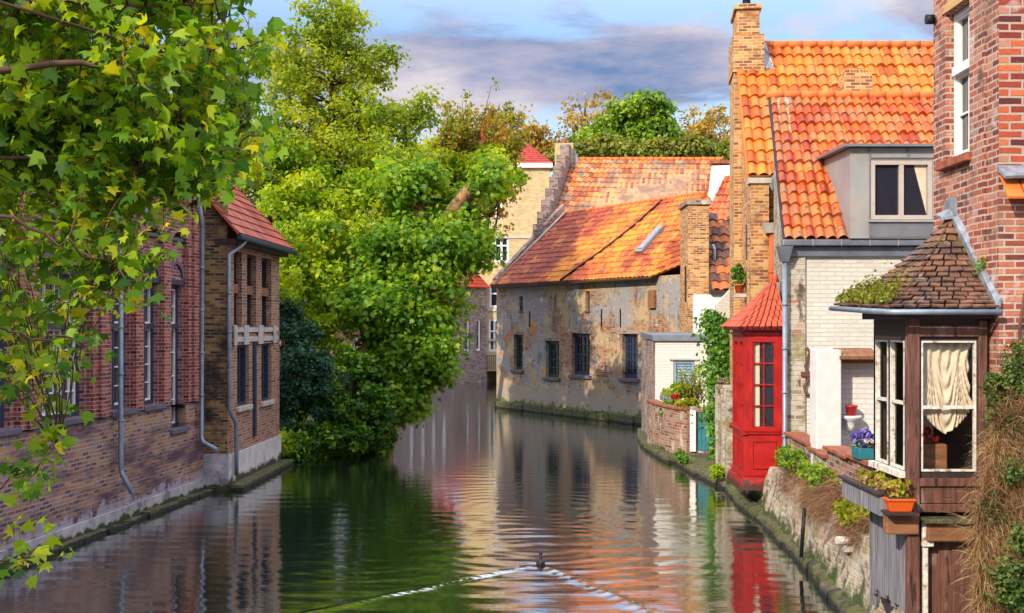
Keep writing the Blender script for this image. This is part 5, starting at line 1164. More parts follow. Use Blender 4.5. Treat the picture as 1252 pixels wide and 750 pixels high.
# ================================================================== NEAR BRICK HOUSE WITH THE TIMBER ORIEL
nb = thing('brick_house', (8, 15.5, 0), 'near red brick house with a timber oriel under a brown tiled roof', 'house')
NS = Frame((5.9, 16.6), (5.9, 14.38)); NF = Frame((5.9, 14.38), (11.5, 14.38))
nu = lambda Y: 16.6 - Y
mb = MB(); wz0, wz1 = PZ(194, 15.8), PZ(14, 15.8); hole = (nu(16.14), nu(15.26), 6.45, 8.45)
NS.wall(mb, 0, NS.L - 0.002, 4.2, 12.0, [hole, (nu(16.14), nu(15.26), 9.6, 11.2)], 0.4); mb.build('wall', M['brick_near_side'], nb)
mb = MB(); NS.wall(mb, 0, NS.L - 0.002, 0.5, 4.2, [(nu(15.9), nu(15.0), 2.3, 4.1)], 0.3); mb.build('wall', M['brick_near_side'], nb)
mb = MB(); NF.wall(mb, 0.003, 5.6, 6.06, 12.0, [], 0.35, d=0.001); NF.box(mb, 5.2, 5.6, 0.5, 11.9, -5, -0.4); mb.build('wall', M['brick_near'], nb)
mb = MB(); NF.wall(mb, 0.01, 5.6, 0.5, 6.06, [], 0.35, d=-0.03); mb.build('wall', M['brick_ruined'], nb, label='crumbling lower wall of brick and plaster')
mb = MB(); NS.box(mb, -0.004, 0.35, 4.2, 11.9, -4.0, -0.402); mb.box(6.3, 11.1, 16.2, 16.55, 0.5, 11.9); mb.build('wall', M['brick_near'], nb)
w = window(nb, NS, hole[0] + .01, hole[1] - .01, hole[2] + .01, hole[3] - .01, -0.16, 2, 2, frame='white_paint', transom=7.65, bars='white_paint', fw=0.06, bw=0.025)
mb = MB(); NS.box(mb, hole[0] - 0.12, hole[1] + 0.1, 6.33, 6.445, -0.15, 0.10); mb.build('sill', M['coping'], w, bevel=0.015)
window(nb, NS, hole[0] + .01, hole[1] - .01, 9.61, 11.19, -0.16, 2, 2, frame='white_paint', fw=0.06)
mb = MB()       # flat arch of bricks on end
for i in range(12): a = hole[0] - 0.1 + i * (hole[1] - hole[0] + 0.2) / 12; NS.box(mb, a, a + 0.075, 8.46, 8.74, 0.001, 0.018)
mb.build('arch', M['brick_orange'], nb)
mb = MB(); NS.box(mb, nu(15.22), nu(14.8) + 0.05, 4.2, 12.0, 0.001, 0.03); mb.build('quoin', M['brick_near_side'], nb)
mb = MB(); mb.tube([NS.p(0.1, 8.48, 0.03), NS.p(0.1, 8.48, 0.14)], 0.07, 8); mb.build('bracket', M['iron'], nb)
mb = MB(); NS.box(mb, -0.03, NS.L + 0.03, 12.0, 12.2, -0.5, 0.12); NF.box(mb, -0.12, 5.6, 12.002, 12.2, -0.3, 0.12); mb.build('cornice', M['brick_near'], nb)
flat_tiles(nb, 'roof', M['tile_red'], (5.7, 14.2, 12.2), (11.6, 14.2, 12.2), (5.7, 15.5, 13.4), (11.6, 15.5, 13.4), 0.25, 0.3); flat_tiles(nb, 'roof', M['tile_red'], (11.6, 16.8, 12.2), (5.7, 16.8, 12.2), (11.6, 15.5, 13.4), (5.7, 15.5, 13.4), 0.25, 0.3)
# pent tiles with a lead apron on the front
mb = MB()
for i in range(22):
    a = 5.90 + i * 0.22; mb.hexa([(a, 14.12, 5.72), (a + 0.205, 14.12, 5.72), (a + 0.205, 14.36, 6.02), (a, 14.36, 6.02)], [(a, 14.10, 5.76), (a + 0.205, 14.10, 5.76), (a + 0.205, 14.36, 6.06), (a, 14.36, 6.06)])
mb.build('pent_tile', M['terracotta_ridge'], nb, bevel=0.012)
mb = MB(); n = 16
for i in range(n):
    a = 5.88 + i * 0.3; z = 6.0 + R.uniform(-0.02, 0.02); mb.hexa([(a, 14.16, z - 0.03), (a + 0.3, 14.16, z - 0.02), (a + 0.3, 14.377, z + 0.1), (a, 14.377, z + 0.1)], [(a, 14.14, z + 0.0), (a + 0.3, 14.14, z + 0.01), (a + 0.3, 14.377, z + 0.16), (a, 14.377, z + 0.16)])
mb.build('flashing', M['lead'], nb)
mb = MB(); mb.tube([(6.6, 14.3, 5.45), (6.28, 14.2, 5.50), (6.2, 14.2, 5.42), (6.2, 14.2, 5.3), (6.3, 14.2, 5.2)], 0.022, 8); mb.build('hook', M['rust'], nb)
mb = MB(); mb.tube([(6.35, 14.32, 4.75), (6.18, 14.30, 4.6), (6.12, 14.30, 4.2), (6.13, 14.30, 3.6)], 0.018, 8); mb.build('cable', M['rust'], nb)

# oriel: timber box on a tall post
OX, OY0, OY1 = 4.88, 14.62, 16.0
OF = Frame((OX, OY0), (5.86, OY0)); OSd = Frame((OX, OY1), (OX, OY0)); OB = Frame((5.86, OY1), (OX, OY1))
mb = MB()
fh = [(0.16, 0.84, 2.42, 4.03)]
OF.wall(mb, 0.0, 0.96, 2.25, 4.30, fh, 0.07); mb2 = mb
sh_ = [(0.10, 0.62, 2.42, 4.03), (0.72, 1.26, 2.42, 4.03)]
OSd.wall(mb, 0, OSd.L, 2.25, 4.30, sh_, 0.07, d=0.0)
OB.wall(mb, 0, OB.L, 2.25, 4.3, [], 0.05)
ori = mb.build('oriel', M['wood_dark'], nb, label='weathered timber oriel standing on a post over the canal wall')
mb = MB(); mb.box(OX + 0.02, 5.88, OY0 + 0.02, OY1 - 0.02, 2.18, 2.26); mb.build('floor', M['wood_brown'], ori)
mb = MB(); mb.box(OX + 0.02, 5.88, OY0 + 0.02, OY1 - 0.02, 4.29, 4.33); mb.build('ceiling', M['wood_dark'], ori)
mb = MB()   # corner post running down, rails, jambs
OF.box(mb, -0.02, 0.13, 0.2, 4.36, -0.05, 0.06); mb.build('post', M['wood_old'], ori, bevel=0.012)
mb = MB(); OF.box(mb, 0.86, 0.965, 0.6, 4.28, -0.04, 0.045); mb.build('post', M['wood_old'], ori, bevel=0.01)
for z0_, z1_, d_1 in ((4.08, 4.22, 0.05), (2.24, 2.34, 0.055), (1.92, 2.02, 0.035)):
    mb = MB(); OF.box(mb, 0.131, 0.859, z0_, z1_, 0.002, d_1); mb.build('rail', M['wood_old'], ori, bevel=0.008)
mb = MB(); OF.box(mb, -0.12, 1.0, 4.30, 4.42, -0.05, 0.12); OSd.box(mb, -0.1, OSd.L + 0.1, 4.301, 4.42, -0.05, 0.13); mb.build('fascia', M['wood_dark'], ori, bevel=0.01)
mb = MB()
for i in range(5): a = 0.15 + i * 0.145; OF.box(mb, a, a + 0.138, 2.03, 2.235, -0.03, 0.02)
for i in range(5): a = 0.14 + i * 0.145; OF.box(mb, a, a + 0.138, 0.2, 1.55, -0.12, -0.07 + R.uniform(-0.01, 0.01))
mb.build('boarding', M['wood_old'], ori)
mb = MB(); OF.box(mb, 0.16, 0.3, 1.5, 1.8, 0.0, 0.07); OF.box(mb, 0.18, 0.24, 0.3, 1.5, -0.03, 0.04); mb.build('bracket', M['worn_white'], ori, bevel=0.01)
mb = MB(); OF.box(mb, 0.14, 0.98, 1.80, 1.86, -0.05, 0.20); mb.build('ledge', M['ledge'], ori, bevel=0.015)
mb = MB(); OF.box(mb, 0.20, 0.9, 1.57, 1.795, -0.05, 0.12); mb.build('beam', M['wood_brown'], ori, bevel=0.02)
# front sash
def sash(f_, a, b, c, e, mid, mat, cols=1):
    mb = MB(); t = 0.024
    f_.box(mb, a, a + t, c, e, -0.05, 0.01); f_.box(mb, b - t, b, c, e, -0.05, 0.01); f_.box(mb, a + t, b - t, e - t, e, -0.05, 0.01); f_.box(mb, a + t, b - t, c, c + t, -0.05, 0.015)
    if mid: f_.box(mb, a + t, b - t, mid - 0.02, mid + 0.02, -0.045, 0.005)
    for i in range(1, cols): u = a + (b - a) * i / cols; f_.box(mb, u - 0.012, u + 0.012, c + t, e - t, -0.045, 0.0)
    mb.build('sash', M[mat], ori)
    mb = MB(); mb.poly([f_.p(a + 0.01, c, -0.03), f_.p(b - 0.01, c, -0.03), f_.p(b - 0.01, e, -0.03), f_.p(a + 0.01, e, -0.03)]); mb.build('pane', M['glass_clear'], ori)
sash(OF, 0.16, 0.84, 2.42, 4.03, 3.21, 'worn_white')
for (a, b, c, e) in sh_: sash(OSd, a, b, c, e, 3.25, 'worn_white', 1)
mb = MB(); OSd.box(mb, 0.05, 1.34, 2.33, 2.41, 0.0, 0.09); mb.build('sill', M['worn_white'], ori, bevel=0.008)
# grey corrugated boards under the side of the oriel
mb = MB()
n = 16
for i in range(n): a = 0.02 + i * 0.083; OSd.box(mb, a, a + 0.074, 0.62 + 0.10 * abs(math.sin(i * .7)), 1.72, -0.02, 0.02 + R.uniform(-0.01, 0.012))
OSd.box(mb, -0.02, 0.02, 0.45, 1.74, -0.05, 0.05); mb.build('boarding', M['wood_grey'], ori, label='grey weathered boards below the side windows')
mb = MB(); mb.box(OX + 0.1, 5.88, OY0 + 0.25, OY1, 0.3, 2.17); mb.build('boarding', M['wood_dark'], ori)
# oriel roof: bellcast half pyramid against the wall
ap = Vector((5.90, 15.85, 5.72))
ev = [Vector((5.88, 14.30, 4.43)), Vector((4.55, 14.32, 4.43)), Vector((4.50, 16.55, 4.50)), Vector((5.9, 16.55, 4.5))]
def oring(k, n=17):
    t = k / n; s = 1 - t ** 1.0; prof = 0.80 * t + 0.20 * t * t
    out = []
    for i, e in enumerate(ev):
        x = ap.x + (e.x - ap.x) * s; y = ap.y + (e.y - ap.y) * s; z = e.z + (ap.z - e.z) * (prof - 0.06 * math.sin(math.pi * t) )
        out.append(Vector((min(x, 5.895), y, z)))
    return out
ringsO = [oring(k) for k in range(17)] + [[ap + Vector((0, -0.05, 0)), ap + Vector((-0.06, -0.05, 0)), ap + Vector((-0.06, 0.05, 0)), ap + Vector((0, 0.06, 0))]]
shingle_rings(ori, 'oriel_roof', M['tile_oriel'], ringsO, 0.17, 0.026, 0.017, lift=0.035)
mb = MB(); mb.poly([e - Vector((0, 0, 0.02)) for e in ev]); dz_ = Vector((0, 0, 0.035))
for ra, rb in zip(ringsO[:-1], ringsO[1:]):
    for i in range(3): mb.poly([ra[i] - dz_, ra[i + 1] - dz_, rb[i + 1] - dz_, rb[i] - dz_])
mb.build('oriel_roof', M['wood_dark'], ori, label='dark boards under the oriel eaves')
mb = MB(); mb.tube([ev[0] + Vector((0, -0.05, -0.05)), ev[1] + Vector((0.05, -0.05, -0.05)), ev[1] + Vector((-0.1, 0.15, -0.04)), ev[2] + Vector((-0.05, 0, -0.04))], 0.035, 8); mb.build('gutter', M['pipe'], ori)
mb = MB(); mb.prism([(5.90, 15.7, 5.68), (5.90, 16.12, 5.62), (5.90, 16.05, 5.90), (5.90, 15.72, 5.94)], (-0.05, 0, 0)); mb.prism([ap + Vector((-.2, -.12, -.1)), ap + Vector((0, -.14, -.08)), ap + Vector((0, .1, .05)), ap + Vector((-.2, .1, -.05))], (0, 0, 0.04))
for i in range(10):
    t0, t1 = i / 10, (i + 1) / 10; a = ev[0].lerp(ap, t0); b = ev[0].lerp(ap, t1)
    mb.hexa([(5.84, a.y, a.z - 0.04), (5.893, a.y, a.z + 0.02), (5.893, b.y, b.z + 0.02), (5.84, b.y, b.z - 0.04)], [(5.84, a.y, a.z + 0.05), (5.896, a.y, a.z + 0.11 + R.uniform(-.03, .03)), (5.896, b.y, b.z + 0.11 + R.uniform(-.03, .03)), (5.84, b.y, b.z + 0.05)])
mb.build('flashing', M['lead'], ori)
# room behind the glass
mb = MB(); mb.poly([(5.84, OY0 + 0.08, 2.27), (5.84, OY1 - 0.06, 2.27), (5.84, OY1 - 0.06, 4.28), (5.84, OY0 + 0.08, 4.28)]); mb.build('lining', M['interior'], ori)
# curtain: draped sheet gathered up into a swag
def drape():
    nu_, nv = 46, 60; mb = MB()
    for j in range(nv + 1):
        v = j / nv
        for i in range(nu_ + 1):
            u = i / nu_
            bot = 1.13 - 0.32 * (2 * abs(u - 0.52)) ** 1.6
            if u > 0.52: bot -= 0.03
            z = 4.0 - v * bot
            pinch = 0.12 * math.sin(math.pi * min(v * 1.1, 1)) * (0.5 - u)
            folds = 0.024 * math.sin(u * 34 + 5 * v + 1.5 * math.sin(v * 7)) * (1 - v) + 0.03 * math.sin(((u - 0.5) ** 2 * 9 + (v * bot) * 1.0) * 27 + u * 2.0) * min(1, v * 1.6)
            x = OX + 0.17 + u * 0.67 + pinch * 0.7; y = OY0 + 0.13 - folds - 0.04 * math.sin(math.pi * u) * v
            mb.v.append((x, y, z))
    for j in range(nv):
        for i in range(nu_):
            a = j * (nu_ + 1) + i; mb.smooth.add(len(mb.f)); mb.f.append((a, a + nu_ + 1, a + nu_ + 2, a + 1))
    o = mb.build('curtain', M['curtain']); s_ = o.modifiers.new('thick', 'SOLIDIFY'); s_.thickness = 0.006; return o
tag(drape(), 'cream draped curtain gathered into a swag behind the oriel window', 'curtain')
for i, (u, lab) in enumerate(((0.22, 'first white net curtain strip behind the oriel side window nearest the white house'), (0.9, 'white net curtain strip behind the oriel side window beside the corner post'))):
    mb = MB(); 
    for j in range(14): mb.poly([OSd.p(u + j * 0.02, 2.45, -0.12 - 0.012 * (j % 2)), OSd.p(u + (j + 1) * 0.02, 2.45, -0.12 - 0.012 * ((j + 1) % 2)), OSd.p(u + (j + 1) * 0.02, 4.0, -0.12 - 0.012 * ((j + 1) % 2)), OSd.p(u + j * 0.02, 4.0, -0.12 - 0.012 * (j % 2))])
    o = mb.build('curtain', M['white_plaster']); tag(o, lab, 'curtain')
mb = MB(); mb.box(5.15, 5.5, OY0 + 0.35, OY0 + 0.75, 2.262, 2.72); cr_ = mb.build('wooden_chest', M['wood_brown'], bevel=0.02); tag(cr_, 'brown wooden chest standing inside the oriel', 'chest')
for i, (x, y, z, la) in enumerate(((5.22, OY0 + 0.42, 2.78, 'left red apple on the chest inside the oriel'), (5.36, OY0 + 0.44, 2.78, 'right red apple on the chest inside the oriel'), (5.29, OY0 + 0.52, 2.87, 'upper red apple resting on the two others in the oriel'))):
    mb = MB(); mb.ball((x, y, z), 0.065, 8, (1, 1, 0.92)); o = mb.build('apple', M['red_paint_light']); tag(o, la, 'apple', 'red fruit inside the oriel')
# flower box hung on the side of the oriel
bx = thing('flower_box', (4.65, 15.0, 1.85), 'long grey wooden flower box on the side of the timber oriel', 'planter')
BXF = Frame((4.55, 16.35), (4.55, 14.68))
mb = MB(); BXF.box(mb, 0, BXF.L, 1.86, 2.12, -0.02, 0.0); BXF.box(mb, 0, 0.02, 1.86, 2.12, -0.30, -0.02); BXF.box(mb, BXF.L - 0.02, BXF.L, 1.86, 2.1, -0.30, -0.02); BXF.box(mb, 0.02, BXF.L - 0.02, 1.86, 1.885, -0.30, -0.02); mb.build('box', M['wood_grey'], bx)
mb = MB(); BXF.box(mb, -0.04, BXF.L + 0.04, 2.121, 2.155, -0.06, 0.05); mb.build('rim', M['wood_dark'], bx)
mb = MB(); BXF.box(mb, 0.02, BXF.L - 0.02, 1.9, 2.06, -0.29, -0.03); mb.build('soil', M['earth'], bx)
mb = MB(); mb.box(4.58, 4.98, 14.50, 14.66, 1.66, 1.92); mb.build('bracket', M['wood_brown'], bx, bevel=0.015)
def trough(x0, x1, y0, y1, z, h, mat, label):
    mb = MB(); t = 0.02
    mb.hexa([(x0 + .03, y0 + .03, z), (x1 - .03, y0 + .03, z), (x1 - .03, y1 - .03, z), (x0 + .03, y1 - .03, z)], [(x0, y0, z + h), (x1, y0, z + h), (x1, y1, z + h), (x0, y1, z + h)])
    mb.box(x0 - 0.015, x1 + 0.015, y0 - 0.015, y1 + 0.015, z + h + 0.001, z + h + 0.03)
    o = mb.build('plant_trough', M[mat], bevel=0.008); tag(o, label, 'planter')
    mb = MB(); mb.box(x0 + 0.02, x1 - 0.02, y0 + 0.02, y1 - 0.02, z + h + 0.031, z + h + 0.045); mb.build('soil', M['earth'], o); return o
trough(4.56, 4.88, 14.36, 14.56, 1.955, 0.13, 'orange_plastic', 'orange plastic trough with withered flowers beside the oriel post')
mb = MB(); mb.box(4.54, 4.90, 14.32, 14.6, 1.9215, 1.953); tag(mb.build('shelf', M['wood_dark']), 'dark board under the orange plastic trough', 'shelf')
t = tuft('bedding_plant', 'yellow green withered bedding plant in the orange trough', 'plant', M['leaf_gold'], (4.72, 14.46, 2.13), (0.16, 0.09, 0.12), 150, 0.055)
crown(t, 'leaves', M['leaf_lime'], [(4.76, 14.48, 2.25, 0.15, 0.1, 0.08, 8)], 3, 0.04, 0.09, IVY)
t = tuft('bedding_plant', 'dry brown bedding plants filling the grey wooden flower box', 'plant', M['dry_grass'], (4.68, 15.4, 2.08), (0.12, 0.75, 0.14), 520, 0.06)
crown(t, 'leaves', M['leaf_olive'], [(4.68, 15.3, 2.25, 0.12, 0.7, 0.12, 30)], 4, 0.05, 0.07, IVY)
mb = MB(); mb.hexa([(4.86, 14.9, 0.0 + 1.05), (5.25, 14.9, 1.05), (5.25, 15.4, 1.05), (4.86, 15.4, 1.05)], [(4.80, 14.9, 1.1), (5.25, 14.9, 1.14), (5.25, 15.4, 1.14), (4.80, 15.4, 1.1)])

# duck
dk = MB(); dx_, dy_ = DUCK
prof = [(-0.20, 0.02, 0.10), (-0.15, 0.07, 0.055), (-0.06, 0.10, 0.035), (0.05, 0.10, 0.03), (0.13, 0.075, 0.045), (0.17, 0.04, 0.09)]
dk.tube([(dx_, dy_ + a, c) for a, b, c in prof], [b for a, b, c in prof], 12)
dk.tube([(dx_, dy_ + 0.12, 0.06), (dx_, dy_ + 0.17, 0.15), (dx_, dy_ + 0.19, 0.22)], [0.05, 0.034, 0.035], 10)
dk.ball((dx_ + 0.01, dy_ + 0.20, 0.245), 0.046, 8)
dk.v = [(dx_ + (a - dx_) * .8, dy_ + (b - dy_) * .8, c * .72) for a, b, c in dk.v]; d_ = dk.build('coot', M['duck']); tag(d_, 'small black coot swimming up the canal at the tip of its wake', 'bird')
mb = MB(); mb.tube([(dx_ + 0.016, dy_ + 0.19, 0.173), (dx_ + 0.028, dy_ + 0.24, 0.166)], [0.014, 0.005], 6); mb.build('bill', M['bill'], d_)

# ================================================================== VEGETATION
def blob(x, y, Y, rxp, ryp, ryd, n):
    X, _, Z = P(x, y, Y); k = Y / F
    return (X, Y, Z, rxp * k, ryd, ryp * k, n)

def bank_mound():
    mb = MB(); xs = np.linspace(-16, -5.0, 22); ys = np.linspace(36.3, 62, 30); r_ = random.Random(8)
    g = {}
    for i, y in enumerate(ys):
        xe = np.interp(y, [36, 37.5, 39.3, 42, 50, 62], [-6.9, -6.4, -5.0, -4.5, -6.0, -6.6])
        for j in range(22):
            s = j / 21; x = -16 + (xe + 16) * s; d = xe - x
            z = min(0.9, -0.25 + 0.75 * min(d, 1.6)) + r_.uniform(-0.1, 0.1)
            g[i, j] = (x + r_.uniform(-.1, .1), y, z)
    for i in range(29):
        for j in range(21): mb.poly([g[i, j], g[i, j+1], g[i+1, j+1], g[i+1, j]], smooth=True)
    return mb.build('bank', M['earth'])
tag(bank_mound(), 'dark soil bank under the waterside trees', None, kind='structure')

# tall olive tree
t = thing('tall_tree', (-7.6, 48, 0.6), 'tall airy olive yellow tree, the tallest over the canal', 'tree')
mb = MB(); sp = [(-7.6, 48, 0.3), (-7.7, 48, 4), (-7.5, 48, 8), (-7.4, 48, 11), (-7.3, 48, 14), (-7.2, 48, 16.6)]; mb.tube(sp, [0.38, 0.3, 0.22, 0.15, 0.09, 0.03], 9)
bl = [blob(405, 30, 48, 50, 42, 1.8, 30), blob(380, 95, 48, 75, 40, 2.4, 44), blob(455, 75, 48, 42, 30, 1.5, 16), blob(420, 150, 48, 90, 40, 3, 50), blob(500, 140, 48, 38, 28, 1.5, 14), blob(340, 170, 48, 40, 50, 2, 24), blob(350, 60, 48, 25, 30, 1.4, 10),
      blob(400, 200, 47, 80, 40, 3, 50), blob(475, 205, 46.5, 60, 46, 2.2, 46), blob(440, 160, 47, 50, 34, 2, 24), blob(345, 230, 47, 50, 40, 2.5, 26)]
spl = [Vector(sp[i]).lerp(Vector(sp[i+1]), k / 4) for i in range(1, 5) for k in range(4)]
cl = crown(t, 'crown', M['leaf_tall'], bl, 115, 0.62, 0.17, up=0.5)
branch_out(mb, spl, cl, 0.055, 2); mb.build('trunk', M['bark'], t)

# lime tree mass
t = thing('lime_tree', (-9.0, 43.5, 0.6), 'broad bright lime green tree behind the red roofed annex', 'tree')
mb = MB(); sp = [(-9, 43.5, 0.3), (-9, 43.6, 3), (-8.8, 43.5, 6), (-8.7, 43.5, 8.5)]; mb.tube(sp, [0.35, 0.27, 0.18, 0.08], 9)
bl = [blob(360, 250, 44, 65, 50, 2.5, 60), blob(330, 200, 44, 40, 35, 2.2, 24), blob(400, 290, 43, 60, 55, 2.3, 60), blob(350, 330, 42, 50, 50, 2.2, 56), blob(410, 360, 42, 45, 40, 2, 40), blob(300, 230, 45, 40, 50, 2.2, 26), blob(440, 250, 44, 45, 40, 2, 30)]
cl = crown(t, 'crown', M['leaf_lime'], bl, 120, 0.6, 0.19, up=0.5)
branch_out(mb, [Vector(sp[i]).lerp(Vector(sp[i+1]), k / 4) for i in range(1, 3) for k in range(4)], cl, 0.05, 3); mb.build('trunk', M['bark'], t)

# leaning sycamore with the sawn limb
t = thing('leaning_tree', (-6.4, 40.5, 0.2), 'old leaning tree with pale sawn off limb and fresh green leaves over the water', 'tree')
mb = MB(); K = lambda x, y, Y: P(x, y, Y)
s1 = [K(405, 545, 39.5), K(425, 490, 40), K(455, 430, 40.5), K(480, 375, 41), K(500, 320, 41.5), K(515, 260, 42)]
mb.tube(s1, [0.55, 0.48, 0.42, 0.38, 0.34, 0.26], 12)
s2 = [K(497, 325, 41.5), K(530, 290, 41.8), K(560, 250, 42), K(580, 230, 42)]; mb.tube(s2, [0.30, 0.28, 0.26, 0.30], 10)
s3 = [K(515, 262, 42), K(500, 225, 43), K(508, 200, 43.5)]; mb.tube(s3, [0.22, 0.13, 0.05], 8)
s4 = [K(470, 400, 40.8), K(440, 340, 42), K(420, 290, 43)]; mb.tube(s4, [0.26, 0.18, 0.08], 8)
s5 = [K(480, 380, 41), K(530, 360, 41), K(570, 350, 40.6)]; mb.tube(s5, [0.16, 0.12, 0.05], 8)
s6 = [K(572, 236, 42), K(592, 226, 41.9), K(604, 229, 41.8)]; mb.tube(s6, [0.24, 0.19, 0.17], 10)
mbt = mb
bl = [blob(550, 300, 41.5, 48, 34, 1.7, 46), blob(515, 360, 41, 50, 34, 1.8, 52), blob(500, 230, 42.5, 40, 34, 1.5, 34), blob(480, 310, 41.5, 50, 42, 1.8, 50), blob(522, 412, 40.5, 30, 30, 1.3, 22), blob(470, 380, 40.5, 60, 36, 1.6, 44), blob(498, 452, 40.2, 32, 30, 1.1, 26), blob(468, 490, 39.8, 26, 34, .8, 22), blob(440, 350, 41.5, 45, 35, 1.5, 34), blob(602, 215, 42, 18, 26, .9, 8), blob(555, 262, 43, 30, 24, 1.0, 18), blob(535, 455, 40, 12, 22, .6, 7), blob(500, 490, 40, 20, 14, .6, 8), blob(490, 440, 40, 24, 30, .9, 20)]
cl = crown(t, 'crown', M['leaf_sycamore'], bl, 115, 0.72, 0.18, shape=MAPLE, up=0.6, droop=0.5)
mb = mbt; branch_out(mb, [Vector(p) for p in s1[2:] + s2 + s3 + s4 + s5], cl, 0.04, 3); mb.build('trunk', M['bark_pale'], t)

# upright shooting tree with reddish tips
t = thing('shooting_tree', (-6.8, 56, 0.5), 'bushy tree with upright reddish shoots against the sky', 'tree')
mb = MB(); r2 = random.Random(4); allp = []; cc = []
base = Vector(P(545, 310, 57)); mb.tube([(-7.0, 56, 0.3), (-5.5, 56.3, 4), tuple(base)], [0.3, 0.24, 0.18], 8)
for i in range(38):
    x = r2.uniform(520, 650); top = 190 - 60 * math.exp(-((x - 560) / 22) ** 2) - 70 * math.exp(-((x - 603) / 26) ** 2) - 40 * math.exp(-((x - 636) / 14) ** 2) + r2.uniform(-14, 30)
    Y = r2.uniform(55.5, 58.5); a = base + Vector((r2.uniform(-1.5, 1.5) + (x - 580) * 0.012, r2.uniform(-1, 1), r2.uniform(-0.3, 1.0))); b = Vector(P(x, top, Y)); pts = limb(mb, a, b, 0.06, 0.012, 0.05, 6, 5)
    for k in range(26):
        s = r2.uniform(0.15, 1); p = a.lerp(b, s); cc.append((p.x + r2.gauss(0, 0.16 + 0.3 * (1 - s)), p.y + r2.gauss(0, .25), p.z + r2.gauss(0, .12)))
mb.build('trunk', M['bark'], t)
cc = np.array(cc); idx = np.repeat(np.arange(len(cc)), 16); cr = rng.uniform(0, 1, len(cc))
leaf_object('crown', M['leaf_shoot'], t, cc[idx] + rng.normal(size=(len(idx), 3)) * np.array([.17, .17, .15]), 0.19, cr[idx], up=0.4, droop=0.1)
crown(t, 'leaves', M['leaf_lime'], [blob(560, 240, 56, 50, 50, 1.8, 70), blob(515, 200, 56, 40, 34, 1.6, 40), blob(598, 215, 56, 40, 34, 1.5, 44), blob(545, 300, 55.5, 44, 40, 1.4, 36), blob(480, 250, 54, 40, 50, 1.5, 36)], 80, 0.5, 0.23)

# shrubs along the bank
def shrub(name, label, mat, blobs, per, rc, size, shape=DIAMOND, base=None, cat='shrub'):
    b0_ = blobs[0]; bx_ = base or (b0_[0], b0_[1], 0.4); t = thing(name, bx_, label, cat)
    cl = crown(t, 'foliage', M[mat], blobs, per, rc, size, shape, 0.5); mb = MB()
    branch_out(mb, [Vector(bx_) + Vector((0, 0, 0.1 * k)) for k in range(4)], cl, 0.03, 4); mb.build('stems', M['bark'], t); return t
shrub('dark_shrub', 'dense dark blue green shrub between the annex and the leaning tree', 'leaf_dark', [blob(362, 440, 38.2, 36, 55, 1.3, 60), blob(385, 470, 38.2, 32, 42, 1.2, 40), blob(352, 395, 38.8, 24, 30, 1, 18), blob(350, 500, 37.8, 22, 30, .8, 22)], 120, 0.32, 0.12)
shrub('bank_shrub', 'bright green shrub on the bank at the foot of the leaning tree', 'leaf_ivy', [blob(430, 500, 38.6, 50, 36, 1.0, 70), blob(400, 535, 38.2, 55, 20, .8, 46), blob(365, 548, 37.4, 30, 14, .5, 20), blob(462, 520, 39.4, 24, 36, .7, 26), blob(440, 455, 39.2, 30, 30, .8, 30)], 70, 0.26, 0.15, IVY)
shrub('bank_shrub', 'loose lime green shrub beside the annex corner', 'leaf_lime', [blob(345, 360, 39.2, 22, 40, .9, 30), blob(338, 300, 40, 20, 40, .9, 20), blob(380, 400, 40.2, 40, 30, 1.2, 40), blob(350, 545, 37.0, 12, 16, .4, 10)], 80, 0.35, 0.15)
# ivy up the leaning trunk
t = thing('trunk_ivy', (-6.3, 40, 0.3), 'ivy climbing the leaning trunk', 'ivy')
pts_ = []
for a, b in zip(s1[:-1], s1[1:]):
    a, b = Vector(a), Vector(b)
    for i in range(520): 
        p = a.lerp(b, R.random()); th = R.uniform(0, 6.28); q = 0.52 + R.gauss(0, 0.07); pts_.append((p.x + q * math.cos(th), p.y + q * math.sin(th), p.z + R.gauss(0, .1)))
leaf_object('foliage', M['leaf_ivy'], t, np.array(pts_), 0.17, rng.uniform(0, 1, len(pts_)), IVY)
# hanging ivy at the water's edge
t = thing('hanging_ivy', (-5.4, 39.5, 0.2), 'curtain of ivy hanging from the bank to the water', 'ivy')
pts_ = []
for i in range(4200):
    y = R.uniform(36.8, 44); xe = np.interp(y, [36, 37.5, 39.3, 42, 50], [-6.9, -6.4, -5.0, -4.5, -6.0]); z = abs(R.gauss(0, 0.5)) + 0.02; pts_.append((xe + 0.05 - 0.25 * z + R.gauss(0, .12), y, z))
leaf_object('foliage', M['leaf_ivy'], t, np.array(pts_), 0.14, rng.uniform(0, 1, len(pts_)), IVY, droop=0.5)
t = thing('bank_bush', (-7.2, 55, 0.5), 'green bush low on the bank beyond the leaning tree', 'shrub')
crown(t, 'foliage', M['leaf_sycamore'], [(-7.2, 52, 1.5, 1.2, 3.5, 1.6, 60), (-7.5, 60, 1.6, 1.0, 4.5, 1.8, 60), (-7.6, 46.5, 2.2, 1.3, 2, 2.0, 50)], 60, 0.5, 0.2)

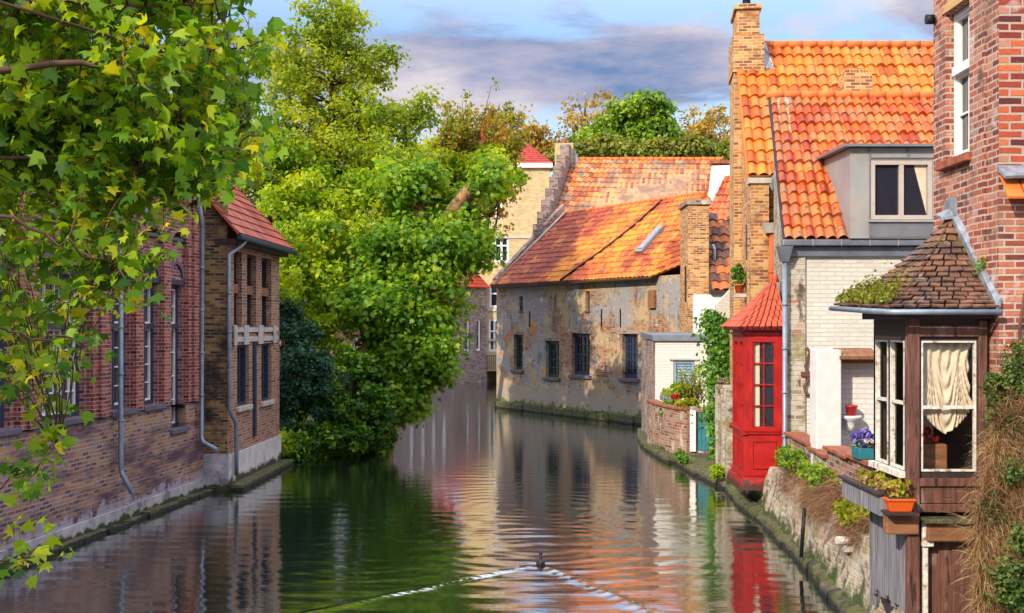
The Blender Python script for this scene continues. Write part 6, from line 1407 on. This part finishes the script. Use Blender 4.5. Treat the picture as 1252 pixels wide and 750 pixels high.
# distant trees over the roofs
def far_tree(label, mat, blobs, per, rc, size, trunk, name='tree'):
    t = thing(name, trunk, label, 'tree', 'distant trees above the roofs'); mb = MB(); x, y, z = trunk; ztop = max(b[2] for b in blobs)
    mb.tube([(x, y, 0.8), (x, y, ztop * 0.6), (x + 0.3, y, ztop)], [0.5, 0.35, 0.1], 7)
    cl = crown(t, 'crown', M[mat], blobs, per, rc, size)
    branch_out(mb, [Vector((x, y, ztop * (0.5 + 0.06 * k))) for k in range(7)], cl, 0.10, 2); mb.build('trunk', M['bark'], t)
far_tree('dense round green tree rising highest over the speckled roof', 'leaf_far', [blob(780, 150, 120, 44, 32, 4, 60), blob(750, 170, 120, 40, 26, 4, 40), blob(800, 178, 120, 40, 24, 4, 40), blob(722, 178, 119, 24, 18, 3, 20)], 120, 1.1, 0.5, (PX(775, 120), 120, 1))
far_tree('sparse yellow brown tree left of the dense green tree', 'leaf_gold', [blob(712, 150, 125, 30, 36, 3.5, 24), blob(685, 180, 125, 22, 20, 3, 14), blob(740, 130, 125, 18, 20, 2.5, 8)], 34, 1.2, 0.42, (PX(712, 125), 125, 1))
far_tree('sparse yellow brown tree between the green tree and the golden gable', 'leaf_gold', [blob(858, 155, 126, 32, 26, 3.5, 34), blob(880, 180, 126, 20, 18, 3, 14), blob(840, 170, 126, 16, 14, 3, 8)], 48, 1.1, 0.42, (PX(860, 126), 126, 1))
far_tree('green bush right of the roof ridge against the golden gable', 'leaf_far', [blob(868, 192, 112, 34, 16, 3, 40)], 80, 0.9, 0.4, (PX(868, 112), 112, 1), name='bush')
far_tree('yellow green tree behind the stepped gable chimney', 'leaf_gold', [blob(655, 180, 124, 28, 24, 3, 24), blob(640, 160, 124, 16, 18, 2, 8)], 50, 1.1, 0.42, (PX(655, 124), 124, 1))
t = thing('hedge', (PX(770, 110), 110, 1), 'long olive hedge of treetops just above the speckled roof', 'hedge')
crown(t, 'foliage', M['leaf_hedge'], [blob(x, 196 - (8 if x > 700 else 0) - 4 * math.sin(x * .07), 110, 22, 15, 2.5, 26) for x in range(690, 900, 22)], 80, 0.9, 0.4)
crown(t, 'stems', M['leaf_hedge'], [(PX(x, 110), 110, 7, 2.0, 2, 8, 26) for x in range(690, 900, 22)], 40, 0.9, 0.5)

# ------------------------------------------------------------------ climbers and plants of the right bank
t = thing('ivy', (6.2, 36.4, 0.5), 'column of bright green ivy climbing beside the cream wall', 'ivy')
pts_ = []; path = [K(868, 385, 36.2), K(880, 400, 36.2), K(878, 440, 36.1), K(880, 500, 35.6), K(880, 535, 34.8), K(884, 570, 34.2)]
wid = [0.36, 0.5, 0.42, 0.42, 0.34, 0.16]
for j, (a, b) in enumerate(zip(path[:-1], path[1:])):
    a, b = Vector(a), Vector(b)
    for i in range(int(620 * (b - a).length) + 60):
        s = R.random(); p = a.lerp(b, s); w_ = wid[j] * (1 - s) + wid[j+1] * s; pts_.append((p.x + R.gauss(0, w_ * 0.55) * (1 + .3 * math.sin(p.z * 5)), p.y + R.gauss(0, .10), p.z + R.gauss(0, .08)))
leaf_object('foliage', M['leaf_ivy'], t, np.array(pts_), 0.13, rng.uniform(0, 1, len(pts_)), IVY, normals=np.tile([-0.4, -0.9, 0.1], (len(pts_), 1)), up=0.2, droop=0.6)
mb = MB(); mb.tube(path, 0.03, 6); mb.build('stem', M['bark'], t)
t = tuft('trailing_plant', 'green creeper trailing down the curved brick garden wall', 'plant', M['leaf_ivy'], (5.0, 38.6, 0.9), (0.16, 0.5, 0.6), 700, 0.11, IVY)
t = tuft('leafy_shrub', 'leafy green shrub behind the garden wall by the blue door', 'shrub', M['leaf_sycamore'], (5.55, 39.3, 1.7), (0.4, 0.5, 0.42), 620, 0.15, MAPLE, per=10, rc=.16)
t = thing('climbing_rose', (6.1, 38.6, 1.7), 'bare twiggy climbing rose against the white shed', 'shrub')
mb = MB(); tips = []
for i in range(30):
    a = Vector((6.0 + R.uniform(-.25, .25), 38.9, 1.7)); b = a + Vector((R.uniform(-.55, .55), R.uniform(-.2, .2), R.uniform(.5, 1.35))); limb(mb, a, b, 0.016, 0.005, 0.15, 5, 4); tips += [a.lerp(b, R.uniform(.4, 1)) for _ in range(5)]
mb.build('stems', M['twig'], t)
tp = np.array([tuple(p) for p in tips]); idx = np.repeat(np.arange(len(tp)), 5); leaf_object('leaves', M['leaf_olive'], t, tp[idx] + rng.normal(size=(len(idx), 3)) * 0.09, 0.09, rng.uniform(0, 1, len(idx)))
for i, (x, y, Y, lab, mt) in enumerate(((5.08, 40.2, 0, 'pale blue grey trough on the garden wall nearest the blue door', 'pipe'), (5.16, 39.2, 0, 'second pale blue grey trough on the garden wall, next to the red flowers', 'pipe'))):
    mb = MB(); mb.box(x - .02, x + .28, y - .42, y + .42, 1.705, 1.9); o = mb.build('plant_trough', M[mt], bevel=.015); tag(o, lab, 'planter')
    tuft('trough_plant', 'low green plants in the ' + ('first' if i == 0 else 'second') + ' trough on the garden wall' + (' by the blue door' if i == 0 else ' near the red flowers'), 'plant', M['leaf_olive'], (x + .13, y, 1.88), (0.16, 0.42, 0.14), 260, 0.08)
t = tuft('red_geranium', 'red geranium flowers on top of the curved garden wall', 'flowers', M['leaf_sycamore'], (5.28, 38.2, 1.70), (0.18, 0.22, 0.16), 200, 0.09)
crown(t, 'blossom', M['petal_red'], [(5.25, 38.2, 1.95, 0.16, 0.2, 0.10, 16)], 12, 0.06, 0.08)
crown(t, 'buds', M['petal_white'], [(5.45, 38.0, 1.86, 0.12, 0.12, 0.08, 5)], 8, 0.04, 0.06)
t = tuft('wall_plant', 'mixed green plants spilling over the corner of the garden wall above the teal door', 'plant', M['leaf_olive'], (5.5, 37.1, 1.68), (0.4, 0.4, 0.2), 600, 0.10, IVY)
mb = MB(); mb.hexa([(6.12, 35.0, 2.15), (6.42, 35.0, 2.15), (6.42, 35.25, 2.15), (6.12, 35.25, 2.15)], [(6.04, 34.96, 2.42), (6.5, 34.96, 2.42), (6.5, 35.3, 2.42), (6.04, 35.3, 2.42)]); mb.box(6.0, 6.54, 34.93, 35.32, 2.421, 2.46)
o = mb.build('flower_pot', M['pipe'], bevel=0.01); tag(o, 'dark blue square flower pot beside the ivy', 'flower pot'); o.data.materials[0] = M['navy']
mb = MB(); mb.box(6.05, 6.5, 34.9, 35.5, 2.10, 2.148); tag(mb.build('shelf', M['stone_pale']), 'stone shelf carrying the dark blue pot beside the ivy', 'shelf')
t = tuft('heather', 'lilac heather growing in the dark blue pot', 'flowers', M['leaf_olive'], (6.27, 35.12, 2.45), (0.24, 0.15, 0.12), 160, 0.06)
crown(t, 'blossom', M['petal_lilac'], [(6.27, 35.12, 2.6, 0.24, 0.16, 0.1, 26)], 6, 0.05, 0.06)
pot((6.58, 34.6, 2.0), 0.13, 0.26, 'orange_plastic', label='orange flower pot next to the dark blue pot below the golden gable')
tuft('pot_plant', 'small green plant in the orange pot below the golden gable', 'plant', M['leaf_sycamore'], (6.58, 34.6, 2.25), (0.13, 0.12, 0.12), 120, 0.07)
mb = MB(); mb.box(6.45, 6.8, 34.4, 34.9, 1.93, 1.998); tag(mb.build('shelf', M['stone_pale']), 'stone shelf under the orange pot', 'shelf')
# pot high on the golden gable
gpx = GS.p((38 - 32.0) / 7.1 * GS.L, 5.1, 0.18)
mb = MB(); mb.box(gpx[0] - 0.14, gpx[0] + 0.16, gpx[1] - 0.14, gpx[1] + 0.14, 5.0, 5.098); tag(mb.build('shelf', M['stone_pale']), 'grey stone bracket high on the golden gable', 'shelf')
pot((gpx[0], gpx[1], 5.1), 0.14, 0.26, 'terracotta', label='terracotta pot on the bracket high on the golden gable')
t = tuft('pot_plant', 'bushy green plant in the terracotta pot high on the golden gable', 'plant', M['leaf_ivy'], (gpx[0], gpx[1], 5.36), (0.2, 0.18, 0.36), 420, 0.09, IVY)

tuft('wall_weed', 'bright green weed at the waterline below the garden wall corner', 'plant', M['leaf_lime'], (5.32, 30.9, 0.3), (0.16, 0.3, 0.2), 340, 0.10, IVY)
tuft('wall_weed', 'green weeds growing on the ledge under the teal door', 'plant', M['leaf_ivy'], (5.05, 35.3, 0.25), (0.15, 0.9, 0.16), 420, 0.09, IVY)
# blades: dry grass and hanging stems
def blades(parent, name, mat, roots, L, droop, out, width=0.008, seg=5):
    """curved strips; roots (n,3); out (n,3) initial direction"""
    n = len(roots); V = []; UVs = []
    L_ = L * rng.uniform(0.5, 1.4, n); d0 = out + rng.normal(size=(n, 3)) * 0.55; d0 /= np.linalg.norm(d0, axis=1)[:, None]
    pos = roots.copy(); side = np.cross(d0, rng.normal(size=(n, 3))); side /= np.linalg.norm(side, axis=1)[:, None]; prev = pos.copy(); d = d0.copy()
    rnd = rng.uniform(0, 1, (n, 2))
    for k in range(seg):
        nxt = prev + d * (L_ / seg)[:, None]; w0 = width * (1 - k / seg); w1 = width * (1 - (k + 1) / seg) + 0.001
        q = np.stack([prev - side * w0, prev + side * w0, nxt + side * w1, nxt - side * w1], 1)
        V.append(q); UVs.append(np.repeat(rnd[:, None, :], 4, 1)); prev = nxt; d = d + np.array([0, 0, -droop]) + rng.normal(size=(n, 3)) * 0.12; d /= np.linalg.norm(d, axis=1)[:, None]
    return raw_mesh(name, mat, parent, np.concatenate(V).reshape(-1, 3), 4, np.concatenate(UVs).reshape(-1, 2))

def hang_clump(label, mat, Y0, Y1, z0, z1, n, L, green=None, name='hanging_weed', cat='weeds'):
    Ym = (Y0 + Y1) / 2; t = thing(name, (edge_r(Ym) + 0.4, Ym, z0), label, cat)
    Ys = rng.uniform(Y0, Y1, n); zs = rng.uniform(z0, z1, n); xs = np.array([edge_r(y) for y in Ys]) + 0.13 + 0.34 * np.clip(zs / 1.15, 0, 1.3)
    blades(t, 'stems', M[mat], np.stack([xs, Ys, zs], 1), L, 0.35, np.tile([-1.0, -0.3, 0.25], (n, 1)), 0.006)
    if green: crown(t, 'foliage', M[green], [((edge_r(Ym) + 0.42), Ym, z1 - 0.05, 0.22, (Y1 - Y0) * 0.45, (z1 - z0) * 0.42, 60)], 14, 0.09, 0.07, IVY)
    return t
hang_clump('green and rust coloured weeds hanging below the corner of the white house', 'red_grass', 22.6, 24.6, 0.9, 1.6, 700, 0.35, 'leaf_sycamore')
hang_clump('reddish dry stems hanging over the canal wall below the white pier', 'red_grass', 19.5, 21.8, 0.95, 1.5, 1300, 0.42)
hang_clump('green leafy weeds on top of the canal wall under the parapet', 'dry_grass', 19.9, 22.4, 1.0, 1.6, 900, 0.35, 'leaf_sycamore')
hang_clump('reddish dry stems hanging over the canal wall nearest the oriel', 'red_grass', 17.4, 19.0, 0.95, 1.4, 700, 0.36, 'leaf_olive')
mb = MB(); mb.tube([(5.08, 20.6, 1.05), (5.02, 20.6, 0.2)], 0.035, 6); tag(mb.build('drain_pipe', M['iron']), 'thin black drain pipe down the canal wall', 'pipe')
mb = MB(); mb.tube([(5.35, 18.0, 0.95), (4.9, 17.9, 0.98)], 0.06, 8); mb.box(5.0, 5.4, 17.8, 18.1, 0.82, 0.9); tag(mb.build('spout', M['stone_pale']), 'pale stone spout jutting from the canal wall', 'spout')

# the overgrown bank in the near right corner
bk = thing('rubble_wall', (6.6, 13.4, 0), 'rubble garden wall in the near corner smothered by dry grass', 'wall')
mb = MB(); nx_, nz_ = 16, 12; gd = {}
def bank_top(x): return 1.75 + 1.75 * np.clip((x - 5.12) / 0.6, 0, 1) ** 0.8
def bank_y(x, z): return 12.75 + 0.9 * np.clip((z + 0.4) / 4.0, 0, 1) ** 1.3
for i in range(nx_ + 1):
    for j in range(nz_ + 1):
        x = 5.14 + i * 0.30; z = -0.4 + (float(bank_top(x)) + 0.4) * j / nz_
        gd[i, j] = (x + 0.12 * (j / nz_) * (i == 0) + R.uniform(-.05, .05), float(bank_y(x, z)) + R.uniform(-.07, .07), z)
for i in range(nx_):
    for j in range(nz_): mb.poly([gd[i, j], gd[i+1, j], gd[i+1, j+1], gd[i, j+1]], smooth=True)
for j in range(nz_): a, b = gd[0, j], gd[0, j+1]; mb.poly([(a[0] + .75, 14.36, a[2]), a, b, (b[0] + .75, 14.36, b[2])])
for i in range(nx_): a, b = gd[i, nz_], gd[i+1, nz_]; mb.poly([a, b, (b[0] + .75, 14.36, b[2] + .05), (a[0] + .75, 14.36, a[2] + .05)])
mb.build('wall', M['bank_rubble'], bk)
def mound(name, label, cat, mat, n, L, x0, x1, z0, z1, droop=0.22, w=0.006, out=(-0.35, -1.0, 0.55)):
    t = thing(name, ((x0 + x1) / 2, 13.2, z0), label, cat)
    xs = rng.uniform(x0, x1, n); zt = bank_top(xs); zs = z0 + (np.minimum(z1, zt) - z0) * rng.uniform(0, 1, n) ** 0.75; ys = bank_y(xs, zs) - 0.02
    blades(t, 'blades', M[mat], np.stack([xs, ys, zs], 1), L, droop, np.tile(out, (n, 1)), w, 6); return t
tag(mound('dry_grass', 'long straw coloured grass tumbling over the near garden wall', 'grass', 'dry_grass', 24000, 0.32, 5.12, 6.5, -0.1, 3.0), None, None, kind='stuff')
mound('dry_shrub', 'grey brown twiggy growth on the ledge of the crumbling brick wall', 'shrub', 'dry_grass', 3600, 0.34, 5.45, 6.4, 2.6, 3.6)
t = thing('evergreen_plant', (6.5, 13.6, 3.2), 'dark green bushy plant on the near crumbling wall', 'plant')
crown(t, 'foliage', M['leaf_weed'], [(5.62, 13.5, 3.55, .26, .2, .2, 60), (5.85, 13.5, 3.8, .25, .25, .26, 50), (5.48, 13.45, 3.25, .14, .12, .25, 26)], 34, 0.08, 0.036, IVY)
t = thing('ivy', (6.2, 12.9, 0.9), 'patch of glossy ivy among the dry grass in the near corner', 'ivy')
crown(t, 'foliage', M['leaf_weed'], [(5.28, 12.55, 1.5, .20, .12, .34, 60), (5.45, 12.55, 1.9, .2, .12, .22, 26)], 16, 0.10, 0.055, IVY)
t = thing('evergreen_plant', (5.9, 13.2, 2.6), 'small leafy weed half way up the near wall', 'plant')
crown(t, 'foliage', M['leaf_weed'], [(5.5, 13.0, 2.6, .16, .12, .14, 26)], 14, 0.09, 0.036, IVY)
for i, (x, z, lab) in enumerate(((5.62, 3.1, 'grey green weed tuft high in the dry grass of the near corner'), (5.3, 2.2, 'dull green weed tuft in the middle of the dry grass'), (5.6, 1.2, 'low weed tuft under the ivy patch in the near corner'))):
    t = thing('weed_tuft', (x, 12.9, z), lab, 'plant'); y_ = float(bank_y(x, z)) - 0.22
    crown(t, 'foliage', M['leaf_weed'], [(x, y_, z, .16, .08, .20, 30)], 16, 0.09, 0.036, IVY)
    blades(t, 'stems', M['red_grass'], np.array([[x, y_, z]]) + rng.normal(size=(200, 3)) * [.12, .03, .12], 0.3, 0.15, np.tile([-0.3, -0.8, 0.8], (200, 1)), 0.006)
# moss and leafy growth on the oriel eaves
t = thing('roof_plant', (4.75, 15.3, 4.5), 'low green stonecrop growing along the oriel eaves', 'plant')
pts_ = []
for i in range(1300):
    s = R.random(); p = ev[1].lerp(ev[2], s); r_ = abs(R.gauss(0, .13)); q = p.lerp(ap, min(r_, .45)); pts_.append((q.x + R.gauss(0, .03), q.y + R.gauss(0, .05), q.z + 0.05 + abs(R.gauss(0, .03)) - 0.1 * r_))
leaf_object('foliage', M['leaf_hedge'], t, np.array(pts_), 0.045, rng.uniform(0, 1, len(pts_)), IVY, up=1.0)
tuft('roof_weed', 'tiny green weed at the verge of the oriel roof', 'plant', M['leaf_sycamore'], (5.82, 14.75, 4.92), (0.05, 0.08, 0.10), 60, 0.05, IVY)

# ------------------------------------------------------------------ the plane tree whose branches hang into the picture from the left
t = thing('plane_tree', (-7.9, 5.0, 1.0), 'near tree whose leafy boughs hang across the upper left', 'tree')
mb = MB(); trunk = [(-7.9, 5.0, 0.9), (-7.9, 5.2, 3.0), (-7.7, 5.6, 5.0), (-7.3, 6.2, 7.5), (-7.0, 6.6, 9.5)]; mb.tube(trunk, [0.42, 0.36, 0.3, 0.2, 0.12], 12)
boughs = []
def bough(ctrl, r0):
    pts = [Vector(trunk[2])] if ctrl[0][2] < 6 else [Vector(trunk[3])]
    pts += [Vector(c) for c in ctrl]; fine = []
    for a, b in zip(pts[:-1], pts[1:]):
        for k in range(5): fine.append(a.lerp(b, k / 5) + Vector((R.gauss(0, .02), R.gauss(0, .02), R.gauss(0, .025))))
    fine.append(pts[-1]); n = len(fine); mb.tube(fine, [r0 * 0.55 * (1 - 0.85 * i / (n - 1)) for i in range(n)], 8); boughs.extend(fine[3:])
bough([P(-150, 90, 8.2), P(20, 85, 8.6), P(140, 75, 8.8), P(225, 50, 9.2), P(280, 20, 9.6)], 0.075)
bough([P(-150, 130, 9.0), P(10, 118, 9.2), P(120, 150, 9.6), P(220, 170, 10), P(300, 150, 10.2)], 0.06)
bough([P(-150, 260, 8.0), P(0, 265, 8.4), P(90, 300, 8.6), P(150, 330, 9.0)], 0.05)
bough([P(-160, 10, 8.6), P(0, 0, 8.8), P(130, 10, 9), P(260, 5, 9.6)], 0.06)
bough([P(-150, 380, 7.6), P(-10, 400, 8.0), P(60, 410, 8.2)], 0.04)
bough([P(-140, 560, 8.4), P(-10, 600, 9.8), P(40, 575, 10.4), P(68, 545, 10.6)], 0.025)
bough([P(-140, 650, 8.6), P(0, 690, 10.0), P(50, 672, 10.4)], 0.02)
bough([P(200, 70, 9.2), P(290, 60, 9.6), P(335, 45, 9.8)], 0.03)
bough([P(150, 190, 9.4), P(240, 215, 9.6), P(290, 190, 9.8)], 0.03)
def inside(x, y):
    edge = np.interp(y, [0, 45, 75, 120, 160, 200, 235, 270, 310, 350, 400, 440, 462], [285, 275, 262, 300, 310, 280, 250, 215, 195, 185, 150, 110, 70])
    return x < edge + 6 * math.sin(y * .3)
twigs = []; LP = []
r3 = random.Random(21)
cnt = 0
while cnt < 900:
    x, y = r3.uniform(-60, 320), r3.uniform(-60, 470)
    if not inside(x, y): continue
    dens = 1.0 if y < 240 else ((0.5 if x < 100 else 0.34) if y < 340 else (0.20 if x < 90 else 0.08))
    if 60 < x < 260 and y < 80: dens *= 0.75
    if r3.random() > dens: continue
    LP.append(P(x, y, r3.uniform(8.8, 12.0))); cnt += 1
for (x, y) in ((330, 50), (318, 60), (300, 62), (345, 38), (322, 150), (305, 165), (290, 200), (300, 100), (310, 190), (255, 235), (200, 290), (176, 345), (160, 365), (110, 430), (92, 425), (40, 450), (66, 545), (44, 545), (24, 565), (10, 600), (56, 575), (4, 625), (30, 600), (60, 525), (10, 690), (38, 682), (58, 668)):
    LP.append(P(x, y, r3.uniform(9.6, 11.4) if y > 500 else r3.uniform(8.4, 10.0)))
lpos = []; lcl = []
for c in LP:
    c = Vector(c); b = min(boughs, key=lambda q: (q - c).length); L = (c - b).length
    if L > 1.3: b = b.lerp(c, 1 - 1.3 / L)
    limb(mb, b, c, 0.009, 0.003, 0.12, 4, 4); cv = r3.random()
    for k in range(13):
        s = r3.uniform(0.25, 1.2); p = b.lerp(c, s); lpos.append((p.x + r3.gauss(0, .09), p.y + r3.gauss(0, .14), p.z + r3.gauss(0, .08))); lcl.append(cv)
mb.build('trunk', M['twig'], t)
leaf_object('leaves', M['leaf_plane'], t, np.array(lpos), 0.104, np.array(lcl), MAPLE_CURL, up=0.9, droop=0.5, jitter=0.45)
crown(t, 'crown', M['leaf_plane'], [(-7.6, 6.0, 9.2, 2.2, 1.8, 2.0, 60), (-8.2, 5, 7, 1.8, 1.8, 1.6, 40)], 26, 0.45, 0.17, MAPLE)
